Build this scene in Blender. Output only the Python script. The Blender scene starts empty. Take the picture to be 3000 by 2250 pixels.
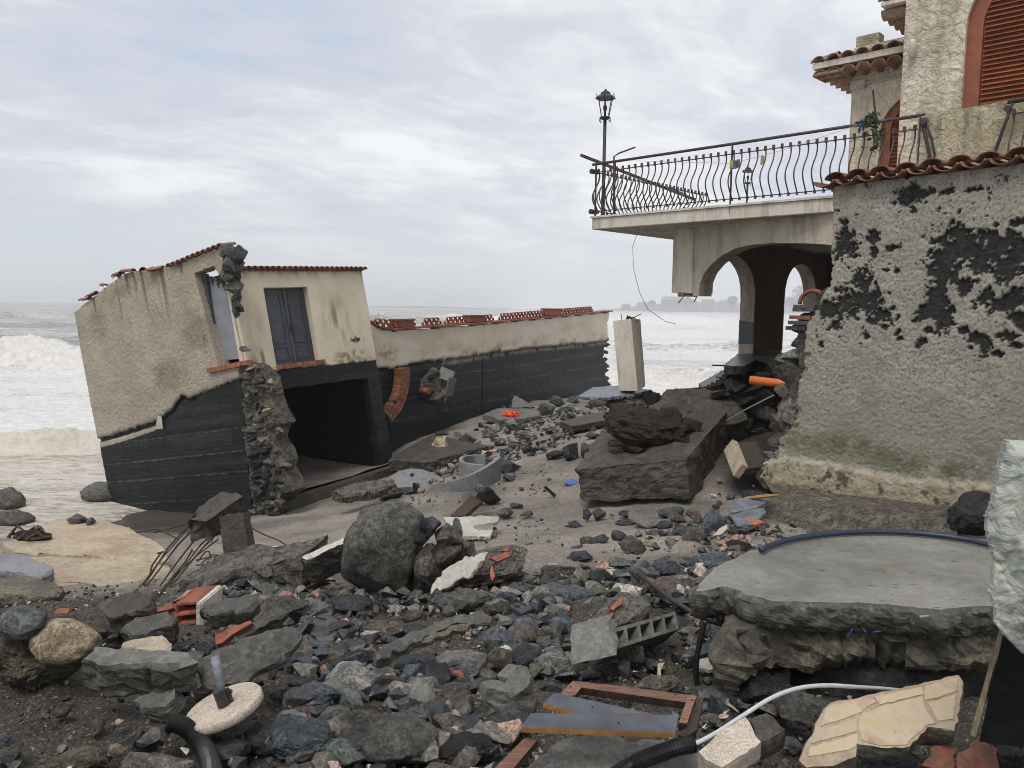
import bpy, bmesh, math, random
import numpy as np
from math import sin, cos, radians, pi, sqrt, atan2
from mathutils import Vector, Matrix, Euler

sc = bpy.context.scene
col = sc.collection

# ---------------------------------------------------------------- camera
F = 2341.0                       # focal length in pixels of the 3000 px wide photograph
PIT, ROL, CZ = radians(5.5), radians(0.75), 4.2
CAM = np.array([0.0, 0.0, CZ])
fw = np.array([0.0, cos(PIT), -sin(PIT)])
r0 = np.array([1.0, 0.0, 0.0]); u0 = np.array([0.0, sin(PIT), cos(PIT)])
RT = cos(ROL) * r0 + sin(ROL) * u0
UP = -sin(ROL) * r0 + cos(ROL) * u0
cd = bpy.data.cameras.new('camera')
cd.sensor_fit = 'HORIZONTAL'; cd.sensor_width = 36.0; cd.lens = F / 3000.0 * 36.0
cd.clip_start = 0.05; cd.clip_end = 20000.0
cam = bpy.data.objects.new('camera', cd); col.objects.link(cam)
cam.matrix_world = Matrix(((RT[0], UP[0], -fw[0], 0), (RT[1], UP[1], -fw[1], 0), (RT[2], UP[2], -fw[2], CZ), (0, 0, 0, 1)))
sc.camera = cam

# ---------------------------------------------------------------- light
SUN_AZ, SUN_EL = radians(204.0), radians(61.0)      # compass bearing (from +Y, clockwise) and height
sd = bpy.data.lights.new('sun', 'SUN'); sd.energy = 1.5; sd.angle = radians(28.0); sd.color = (1.0, 0.965, 0.92)
sun = bpy.data.objects.new('sun', sd); col.objects.link(sun)
_d = Vector((sin(SUN_AZ) * cos(SUN_EL), cos(SUN_AZ) * cos(SUN_EL), sin(SUN_EL)))
sun.rotation_euler = _d.to_track_quat('Z', 'Y').to_euler()

world = bpy.data.worlds.new('World'); sc.world = world; world.use_nodes = True

def build_world():
    nt = world.node_tree; nt.nodes.clear(); L = nt.links
    n = nt.nodes.new
    out = n('ShaderNodeOutputWorld'); bg = n('ShaderNodeBackground'); bg.inputs[1].default_value = 0.1
    L.new(bg.outputs[0], out.inputs[0])
    sky = n('ShaderNodeTexSky'); sky.sky_type = 'NISHITA'; sky.sun_disc = False
    sky.sun_elevation = SUN_EL; sky.sun_rotation = SUN_AZ; sky.air_density = 1.0; sky.dust_density = 3.0
    tc = n('ShaderNodeTexCoord'); sep = n('ShaderNodeSeparateXYZ'); L.new(tc.outputs['Generated'], sep.inputs[0])
    def m(op, a, b=None, c=None):
        k = n('ShaderNodeMath'); k.operation = op
        for i, v in enumerate((a, b, c)):
            if v is None: continue
            if isinstance(v, (int, float)): k.inputs[i].default_value = v
            else: L.new(v, k.inputs[i])
        return k.outputs[0]
    zc = m('MAXIMUM', sep.outputs[2], 0.0)
    den = m('ADD', zc, 0.16)
    px = m('DIVIDE', sep.outputs[0], den); py = m('DIVIDE', sep.outputs[1], den)
    # streets of cloud run from the lower left to the upper right: rotate, then stretch
    a = radians(28)
    qx = m('ADD', m('MULTIPLY', px, cos(a)), m('MULTIPLY', py, sin(a)))
    qy = m('SUBTRACT', m('MULTIPLY', py, cos(a)), m('MULTIPLY', px, sin(a)))
    def noise(sx, sy, off, scale, det, rough, dist=0.0):
        cb = n('ShaderNodeCombineXYZ'); L.new(m('MULTIPLY', qx, sx), cb.inputs[0]); L.new(m('MULTIPLY', qy, sy), cb.inputs[1]); cb.inputs[2].default_value = off
        t = n('ShaderNodeTexNoise'); t.inputs['Scale'].default_value = scale; t.inputs['Detail'].default_value = det
        t.inputs['Roughness'].default_value = rough; t.inputs['Distortion'].default_value = dist
        L.new(cb.outputs[0], t.inputs['Vector']); return t.outputs[0]
    big = noise(0.7, 0.85, 5.9, 0.62, 4, 0.5, 0.3)
    mid = noise(0.8, 1.15, 7.1, 1.7, 10, 0.60, 0.9)
    fine = noise(0.9, 1.3, 1.7, 6.0, 9, 0.60, 0.6)
    v = m('ADD', m('ADD', m('MULTIPLY', big, 0.46), m('MULTIPLY', mid, 0.38)), m('MULTIPLY', fine, 0.16))
    r = n('ShaderNodeValToRGB'); L.new(v, r.inputs[0])
    e = r.color_ramp.elements
    e[0].position = 0.385; e[0].color = (0.56, 0.665, 0.80, 1)
    e[1].position = 0.60; e[1].color = (1.02, 1.03, 1.04, 1)
    q = r.color_ramp.elements.new(0.44); q.color = (0.665, 0.70, 0.80, 1)
    q = r.color_ramp.elements.new(0.49); q.color = (0.735, 0.75, 0.825, 1)
    q = r.color_ramp.elements.new(0.545); q.color = (0.87, 0.885, 0.92, 1)
    # evening out to plain haze at the horizon
    mr = n('ShaderNodeMapRange'); mr.interpolation_type = 'SMOOTHSTEP'
    L.new(sep.outputs[2], mr.inputs[0]); mr.inputs[1].default_value = 0.0; mr.inputs[2].default_value = 0.16
    mx = n('ShaderNodeMix'); mx.data_type = 'RGBA'; L.new(mr.outputs[0], mx.inputs[0])
    mx.inputs[6].default_value = (0.74, 0.785, 0.835, 1); L.new(r.outputs[0], mx.inputs[7])
    sc10 = n('ShaderNodeVectorMath'); sc10.operation = 'SCALE'; L.new(mx.outputs[2], sc10.inputs[0]); sc10.inputs['Scale'].default_value = 6.6
    fin = n('ShaderNodeMix'); fin.data_type = 'RGBA'; fin.inputs[0].default_value = 0.93
    L.new(sky.outputs[0], fin.inputs[6]); L.new(sc10.outputs[0], fin.inputs[7])
    L.new(fin.outputs[2], bg.inputs[0])
build_world()

vs = sc.view_settings
vs.view_transform = 'Standard'; vs.look = 'None'; vs.exposure = 0.55; vs.gamma = 1.0; vs.use_curve_mapping = False
sc.render.engine = 'CYCLES'
cy = sc.cycles
cy.use_denoising = True; cy.use_adaptive_sampling = True; cy.adaptive_threshold = 0.02
cy.filter_width = 0.95
cy.max_bounces = 6; cy.diffuse_bounces = 3; cy.glossy_bounces = 2; cy.transmission_bounces = 4; cy.volume_bounces = 1; cy.transparent_max_bounces = 6
cy.caustics_reflective = False; cy.caustics_refractive = False

# ---------------------------------------------------------------- pixel <-> place
def ray(x, y):
    return fw + RT * ((x - 1500.0) / F) + UP * ((1125.0 - y) / F)
def P(x, y, Y):                  # the point at distance Y (along +Y) seen at pixel x, y
    d = ray(x, y); return CAM + d * (Y / d[1])
def G(x, y, z):                  # the point at height z
    d = ray(x, y); return CAM + d * ((z - CZ) / d[2])
def onplane(x, y, O, N):
    d = ray(x, y); return CAM + d * (np.dot(np.asarray(O) - CAM, N) / np.dot(d, N))
def depth_of(p): return float(np.dot(np.asarray(p) - CAM, fw))
def unit(v):
    v = np.asarray(v, float); return v / np.linalg.norm(v)
# zoomed crops of the photograph that the pixel tables below were read from
def z1(x, y): return (150 + x * .5424, 650 + y * .5424)
def z2(x, y): return (1000 + x * .4219, 850 + y * .4219)
def z3(x, y): return (1600 + x * .4973, 200 + y * .4973)
def z4(x, y): return (2350 + x * .3617, y * .3617)
def z5(x, y): return (1650 + x * .4521, 850 + y * .4521)
def f1(x, y): return (x * .5123, 1400 + y * .5123)
def f2(x, y): return (750 + x * .5123, 1400 + y * .5123)
def f3(x, y): return (1400 + x * .5123, 1400 + y * .5123)
def f4(x, y): return (2000 + x * .6028, 1250 + y * .6028)

# ---------------------------------------------------------------- noise
def _hash(ix, iy, iz, seed):
    h = (ix * 374761393 + iy * 668265263 + iz * 2147483647 + seed * 1274126177) & 0xFFFFFFFF
    h = ((h ^ (h >> 13)) * 1274126177) & 0xFFFFFFFF
    h = (h ^ (h >> 16)) & 0xFFFFFFFF
    h = (h * 2246822519) & 0xFFFFFFFF
    h = (h ^ (h >> 15)) & 0xFFFFFFFF
    return h / 4294967295.0
def vnoise(p, seed=0):
    p = np.asarray(p, float); i = np.floor(p).astype(np.int64); f = p - i
    f = f * f * f * (f * (f * 6 - 15) + 10)
    x, y, z = i[..., 0], i[..., 1], i[..., 2]; fx, fy, fz = f[..., 0], f[..., 1], f[..., 2]
    def h(a, b, c): return _hash(x + a, y + b, z + c, seed)
    l = lambda a, b, t: a + (b - a) * t
    return l(l(l(h(0,0,0), h(1,0,0), fx), l(h(0,1,0), h(1,1,0), fx), fy), l(l(h(0,0,1), h(1,0,1), fx), l(h(0,1,1), h(1,1,1), fx), fy), fz) * 2 - 1
def fbm(p, oct=4, seed=0, gain=0.5):
    p = np.asarray(p, float); s = 0.0; a = 1.0; t = 0.0
    for k in range(oct):
        s = s + a * vnoise(p * (2.03 ** k) + k * 17.3, seed + k); t += a; a *= gain
    return s / t
def xyz(x, y, z=0.0):
    x, y = np.broadcast_arrays(np.asarray(x, float), np.asarray(y, float)); return np.stack([x, y, np.broadcast_to(z, x.shape)], -1)
def sstep(a, b, x):
    t = np.clip((x - a) / (b - a), 0, 1); return t * t * (3 - 2 * t)
def inpoly(x, y, poly):
    x = np.asarray(x); y = np.asarray(y); ins = np.zeros(x.shape, bool); n = len(poly)
    for i in range(n):
        x0, y0 = poly[i]; x1, y1 = poly[(i + 1) % n]
        if y0 == y1: continue
        c = ((y0 > y) != (y1 > y)) & (x < (x1 - x0) * (y - y0) / (y1 - y0) + x0); ins ^= c
    return ins

# ---------------------------------------------------------------- objects
def tag(o, label=None, cat=None, group=None, kind=None):
    if label: o['label'] = label
    if cat: o['category'] = cat
    if group: o['group'] = group
    if cat and not kind: kind = 'thing'
    if kind: o['kind'] = kind
    return o
WL = {}                           # world location of every parent
def thing(name, loc, label, cat, group=None):
    o = bpy.data.objects.new(name, None); col.objects.link(o); o.location = tuple(loc); o.empty_display_size = 0.2
    WL[o] = np.asarray(loc, float); return tag(o, label, cat, group)
def make_mesh(name, V, faces, smooth=False):
    me = bpy.data.meshes.new(name); V = np.asarray(V, float)
    if isinstance(faces, np.ndarray):
        k = faces.shape[1]; nf = len(faces)
        me.vertices.add(len(V)); me.vertices.foreach_set('co', V.astype(np.float32).ravel())
        me.loops.add(nf * k); me.loops.foreach_set('vertex_index', faces.astype(np.int32).ravel())
        me.polygons.add(nf); me.polygons.foreach_set('loop_start', np.arange(nf, dtype=np.int32) * k)
        me.polygons.foreach_set('loop_total', np.full(nf, k, np.int32))
        me.update(calc_edges=True); me.validate()
    else:
        me.from_pydata([tuple(v) for v in V], [], [tuple(f) for f in faces]); me.update()
    me.polygons.foreach_set('use_smooth', np.full(len(me.polygons), bool(smooth)))
    return me
def add(name, V, faces, m, parent=None, smooth=False):
    V = np.asarray(V, float)
    loc = np.array([V[:, 0].mean(), V[:, 1].mean(), V[:, 2].min()])
    me = make_mesh(name, V - loc, faces, smooth); me.materials.append(m)
    o = bpy.data.objects.new(name, me); col.objects.link(o)
    if parent is not None:
        o.parent = parent; o.location = tuple(loc - WL[parent])
    else: o.location = tuple(loc)
    WL[o] = loc; return o
def inst(name, me, M, parent=None, m=None):
    o = bpy.data.objects.new(name, me); col.objects.link(o)
    M = Matrix(M)
    WL[o] = np.array(M.translation)
    if parent is not None:
        o.parent = parent; M = Matrix.Translation(tuple(-WL[parent])) @ M
    o.matrix_basis = M
    if m is not None:
        o.material_slots[0].link = 'OBJECT'; o.material_slots[0].material = m
    return o
def attr(o, name, vals):
    a = o.data.attributes.new(name, 'FLOAT', 'POINT'); a.data.foreach_set('value', np.asarray(vals, np.float32).ravel())
def frame_matrix(o, x, y, z):
    return Matrix(((x[0], y[0], z[0], o[0]), (x[1], y[1], z[1], o[1]), (x[2], y[2], z[2], o[2]), (0, 0, 0, 1)))

class MB:                         # collects shapes that become ONE mesh
    def __init__(s): s.V = []; s.Fc = []
    def put(s, V, Fc):
        b = len(s.V); s.V += [tuple(map(float, v)) for v in V]; s.Fc += [tuple(i + b for i in f) for f in Fc]; return s
    def box(s, O, X, Y, Z):       # corner O and three edge vectors
        O, X, Y, Z = [np.asarray(k, float) for k in (O, X, Y, Z)]
        V = [O, O + X, O + X + Y, O + Y, O + Z, O + X + Z, O + X + Y + Z, O + Y + Z]
        if np.dot(np.cross(X, Y), Z) < 0: V = [V[i] for i in (3, 2, 1, 0, 7, 6, 5, 4)]
        return s.put(V, [(0, 3, 2, 1), (4, 5, 6, 7), (0, 1, 5, 4), (1, 2, 6, 5), (2, 3, 7, 6), (3, 0, 4, 7)])
    def bar(s, a, b, w, h, up=(0, 0, 1)):
        a, b = np.asarray(a, float), np.asarray(b, float); d = unit(b - a)
        x = np.cross(d, up); x = unit(x) if np.linalg.norm(x) > 1e-4 else np.array([1., 0, 0]); z = np.cross(x, d)
        return s.box(a - x * w / 2 - z * h / 2, x * w, b - a, z * h)
    def tube(s, pts, r, n=6, cap=True):
        pts = [np.asarray(p, float) for p in pts]; V = []; Fc = []; k = len(pts)
        rs = r if hasattr(r, '__len__') else [r] * k
        ref = None
        for i, p in enumerate(pts):
            d = unit(pts[min(i + 1, k - 1)] - pts[max(i - 1, 0)])
            if ref is None:
                ref = np.cross(d, (0, 0, 1)); ref = unit(ref) if np.linalg.norm(ref) > 1e-3 else np.array([1., 0, 0])
            ref = unit(ref - d * np.dot(ref, d)); q = np.cross(d, ref)
            for j in range(n):
                a = 2 * pi * j / n; V.append(p + (ref * cos(a) + q * sin(a)) * rs[i])
        for i in range(k - 1):
            for j in range(n):
                Fc.append((i * n + j, i * n + (j + 1) % n, (i + 1) * n + (j + 1) % n, (i + 1) * n + j))
        if cap: Fc += [tuple(range(n))[::-1], tuple(range((k - 1) * n, k * n))]
        return s.put(V, Fc)
    def lathe(s, O, prof, n=12, ax=(0, 0, 1)):
        ax = unit(ax); x = np.cross(ax, (0, 1, 0)); x = unit(x) if np.linalg.norm(x) > 1e-3 else np.array([1., 0, 0]); y = np.cross(ax, x)
        O = np.asarray(O, float); V = []; Fc = []
        for r, h in prof:
            for j in range(n):
                a = 2 * pi * j / n; V.append(O + ax * h + (x * cos(a) + y * sin(a)) * r)
        for i in range(len(prof) - 1):
            for j in range(n): Fc.append((i * n + j, i * n + (j + 1) % n, (i + 1) * n + (j + 1) % n, (i + 1) * n + j))
        Fc += [tuple(range(n))[::-1], tuple(range((len(prof) - 1) * n, len(prof) * n))]
        return s.put(V, Fc)
    def prism(s, pts, ext):       # planar outline (3-D points) pushed along ext
        n = len(pts); pts = [np.asarray(p, float) for p in pts]; e = np.asarray(ext, float)
        return s.put(pts + [p + e for p in pts], [tuple(range(n))] + [tuple(range(n, 2 * n))[::-1]] + [(i, i + n, (i + 1) % n + n, (i + 1) % n) for i in range(n)])
    def add(s, name, m, parent=None, smooth=False, bevel=0.0):
        V = np.array(s.V)
        bm = bmesh.new(); vs_ = [bm.verts.new(v) for v in s.V]
        for f in s.Fc:
            try: bm.faces.new([vs_[i] for i in f])
            except ValueError: pass
        bmesh.ops.recalc_face_normals(bm, faces=bm.faces)
        if bevel > 0:
            bmesh.ops.bevel(bm, geom=[e for e in bm.edges if e.is_manifold and e.calc_face_angle(0) > 0.6], offset=bevel, segments=2, affect='EDGES', clamp_overlap=True)
        bmesh.ops.triangulate(bm, faces=[f for f in bm.faces if len(f.verts) > 4])
        loc = np.array([V[:, 0].mean(), V[:, 1].mean(), V[:, 2].min()])
        for v in bm.verts: v.co -= Vector(loc)
        me = bpy.data.meshes.new(name); bm.to_mesh(me); bm.free(); me.materials.append(m)
        if smooth: me.polygons.foreach_set('use_smooth', np.ones(len(me.polygons), bool))
        o = bpy.data.objects.new(name, me); col.objects.link(o)
        if parent is not None: o.parent = parent; o.location = tuple(loc - WL[parent])
        else: o.location = tuple(loc)
        WL[o] = loc; return o
    def mesh(s, name, m):
        bm = bmesh.new(); vs_ = [bm.verts.new(v) for v in s.V]
        for f in s.Fc: bm.faces.new([vs_[i] for i in f])
        bmesh.ops.recalc_face_normals(bm, faces=bm.faces)
        me = bpy.data.meshes.new(name); bm.to_mesh(me); bm.free(); me.materials.append(m); return me

# a wall face as a fine grid with real relief: axes U, V, outward normal N; func(u, v) -> dict(keep, disp, attributes)
def relief(name, O, U, V, N, u0_, u1_, v0_, v1_, step, func, thick, m, parent, smooth=True):
    nu = int((u1_ - u0_) / step) + 1; nv = int((v1_ - v0_) / step) + 1
    u, v = np.meshgrid(np.linspace(u0_, u1_, nu), np.linspace(v0_, v1_, nv), indexing='ij')
    R = func(u, v); d = R['disp']
    du = R.get('du', 0) + 0 * u; dv = R.get('dv', 0) + 0 * v
    Pt = np.asarray(O) + (u + du)[..., None] * U + (v + dv)[..., None] * V + d[..., None] * N
    Bk = np.asarray(O) + (u + du)[..., None] * U + (v + dv)[..., None] * V - thick * np.asarray(N)
    k = R['keep']; cell = k[:-1, :-1] & k[1:, :-1] & k[:-1, 1:] & k[1:, 1:]
    idx = np.arange(nu * nv).reshape(nu, nv); n = nu * nv
    a, b, c, e = idx[:-1, :-1][cell], idx[1:, :-1][cell], idx[1:, 1:][cell], idx[:-1, 1:][cell]
    front = np.stack([a, b, c, e], 1); back = np.stack([e + n, c + n, b + n, a + n], 1)
    sides = []
    pad = np.zeros((nu + 1, nv + 1), bool); pad[1:-1, 1:-1] = cell      # pad[i+1, j+1] = cell i, j
    # edges along u between cells (j-1) and j
    A = pad[1:-1, 1:] ; B = pad[1:-1, :-1]                              # cell above / below the edge at row j
    i, j = np.nonzero(A & ~B); sides.append(np.stack([idx[i + 1, j], idx[i, j], idx[i, j] + n, idx[i + 1, j] + n], 1))
    i, j = np.nonzero(~A & B); sides.append(np.stack([idx[i, j], idx[i + 1, j], idx[i + 1, j] + n, idx[i, j] + n], 1))
    A = pad[1:, 1:-1]; B = pad[:-1, 1:-1]
    i, j = np.nonzero(A & ~B); sides.append(np.stack([idx[i, j], idx[i, j + 1], idx[i, j + 1] + n, idx[i, j] + n], 1))
    i, j = np.nonzero(~A & B); sides.append(np.stack([idx[i, j + 1], idx[i, j], idx[i, j] + n, idx[i, j + 1] + n], 1))
    fc = np.concatenate([front] + sides)
    VV = np.concatenate([Pt.reshape(-1, 3), Bk.reshape(-1, 3)])
    used = np.zeros(len(VV), bool); used[fc.ravel()] = True; mp = np.cumsum(used) - 1
    fc = mp[fc]
    hand = np.dot(np.cross(U, V), N)
    if hand < 0: fc = fc[:, ::-1]
    o = add(name, VV[used], fc, m, parent, False)
    sm = np.zeros(len(o.data.polygons), bool); sm[:len(front)] = smooth; o.data.polygons.foreach_set('use_smooth', sm)
    for key, val in R.items():
        if key in ('keep', 'disp', 'du', 'dv'): continue
        attr(o, key, np.concatenate([(val + 0 * u).ravel()] * 2)[used])
    return o

# ---------------------------------------------------------------- materials
class NT:
    def __init__(s, name):
        s.m = bpy.data.materials.new(name); s.m.use_nodes = True; s.t = s.m.node_tree; s.t.nodes.clear(); s.L = s.t.links
        s.out = s.t.nodes.new('ShaderNodeOutputMaterial'); s.b = s.t.nodes.new('ShaderNodeBsdfPrincipled')
        s.L.new(s.b.outputs[0], s.out.inputs[0]); s.g = s.t.nodes.new('ShaderNodeNewGeometry'); s.pos = s.g.outputs['Position']
    def set(s, i, v):
        if isinstance(v, (int, float, tuple)): i.default_value = v if not (isinstance(v, tuple) and len(v) == 3 and i.type == 'RGBA') else v + (1,)
        else: s.L.new(v, i)
    def math(s, op, a, b=0.0, c=0.0, clamp=False):
        k = s.t.nodes.new('ShaderNodeMath'); k.operation = op; k.use_clamp = clamp
        s.set(k.inputs[0], a); s.set(k.inputs[1], b); s.set(k.inputs[2], c); return k.outputs[0]
    def scale(s, v, xyz_):
        k = s.t.nodes.new('ShaderNodeVectorMath'); k.operation = 'MULTIPLY'; s.L.new(v, k.inputs[0]); k.inputs[1].default_value = xyz_; return k.outputs[0]
    def noise(s, scale, det=4, rough=0.55, vec=None, dist=0.0):
        k = s.t.nodes.new('ShaderNodeTexNoise'); s.L.new(vec or s.pos, k.inputs['Vector']); k.inputs['Scale'].default_value = scale
        k.inputs['Detail'].default_value = det; k.inputs['Roughness'].default_value = rough; k.inputs['Distortion'].default_value = dist; return k.outputs[0]
    def voro(s, scale, vec=None, feat='F1', out=0):
        k = s.t.nodes.new('ShaderNodeTexVoronoi'); k.feature = feat; s.L.new(vec or s.pos, k.inputs['Vector']); k.inputs['Scale'].default_value = scale; return k.outputs[out]
    def ramp(s, v, stops, interp='LINEAR'):
        k = s.t.nodes.new('ShaderNodeValToRGB'); s.L.new(v, k.inputs[0]); e = k.color_ramp.elements; k.color_ramp.interpolation = interp
        while len(e) < len(stops): e.new(0.5)
        for i, (p, c) in enumerate(stops):
            e[i].position = p; e[i].color = (c if isinstance(c, tuple) else (c, c, c)) + (1,)
        return k.outputs[0]
    def mix(s, f, a, b, mode='MIX'):
        k = s.t.nodes.new('ShaderNodeMix'); k.data_type = 'RGBA'; k.blend_type = mode; s.set(k.inputs[0], f); s.set(k.inputs[6], a); s.set(k.inputs[7], b); return k.outputs[2]
    def attr(s, name):
        k = s.t.nodes.new('ShaderNodeAttribute'); k.attribute_name = name; return k.outputs['Fac']
    def rnd(s): return s.t.nodes.new('ShaderNodeObjectInfo').outputs['Random']
    def bump(s, h, strength=0.5, dist=0.02, chain=None):
        k = s.t.nodes.new('ShaderNodeBump'); s.L.new(h, k.inputs['Height']); k.inputs['Strength'].default_value = strength; k.inputs['Distance'].default_value = dist
        if chain is not None: s.L.new(chain, k.inputs['Normal'])
        return k.outputs[0]
    def done(s, color, rough=0.8, normal=None, spec=0.5, metal=0.0):
        s.set(s.b.inputs['Base Color'], color); s.set(s.b.inputs['Roughness'], rough); s.b.inputs['Specular IOR Level'].default_value = spec; s.b.inputs['Metallic'].default_value = metal
        if normal is not None: s.L.new(normal, s.b.inputs['Normal'])
        return s.m

def rock_mat(name, dark, light, rough=(0.35, 0.75), scale=5.0, speck=0.0, vary=0.35, bumps=1.0, moss=None):
    n = NT(name); a = n.noise(scale * 1.6, 9, 0.72, dist=0.6); fine = n.noise(scale * 7, 7, 0.75)
    mid = tuple((p + q) * .42 for p, q in zip(dark, light))
    c = n.ramp(n.math('ADD', n.math('MULTIPLY', a, 0.5), n.math('MULTIPLY', fine, 0.5)), [(0.40, tuple(k * .55 for k in dark)), (0.49, mid), (0.60, tuple(k * 1.35 for k in light))])
    vein = n.noise(scale * 0.9, 7, 0.72, dist=1.5)
    c = n.mix(n.math('MULTIPLY', n.ramp(vein, [(0.56, 0.0), (0.63, 1.0)]), 0.45), c, tuple(min(1, k * 1.9) for k in light))
    scar = n.ramp(n.noise(scale * 3.2, 6, 0.75, dist=.6), [(0.64, 0.0), (0.68, 1.0)]); c = n.mix(n.math('MULTIPLY', scar, 0.5), c, tuple(min(1, k * 2.3) for k in light))
    pits = n.ramp(n.noise(scale * 14, 4, 0.6), [(0.36, 1.0), (0.42, 0.0)]); c = n.mix(n.math('MULTIPLY', pits, 0.6), c, tuple(k * .35 for k in dark))
    if speck > 0:
        sp = n.ramp(n.voro(140.0), [(0.12, 1.0), (0.2, 0.0)]); c = n.mix(n.math('MULTIPLY', sp, speck), c, (0.5, 0.48, 0.44))
    if moss is not None: c = n.mix(n.ramp(n.noise(2.3, 5, 0.6), [(0.5, 0.0), (0.68, 1.0)]), c, moss)
    k = n.math('ADD', n.math('MULTIPLY', n.rnd(), 2 * vary), 1 - vary)
    c = n.mix(1.0, c, k, 'MULTIPLY')
    r = n.ramp(n.noise(scale * 1.5, 5, 0.6), [(0.38, rough[0] * .75), (0.62, rough[1])])
    b = n.bump(n.noise(scale * 3, 9, 0.7), 0.9 * bumps, 0.07); b = n.bump(n.noise(scale * 15, 6, 0.7), 0.7 * bumps, 0.016, b)
    return n.done(c, r, b, 0.5)
def concrete_mat(name, base, light, scale=3.0, rough=0.8, pits=0.5, stain=None, bumps=1.0, grit=90.0, agg=0.0):
    n = NT(name); a = n.math('ADD', n.math('MULTIPLY', n.noise(scale, 8, 0.65), .6), n.math('MULTIPLY', n.noise(scale * 8, 6, 0.7), .4)); c = n.ramp(a, [(0.36, tuple(k * .75 for k in base)), (0.5, tuple((p + q) / 2 for p, q in zip(base, light))), (0.64, tuple(k * 1.08 for k in light))])
    c = n.mix(n.ramp(n.noise(scale * 2.2, 7, .72, dist=.8), [(.58, 0.), (.66, .5)]), c, tuple(k * .45 for k in base))
    c = n.mix(n.math('MULTIPLY', n.ramp(n.noise(grit, 3, 0.6), [(0.38, 1.0), (0.5, 0.0)]), 0.4 * pits), c, tuple(k * 0.3 for k in base))
    if agg > 0:
        ag = n.ramp(n.voro(34.0, out=1), [(0.0, tuple(k * .35 for k in base)), (0.45, base), (0.75, light), (1.0, tuple(min(1, k * 1.9) for k in light))]); c = n.mix(n.math('MULTIPLY', n.ramp(n.noise(scale * 1.4, 6, .7), [(.42, .25), (.58, 1.)]), agg), c, ag)
    if stain is not None: c = n.mix(n.ramp(n.noise(scale * 0.6, 5, 0.65, dist=0.6), [(0.48, 0.0), (0.66, 0.85)]), c, stain)
    c = n.mix(1.0, c, n.math('ADD', n.math('MULTIPLY', n.rnd(), 0.3), 0.85), 'MULTIPLY')
    b = n.bump(n.noise(scale * 5, 8, 0.68), 0.5 * bumps, 0.035); b = n.bump(n.noise(grit, 5, 0.65), 0.6 * bumps, 0.008, b)
    return n.done(c, n.ramp(n.noise(scale * 2), [(0.35, max(0.2, rough - 0.25)), (0.65, rough)]), b, 0.45)
def plain_mat(name, c1, c2, rough=0.6, scale=12.0, bump=0.3, metal=0.0, spec=0.5, stretch=None, grime=0.0):
    n = NT(name); v = n.scale(n.pos, stretch) if stretch else n.pos
    c = n.ramp(n.noise(scale, 6, 0.6, v), [(0.32, c1), (0.68, c2)])
    if grime: c = n.mix(n.math('MULTIPLY', n.ramp(n.noise(scale * 1.7 + 3, 8, 0.75, dist=.7), [(0.46, 0.0), (0.60, 1.0)]), grime), c, (0.085, 0.074, 0.058))
    c = n.mix(1.0, c, n.math('ADD', n.math('MULTIPLY', n.rnd(), 0.5), 0.72), 'MULTIPLY')
    return n.done(c, rough, n.bump(n.noise(scale * 5, 5, 0.6, v), bump, 0.01), spec, metal)
M = {}
M['basalt'] = rock_mat('basalt', (0.011, 0.012, 0.014), (0.0624, 0.0689, 0.0780), (0.16, 0.46))
M['blue'] = rock_mat('blue_basalt', (0.020, 0.026, 0.033), (0.1160, 0.1377, 0.1624), (0.16, 0.44))
M['green'] = rock_mat('green_grey_rock', (0.028, 0.034, 0.032), (0.1400, 0.1568, 0.1400), (0.18, 0.5))
M['brown'] = rock_mat('brown_rock', (0.025, 0.021, 0.017), (0.1418, 0.1188, 0.0918), (0.35, 0.75))
M['rough'] = rock_mat('rough_grey_rock', (0.026, 0.025, 0.022), (0.1372, 0.1288, 0.1092), (0.4, 0.8), 7.0, 0.25)
M['pale'] = rock_mat('pale_rock', (0.085, 0.08, 0.07), (0.3000, 0.2880, 0.2580), (0.4, 0.8), 5.0)
M['pink'] = rock_mat('pink_rock', (0.062, 0.045, 0.040), (0.165, 0.122, 0.105), (0.5, 0.8), 6.0)
M['tan'] = rock_mat('tan_stone', (0.20, 0.15, 0.085), (0.44, 0.36, 0.23), (0.5, 0.85), 5.0)
M['lava'] = rock_mat('lava_rock', (0.012, 0.012, 0.012), (0.055, 0.053, 0.050), (0.35, 0.7), 9.0, 0.0, 0.3, 1.6)
M['conglomerate'] = rock_mat('conglomerate', (0.035, 0.031, 0.021), (0.155, 0.13, 0.085), (0.6, 0.9), 6.0, 0.3, 0.2, 1.5)
M['soil'] = rock_mat('brown_soil', (0.014, 0.010, 0.007), (0.058, 0.038, 0.026), (0.8, 0.95), 8.0, 0.2, 0.2, 2.0)
M['masonry'] = rock_mat('broken_masonry', (0.040, 0.036, 0.030), (0.2127, 0.1898, 0.1552), (0.5, 0.85), 6.0, 0.3, 0.35, 1.6)
M['concrete'] = concrete_mat('concrete', (0.095, 0.093, 0.08), (0.205, 0.20, 0.175), 3.0, .8, .6, None, 1.3, 80.0, 0.3)
M['concrete_wet'] = concrete_mat('wet_concrete', (0.040, 0.038, 0.032), (0.115, 0.108, 0.09), 3.0, 0.55, 0.7, None, 1.5, 70.0, 0.55)
M['concrete_olive'] = concrete_mat('olive_concrete', (0.034, 0.030, 0.023), (0.105, 0.090, 0.068), 4.0, 0.7, 0.8, None, 1.4, 70.0, 0.4)
M['concrete_smooth'] = concrete_mat('smooth_concrete', (0.165, 0.163, 0.142), (0.235, 0.232, 0.205), 1.4, 0.55, 0.6, None, 0.45, 60.0)
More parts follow.
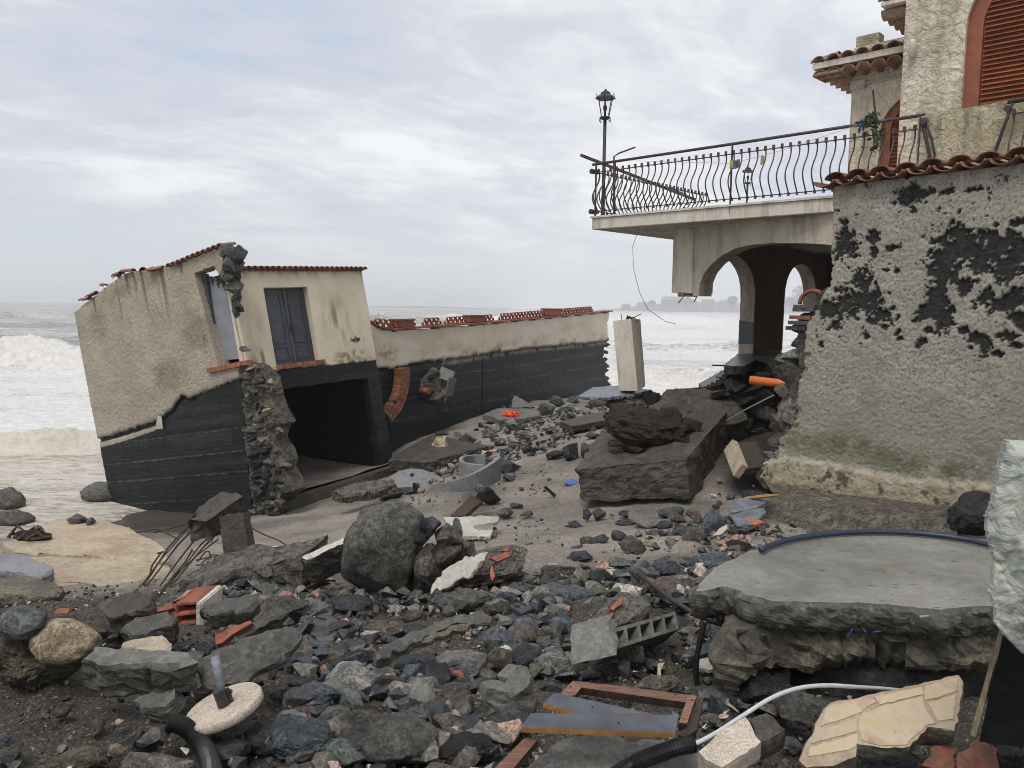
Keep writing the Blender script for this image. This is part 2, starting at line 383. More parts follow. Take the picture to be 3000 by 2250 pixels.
def slab_top_mat():
    n = NT('smooth_slab_concrete'); c = n.ramp(n.math('ADD', n.math('MULTIPLY', n.noise(1.3, 7, .6), .6), n.math('MULTIPLY', n.noise(14, 7, .7), .4)), [(.38, (0.135, 0.133, 0.112)), (.5, (0.19, 0.187, 0.162)), (.62, (0.245, 0.24, 0.21))])
    c = n.mix(n.ramp(n.noise(9, 3, .5, n.scale(n.pos, (1.0, 3.2, 1.0))), [(.66, 0.), (.69, .85)]), c, (0.045, 0.043, 0.036))
    c = n.mix(n.ramp(n.noise(26, 3, .5, n.scale(n.pos, (1.0, 2.2, 1.0))), [(.68, 0.), (.71, .8)]), c, (0.04, 0.038, 0.032))
    c = n.mix(n.ramp(n.noise(.8, 6, .65, dist=.8), [(.52, 0.), (.66, .4)]), c, (0.10, 0.095, 0.075))
    return n.done(c, n.ramp(n.noise(2.0, 5, .6), [(.4, .32), (.62, .7)]), n.bump(n.noise(40, 6, .7), .35, .006), .45)
M['concrete_smooth'] = slab_top_mat()
M['ring'] = concrete_mat('well_ring_concrete', (0.15, 0.155, 0.16), (0.22, 0.225, 0.23), 2.0, 0.7, 0.2, None, 0.4)
M['footing'] = concrete_mat('lime_footing', (0.075, 0.066, 0.047), (0.235, 0.208, 0.15), 3.5, 0.9, 1.0, (0.06, 0.058, 0.045), 1.8, 40.0)
M['terrazzo'] = concrete_mat('pebbled_concrete', (0.42, 0.36, 0.28), (0.54, 0.47, 0.38), 4.0, 0.75, 1.4, None, 0.9, 110.0)
M['plaster_white'] = concrete_mat('white_plaster', (0.42, 0.39, 0.33), (0.62, 0.59, 0.52), 3.0, 0.8, 0.3, (0.33, 0.30, 0.26), 0.6)
M['plaster_ochre'] = concrete_mat('ochre_plaster', (0.31, 0.25, 0.17), (0.45, 0.375, 0.27), 1.6, 0.7, 0.8, (0.27, 0.19, 0.10), 1.0, 40.0, 0.15)
M['terracotta'] = plain_mat('terracotta', (0.20, 0.048, 0.022), (0.42, 0.13, 0.06), 0.75, 9.0, grime=0.7)
M['brick'] = plain_mat('brick', (0.28, 0.085, 0.045), (0.46, 0.175, 0.09), 0.8, 20.0, 0.5, grime=0.7)
M['tile_old'] = plain_mat('old_roof_tile', (0.17, 0.062, 0.040), (0.36, 0.14, 0.085), 0.8, 9.0, 0.5, grime=0.7)
M['arch_brick'] = plain_mat('arch_brick', (0.23, 0.085, 0.035), (0.42, 0.175, 0.075), 0.75, 9.0, 0.4, grime=0.7)
M['shutter'] = plain_mat('shutter_paint', (0.20, 0.058, 0.022), (0.29, 0.088, 0.034), 0.5, 4.0, 0.15)
M['iron'] = plain_mat('iron', (0.020, 0.018, 0.020), (0.055, 0.046, 0.046), 0.5, 30.0, 0.4, 0.3)
M['rebar'] = plain_mat('rusty_rebar', (0.022, 0.016, 0.013), (0.065, 0.038, 0.025), 0.75, 40.0, 0.5)
M['rail'] = plain_mat('rail_iron', (0.05, 0.037, 0.036), (0.11, 0.078, 0.072), 0.6, 12.0, 0.3, 0.2)
M['door'] = plain_mat('slate_door_paint', (0.048, 0.054, 0.064), (0.078, 0.086, 0.100), 0.55, 6.0, 0.15)
M['door_grey'] = plain_mat('grey_door_paint', (0.22, 0.235, 0.27), (0.30, 0.315, 0.35), 0.45, 3.0, 0.1)
M['door_frame'] = plain_mat('door_frame_paint', (0.030, 0.038, 0.042), (0.06, 0.07, 0.075), 0.55)
M['black_plastic'] = plain_mat('black_plastic', (0.010, 0.010, 0.011), (0.020, 0.020, 0.022), 0.38, 20.0, 0.1)
M['grey_plastic'] = plain_mat('grey_conduit', (0.36, 0.37, 0.38), (0.46, 0.47, 0.48), 0.5, 20.0, 0.1)
M['blue_plastic'] = plain_mat('blue_hose_plastic', (0.010, 0.018, 0.040), (0.020, 0.032, 0.065), 0.4, 20.0, 0.1)
M['orange_plastic'] = plain_mat('orange_pipe', (0.62, 0.14, 0.025), (0.75, 0.20, 0.045), 0.5, 8.0, 0.2)
M['net'] = plain_mat('orange_net', (0.70, 0.075, 0.015), (0.88, 0.14, 0.03), 0.7, 30.0, 0.6)
M['wood'] = plain_mat('red_brown_timber', (0.085, 0.036, 0.023), (0.25, 0.125, 0.082), 0.6, 10.0, 0.5, 0.0, 0.5, (1, 6, 6))
M['wood_raw'] = plain_mat('raw_timber', (0.36, 0.16, 0.045), (0.50, 0.27, 0.09), 0.75, 14.0, 0.5)
M['wood_dark'] = plain_mat('dark_timber', (0.018, 0.012, 0.008), (0.075, 0.048, 0.028), 0.65, 9.0, 0.6, 0.0, 0.5, (4, 4, 1))
M['plank'] = plain_mat('weathered_plank', (0.10, 0.085, 0.05), (0.26, 0.215, 0.135), 0.7, 12.0, 0.6, 0.0, 0.5, (6, 6, 1))
def painted_board():
    n = NT('grey_painted_board'); c = n.ramp(n.noise(5, 6, 0.6), [(0.3, (0.040, 0.045, 0.056)), (0.7, (0.095, 0.103, 0.122))])
    c = n.mix(n.ramp(n.noise(16, 6, 0.7, n.scale(n.pos, (1, 3, 3))), [(0.66, 0.0), (0.72, 1.0)]), c, (0.30, 0.15, 0.06))
    return n.done(c, n.ramp(n.noise(9), [(0.4, 0.25), (0.7, 0.6)]), n.bump(n.noise(30, 5, 0.6), 0.3, 0.006), 0.5)
M['board'] = painted_board()
M['slate'] = plain_mat('slate', (0.085, 0.10, 0.118), (0.20, 0.22, 0.245), 0.42, 7.0, 0.4, 0.0, 0.5, (1, 1, 5))
M['tile_floor'] = plain_mat('brown_floor_tile', (0.055, 0.038, 0.033), (0.125, 0.092, 0.08), 0.35, 6.0, 0.2)
M['coping'] = plain_mat('coping_tile', (0.13, 0.040, 0.024), (0.30, 0.105, 0.058), 0.75, 7.0, 0.5, grime=0.7)
M['eave'] = plain_mat('faded_eave_tile', (0.24, 0.13, 0.092), (0.40, 0.25, 0.185), 0.85, 5.0, 0.5, grime=0.7)
# ================================================================ wall materials
def uvvec(n, su, sv):
    k = n.t.nodes.new('ShaderNodeCombineXYZ'); n.L.new(n.math('MULTIPLY', n.attr('au'), su), k.inputs[0]); n.L.new(n.math('MULTIPLY', n.attr('av'), sv), k.inputs[1]); return k.outputs[0]
def stucco(name, c1, c2, bscale, bstr, bdist, stain=None, streak=0.0):
    n = NT(name); c = n.ramp(n.noise(1.3, 6, 0.6), [(0.32, c1), (0.68, c2)])
    c = n.mix(n.math('MULTIPLY', n.ramp(n.noise(28, 4, 0.6), [(0.35, 1.0), (0.5, 0.0)]), 0.22), c, tuple(k * 0.45 for k in c1))
    if stain is not None:
        v = n.scale(n.pos, (2.0, 2.0, 0.35)); c = n.mix(n.ramp(n.noise(2.2, 6, 0.65, v), [(0.48, 0.0), (0.66, 0.7)]), c, stain)
    b = n.bump(n.noise(bscale, 5, 0.55, dist=0.8), bstr, bdist); b = n.bump(n.noise(bscale * 5, 4, 0.6), 0.3, 0.01, b)
    return n.done(c, 0.88, b, 0.3)
M['stucco_house'] = stucco('house_stucco', (0.53, 0.46, 0.36), (0.66, 0.59, 0.475), 7.0, 1.0, 0.10, (0.30, 0.25, 0.17))
M['stucco_smooth'] = stucco('smooth_render', (0.58, 0.52, 0.425), (0.70, 0.64, 0.54), 16.0, 0.25, 0.02, (0.33, 0.29, 0.21))
M['stucco_rough'] = stucco('rough_render', (0.50, 0.44, 0.345), (0.63, 0.565, 0.455), 24.0, 0.7, 0.03, (0.28, 0.23, 0.16))
M['stucco_mossy'] = stucco('mossy_render', (0.36, 0.31, 0.21), (0.50, 0.44, 0.32), 8.0, 1.0, 0.12, (0.09, 0.09, 0.05))
M['soffit'] = stucco('soffit_render', (0.40, 0.35, 0.28), (0.50, 0.45, 0.37), 20.0, 0.3, 0.02, (0.2, 0.17, 0.12))
M['fascia'] = stucco('slab_edge_render', (0.56, 0.51, 0.42), (0.69, 0.635, 0.54), 14.0, 0.2, 0.02, (0.30, 0.27, 0.20))
M['inner'] = stucco('loggia_inner_render', (0.17, 0.125, 0.092), (0.23, 0.175, 0.13), 10.0, 0.5, 0.04)  # darker render, the shade inside the loggia put into its colour

def big_wall_mat():               # weathered plaster with flaked-off patches (attribute peel), moss and a sandy foot
    n = NT('flaking_wall'); peel, moss, foot, damp = n.attr('peel'), n.attr('moss'), n.attr('foot'), n.attr('damp')
    pl = n.ramp(n.noise(2.2, 7, 0.62), [(0.3, (0.35, 0.322, 0.262)), (0.7, (0.475, 0.443, 0.37))])
    pl = n.mix(n.math('MULTIPLY', n.ramp(n.noise(34, 5, 0.7), [(0.38, 1.0), (0.5, 0.0)]), 0.72), pl, (0.085, 0.08, 0.066))
    pl = n.mix(damp, pl, (0.27, 0.252, 0.205))
    ft = n.ramp(n.noise(6, 6, 0.65), [(0.3, (0.30, 0.245, 0.17)), (0.7, (0.52, 0.45, 0.335))])
    pl = n.mix(foot, pl, ft)
    pl = n.mix(moss, pl, n.ramp(n.noise(9, 5, 0.65), [(0.35, (0.055, 0.06, 0.022)), (0.65, (0.17, 0.165, 0.075))]))
    bk = n.ramp(n.noise(14, 6, 0.65), [(0.3, (0.015, 0.015, 0.0145)), (0.7, (0.050, 0.049, 0.047))])
    c = n.mix(peel, pl, bk)
    b = n.bump(n.noise(24, 7, 0.72), 1.0, 0.03); b = n.bump(n.noise(75, 4, 0.6), 0.6, 0.01, b)
    return n.done(c, 0.9, b, 0.25)
M['bigwall'] = big_wall_mat()

def shed_mat(name, c1, c2, stainc, pebble):
    n = NT(name); bl, st, edge = n.attr('black'), n.attr('stain'), n.attr('edge')
    pl = n.ramp(n.noise(1.6, 6, 0.6), [(0.3, c1), (0.7, c2)])
    pl = n.mix(n.math('MULTIPLY', n.ramp(n.noise(45, 3, 0.6), [(0.36, 1.0), (0.5, 0.0)]), pebble), pl, tuple(k * 0.4 for k in c1))
    pl = n.mix(st, pl, stainc)
    pl = n.mix(edge, pl, n.ramp(n.noise(20, 5, 0.6), [(0.35, (0.05, 0.043, 0.03)), (0.65, (0.30, 0.27, 0.2))]))
    bkc = n.ramp(n.noise(5, 6, 0.65), [(0.32, (0.0035, 0.0042, 0.0048)), (0.72, (0.014, 0.0165, 0.018))])
    # pale scratches along the formwork boards
    bt = n.attr('board'); bkc = n.mix(n.math('MULTIPLY', bt, .75), bkc, (0.022, 0.028, 0.031))
    scr = n.ramp(n.noise(6.0, 6, 0.7, uvvec(n, 0.35, 9.0)), [(0.58, 0.0), (0.66, 1.0)])
    bkc = n.mix(n.math('MULTIPLY', scr, 0.75), bkc, (0.115, 0.12, 0.115))
    seam = n.attr('seam'); bkc = n.mix(n.math('MULTIPLY', seam, n.ramp(n.noise(9, 5, 0.7, uvvec(n, 0.8, 1.0)), [(0.46, 0.0), (0.60, .8)])), bkc, (0.20, 0.21, 0.205))
    spk = n.ramp(n.noise(24, 6, 0.75), [(0.66, 0.0), (0.7, 1.0)]); bkc = n.mix(n.math('MULTIPLY', spk, 0.7), bkc, (0.2, 0.2, 0.18))
    c = n.mix(bl, pl, bkc)
    b = n.bump(n.noise(40, 4, 0.6), 0.5 * pebble + 0.12, 0.02); b = n.bump(n.noise(7, 6, 0.6, uvvec(n, 0.3, 8.0)), 0.25, 0.02, b)
    return n.done(c, n.mix(bl, (0.9, 0.9, 0.9), (0.5, 0.5, 0.5)), b, 0.2)
M['shed_front'] = shed_mat('pebbledash_shed_wall', (0.36, 0.315, 0.24), (0.49, 0.44, 0.345), (0.13, 0.108, 0.068), 0.85)
M['shed_side'] = shed_mat('cream_shed_wall', (0.62, 0.535, 0.395), (0.72, 0.64, 0.50), (0.19, 0.135, 0.062), 0.15)
M['sea_wall'] = shed_mat('cream_garden_wall', (0.60, 0.525, 0.425), (0.71, 0.64, 0.53), (0.34, 0.22, 0.11), 0.12)
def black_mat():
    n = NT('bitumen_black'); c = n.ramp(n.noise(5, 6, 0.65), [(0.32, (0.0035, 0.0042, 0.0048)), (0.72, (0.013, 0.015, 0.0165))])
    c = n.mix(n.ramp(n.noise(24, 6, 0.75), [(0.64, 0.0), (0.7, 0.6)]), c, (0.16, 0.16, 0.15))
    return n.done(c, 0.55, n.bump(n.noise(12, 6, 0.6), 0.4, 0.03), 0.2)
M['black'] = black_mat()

# ================================================================ ground
SEA = -0.7
gctl = []
for (x, y, z) in [(100,2230,2.0),(600,2230,1.85),(1100,2230,1.82),(1600,2230,1.78),(2100,2230,1.72),(2900,2200,1.66),
    (100,1950,1.95),(500,1950,1.8),(900,1950,1.75),(1400,1950,1.7),(1900,1950,1.65),(2300,1900,1.55),(2800,1900,1.5),
    (150,1770,1.5),(420,1780,1.3),(300,1690,.68),(100,1690,.72),(480,1690,.68),(40,1640,.5),(700,1750,1.35),(1100,1780,1.4),(1500,1750,1.45),(1900,1700,1.5),(2200,1600,1.5),(2600,1570,1.45),
    (60,1570,.2),(250,1560,.0),(450,1560,-.25),(600,1560,-.35),(800,1560,.1),(1200,1560,.72),(1600,1560,1.05),(2000,1540,1.32),(2300,1480,1.42),
    (100,1500,-1.0),(300,1480,-.95),(480,1510,-.62),(620,1530,-.42),(760,1520,-.1),(900,1490,-.12),(1100,1450,.15),(1000,1425,-.12),(1400,1430,.65),(1650,1420,.9),(2000,1470,1.2),
    (1100,1390,-.05),(1300,1330,.42),(1500,1300,.65),(1650,1250,.85),(1750,1200,1.0),(1200,1300,.42),(1300,1255,.6),(1400,1215,.85),(1550,1175,.85),(1700,1150,.95)]:
    p = G(x, y, z); gctl.append((p[0], p[1], z))
gctl += [(-7, 27, -1.6), (-3, 32, -1.6), (2, 38, -1.6), (7, 33, -1.6), (4.2, 25, 0.4), (3, 22, 1.0), (3.0, 19, 1.1), (6, 24, -.5), (10, 28, -1.5), (-14, 18, -2.0), (-18, 12, -1.6), (-12, 8, 0.2),
         (-22, 24, -3), (5.3, 14.2, 1.95), (6.3, 16.5, 2.5), (8, 17, 2.4), (9, 21, 1.5), (8, 12, 1.6), (12, 8, 1.6), (14, 16, 1.8), (0, 0, 1.9), (-5, 0, 2.1), (5, 0, 1.8), (0, -6, 2), (-10, -4, 2), (10, -4, 2), (-9, 4, 1.9), (-12, 30, -3), (14, 34, -3), (24, 20, 0), (24, 34, -3), (-25, 36, -4), (5, 45, -4), (-24, -2, 1.0), (24, 0, 1.8)]
gctl = np.array(gctl)
def _phi(r): return r
_K = _phi(np.linalg.norm(gctl[:, None, :2] - gctl[None, :, :2], axis=-1)) - 0.12 * np.eye(len(gctl))
_A = np.block([[_K, np.ones((len(gctl), 1))], [np.ones((1, len(gctl))), np.zeros((1, 1))]])
_w = np.linalg.solve(_A, np.append(gctl[:, 2], 0))
def gz(x, y):
    x = np.asarray(x, float); y = np.asarray(y, float); s = np.full(x.shape, _w[-1])
    for c, w in zip(gctl, _w[:-1]): s = s + w * np.sqrt((x - c[0]) ** 2 + (y - c[1]) ** 2)
    return s
def ghit(px, py, lift=0.0):       # where the line of sight meets the ground
    d = ray(px, py); t0, t1 = 1.0, 60.0
    ts = np.concatenate([np.linspace(1.5, 20, 400), np.linspace(20, 60, 200)])
    q = CAM + ts[:, None] * d; h = q[:, 2] - gz(q[:, 0], q[:, 1]) - lift
    i = np.nonzero(h < 0)[0]
    if len(i) == 0: return P(px, py, 30.0)
    i = i[0]; t = ts[i] if i == 0 else ts[i - 1] + (ts[i] - ts[i - 1]) * h[i - 1] / (h[i - 1] - h[i])
    return CAM + t * d

def ground_mat():
    n = NT('sand_and_gravel'); wet, soil, coarse = n.attr('wet'), n.attr('soil'), n.attr('coarse')
    base = n.ramp(n.noise(0.9, 6, 0.6), [(0.3, (0.165, 0.142, 0.118)), (0.7, (0.255, 0.222, 0.188))])
    gr = n.ramp(n.voro(110.0, out=1), [(0.0, (0.08, 0.072, 0.065)), (0.35, (0.19, 0.165, 0.14)), (0.7, (0.35, 0.31, 0.255)), (1.0, (0.55, 0.51, 0.45))])
    base = n.mix(0.42, base, gr)
    g2 = n.ramp(n.voro(42.0, out=1), [(0.0, (0.05, 0.046, 0.042)), (0.4, (0.165, 0.145, 0.122)), (0.75, (0.30, 0.265, 0.22)), (1.0, (0.58, 0.54, 0.48))]); base = n.mix(0.42, base, g2)
    base = n.mix(1.0, base, n.ramp(n.noise(0.55, 5, .6, dist=.5), [(.38, .62), (.52, 1.0), (.66, 1.22)]), 'MULTIPLY')
    cg = n.ramp(n.voro(85.0, out=1), [(0.0, (0.010, 0.009, 0.008)), (0.45, (0.028, 0.024, 0.019)), (0.80, (0.070, 0.058, 0.042)), (1.0, (0.27, 0.24, 0.19))])
    base = n.mix(coarse, base, cg)
    base = n.mix(wet, base, (0.075, 0.066, 0.055))
    base = n.mix(soil, base, n.ramp(n.noise(6, 6, 0.65), [(0.3, (0.012, 0.010, 0.009)), (0.7, (0.045, 0.036, 0.03))]))
    b = n.bump(n.noise(7, 6, 0.6), 0.5, 0.06); b = n.bump(n.voro(60.0), 0.6, 0.014, b)
    r = n.mix(wet, (0.85, 0.85, 0.85), (0.22, 0.22, 0.22))
    return n.done(base, r, b, 0.4)
M['ground'] = ground_mat()
def build_ground():
    ys = np.concatenate([np.linspace(-8, 2, 20), np.linspace(2, 11, 190)[1:], np.linspace(11, 22, 130)[1:], np.linspace(22, 60, 40)[1:]])
    xs = np.concatenate([np.linspace(-40, -9, 30), np.linspace(-9, 8, 330)[1:], np.linspace(8, 40, 30)[1:]])
    x, y = np.meshgrid(xs, ys, indexing='ij')
    z = gz(x, y)
    z = z + 0.05 * fbm(xyz(x / 0.9, y / 0.9), 4, 3) + 0.05 * fbm(xyz(x / 2.4, y / 2.4), 3, 9)
    near = sstep(11.5, 8.0, y)
    z = z + near * (0.10 * fbm(xyz(x / 0.35, y / 0.35), 4, 5))
    z = z + 0.018 * (1 - near) * fbm(xyz(x / 0.22, y / 0.22), 3, 15)
    nx, ny = x.shape; idx = np.arange(nx * ny).reshape(nx, ny)
    fc = np.stack([idx[:-1, :-1], idx[1:, :-1], idx[1:, 1:], idx[:-1, 1:]], -1).reshape(-1, 4)
    V = np.stack([x, y, z], -1).reshape(-1, 3)
    o = add('beach_ground', V, fc, M['ground'], None, True); tag(o, 'grey-brown beach of sand and gravel under the rubble', kind='structure')
    wet = sstep(-0.05, -0.55, z + 0.15 * fbm(xyz(x, y), 3, 2))
    so = sstep(2.6, 1.2, np.abs((x - 5.2) * 0.8 - (y - 13.5) * 0.6)) * sstep(10.5, 12.5, y) * sstep(3.0, 4.0, x)
    so = np.maximum(so, sstep(4.2, 5.0, x) * sstep(7.0, 7.6, y) * 0.8)
    co = np.clip(sstep(9.5, 6.8, y) * 1.15 + 0.25 * fbm(xyz(x / 1.3, y / 1.3), 3, 8), 0, 1) * 0.95
    attr(o, 'wet', wet); attr(o, 'soil', so); attr(o, 'coarse', co)
build_ground()

# ================================================================ sea
def sea_mat():
    n = NT('storm_sea'); f, sandy = n.attr('foam'), n.attr('sandy')
    water = n.mix(sandy, (0.135, 0.145, 0.125), (0.27, 0.235, 0.185))
    lace = n.ramp(n.noise(1.6, 8, 0.7, n.scale(n.pos, (0.6, 1.5, 1.0)), dist=1.2), [(0.40, 0.0), (0.60, 1.0)])
    lace2 = n.ramp(n.noise(5.5, 7, 0.7, n.scale(n.pos, (0.7, 1.5, 1.0)), dist=1.5), [(0.40, 0.0), (0.62, 1.0)])
    l = n.math('ADD', n.math('MULTIPLY', lace, 0.6), n.math('MULTIPLY', lace2, 0.4))
    # foam 0 .. 1 moves the threshold of the lace
    k = n.math('SUBTRACT', n.math('MULTIPLY', f, 1.75), n.math('SUBTRACT', 1.0, l), clamp=True)
    k = n.ramp(k, [(0.0, 0.0), (0.45, 1.0)])
    foam = n.mix(sandy, (0.70, 0.705, 0.72), (0.56, 0.515, 0.44)); foam = n.mix(n.ramp(n.noise(2.6, 8, .7, dist=.8), [(.35, .55), (.6, 0.)]), foam, (0.36, 0.345, 0.31))  # darker noise patches painted in as shadows among the foam
    c = n.mix(k, water, foam)
    b = n.bump(n.noise(1.8, 7, 0.6, n.scale(n.pos, (0.5, 1.3, 1.0))), 0.6, 0.25); b = n.bump(n.noise(9.0, 6, 0.65), 0.5, 0.05, b)
    return n.done(c, n.mix(k, (0.22, 0.22, 0.22), (0.9, 0.9, 0.9)), b, 0.4)
M['sea'] = sea_mat()
def build_sea():
    ys = np.concatenate([np.linspace(11, 34, 150), np.linspace(34, 72, 130)[1:], 72 * (4000 / 72.) ** np.linspace(0, 1, 200)[1:]])
    ts = np.concatenate([np.linspace(-1.1, -0.68, 12), np.linspace(-0.68, -0.38, 130)[1:], np.linspace(-0.38, 0.08, 70)[1:], np.linspace(0.08, 0.45, 110)[1:], np.linspace(0.45, 1.1, 18)[1:]])
    t, y = np.meshgrid(ts, ys, indexing='ij'); x = t * np.maximum(y, 14)
    z = np.zeros_like(x); foam = np.zeros_like(x); sandy = np.zeros_like(x)
    ripple = fbm(xyz(x / 1.6, y / 0.8), 4, 21)
    z += 0.05 * ripple * sstep(14, 22, y)
    far = sstep(60, 110, y)
    z += far * 0.55 * (fbm(xyz(x / 30, y / 11), 3, 5)) * sstep(2500, 600, y)
    left = sstep(-2, -9, x)
    def breaker(yc, H, fr, bk, lump, lsc, seed):
        nonlocal z
        c = yc + 0.9 * fr * 2.2 * fbm(xyz(x / (yc * 0.22), 0 * x), 3, seed)
        d = y - c
        Hm = H * np.clip(0.85 + 0.55 * fbm(xyz(x / (yc * 0.10), 0 * x), 3, seed + 7), 0.25, 1.4)
        pr = np.where(d < 0, np.exp(-(d / fr) ** 2), np.exp(-(d / bk) ** 2))
        lm = fbm(xyz(x / lsc, y / lsc, z / lsc), 5, seed + 3, 0.6)
        m_ = np.exp(-(np.minimum(d, 0) / (fr * 1.5)) ** 2) * np.exp(-(np.maximum(d, 0) / (bk * 0.8)) ** 2)
        z = z + Hm * pr + m_ * lump * lm + m_ * lump * .45 * fbm(xyz(x / lsc * 3.1, y / lsc * 3.1), 4, seed + 9, .6)
        return d, m_
    d1, m1 = breaker(26.5, 0.60, 0.55, 1.8, 0.30, 0.9, 31)
    d2, m2 = breaker(58.0, 1.9, 2.2, 4.5, 0.85, 2.6, 41)
    # (the tall breaker is on the left; in the lee of the wall it is only broken water)
    z = np.where(x > -12, z - m2 * 1.5 * sstep(-12, 2, x), z)
    d3, m3 = breaker(96, 1.0, 3, 8, 0.5, 4, 51)
    d4, m4 = breaker(225, 2.6, 6, 14, 1.6, 7, 61)
    d5, m5 = breaker(150, 1.2, 5, 10, 0.8, 6, 71)
    foam = 0.46 + 0.16 * fbm(xyz(x / 5, y / 2.5), 3, 77)                                # swash
    foam = np.maximum(foam, sstep(-2.2, -0.4, d1) * 1.0)
    foam = np.where(d1 > 1.0, 0.66 + 0.22 * fbm(xyz(x / 6, y / 2.2), 4, 13), foam)     # white field behind the first breaker
    foam = np.where(d2 > 1.5, (0.30 + 0.28 * fbm(xyz(x / 14, y / 4), 4, 14)) * left + (0.60 + 0.25 * fbm(xyz(x / 14, y / 5), 4, 15)) * (1 - left), foam)
    foam = np.maximum(foam, 1.05 * m1); foam = np.maximum(foam, 1.1 * m2 * np.maximum(left, 0.55)); foam = np.maximum(foam, m4 * sstep(-60, 20, x) * 1.1)
    foam = np.maximum(foam, m5 * 0.8 * sstep(-60, 10, x))
    foam = foam * (1 - 0.35 * sstep(250, 1400, y)); foam = np.clip(foam, 0, 1.1)
    sandy = np.clip(sstep(1.5, -1.0, d1) * 0.85 + 0.75 * m1 + 0.28 * m2 + 0.25, 0, 1)
    z = z + SEA
    z = z - 0.8 * sstep(13.5, 11.5, y)
    nx, ny = x.shape; idx = np.arange(nx * ny).reshape(nx, ny)
    fc = np.stack([idx[:-1, :-1], idx[1:, :-1], idx[1:, 1:], idx[:-1, 1:]], -1).reshape(-1, 4)
    o = add('sea_water', np.stack([x, y, z], -1).reshape(-1, 3), fc, M['sea'], None, True); tag(o, 'rough grey-brown sea with white breakers', kind='structure')
    attr(o, 'foam', foam); attr(o, 'sandy', sandy)
build_sea()
def seabed():
    V = [(-4600, 59, -6), (4600, 59, -6), (4600, 4100, -8), (-4600, 4100, -8)]
    o = add('seabed', V, [(0, 1, 2, 3)], M['ground']); tag(o, 'sea floor under the water', kind='structure')
seabed()

# far shore, breakwater and headland
M['far_rock'] = plain_mat('far_shore_rock', (0.09, 0.09, 0.086), (0.17, 0.165, 0.15), 0.9, 0.05, 0.2)
M['far_green'] = plain_mat('far_tree_green', (0.035, 0.045, 0.028), (0.08, 0.095, 0.055), 0.9, 0.2, 0.2)
def mound(name, pts, Y, depth, m, label, cat=None, kind=None, parent=None):
    # a long low bank: crest outline read along the shore, with slopes to both sides
    rows = []
    xs = [p[0] for p in pts]; hs = [p[1] for p in pts]
    X = np.linspace(xs[0], xs[-1], 160); H = np.interp(X, xs, hs)
    H = SEA - 0.5 + (H - SEA + .5) * (1 + 0.22 * fbm(xyz(X / 14.0, 0 * X, Y), 4, 5))
    prof = [(-1.0, 0.0), (-0.72, 0.55), (-0.35, 0.9), (0, 1.0), (0.5, 0.8), (1.0, 0.0)]
    V = []; 
    for i, (q, k) in enumerate(prof):
        jit = fbm(xyz(X / 9.0, X * 0 + i * 3.1), 3, 8)
        V.append(np.stack([X, Y + q * depth + jit * depth * 0.12, SEA - 0.6 + (H - SEA + 0.6) * k * (1 + 0.1 * jit * (0 < k < 1))], -1))
    V = np.stack(V); nr, nc = V.shape[:2]; idx = np.arange(nr * nc).reshape(nr, nc)
    fc = np.stack([idx[:-1, :-1], idx[:-1, 1:], idx[1:, 1:], idx[1:, :-1]], -1).reshape(-1, 4)
    o = add(name, V.reshape(-1, 3), fc, m, parent, True); tag(o, label, cat, None, kind); return o
def fx(px, Y): return float(P(px, 900, Y)[0])
def fzz(px, py, Y): return float(P(px, py, Y)[2])
Y1, Y2, Y3 = 2100., 1800., 1700.
mound('headland', [(fx(1060, Y1), SEA), (fx(1100, Y1), fzz(1100, 897, Y1)), (fx(1200, Y1), fzz(1200, 896, Y1)), (fx(1330, Y1), fzz(1330, 900, Y1)), (fx(1420, Y1), SEA)], Y1, 60, M['far_rock'], 'low dark headland on the horizon behind the garden wall', kind='structure')
mound('breakwater', [(fx(1295, Y2), SEA), (fx(1345, Y2), fzz(1345, 903, Y2)), (fx(1480, Y2), fzz(1480, 904, Y2)), (fx(1620, Y2), SEA)], Y2, 14, M['far_rock'], 'long grey stone breakwater far out behind the garden wall', 'breakwater')
mound('coast_hill', [(fx(1700, Y3), SEA), (fx(1790, Y3), fzz(1790, 905, Y3)), (fx(1900, Y3), fzz(1900, 892, Y3)), (fx(2020, Y3), fzz(2020, 884, Y3)), (fx(2150, Y3), fzz(2150, 886, Y3)), (fx(2300, Y3), fzz(2300, 880, Y3)), (fx(2380, Y3), fzz(2380, 868, Y3)), (fx(2800, Y3), fzz(2800, 870, Y3)), (fx(3300, Y3), SEA)], Y3, 90, M['far_rock'], 'hazy built-up shore on the right of the bay', kind='structure')
M['far_wall'] = plain_mat('far_house_wall', (0.13, 0.11, 0.098), (0.20, 0.17, 0.15), 0.9, 0.05, 0.1)
M['far_roof'] = plain_mat('far_house_roof', (0.14, 0.09, 0.075), (0.20, 0.13, 0.105), 0.9, 0.05, 0.1)
M['far_glass'] = plain_mat('far_house_window', (0.03, 0.035, 0.04), (0.06, 0.065, 0.07), 0.4, 0.05, 0.1)
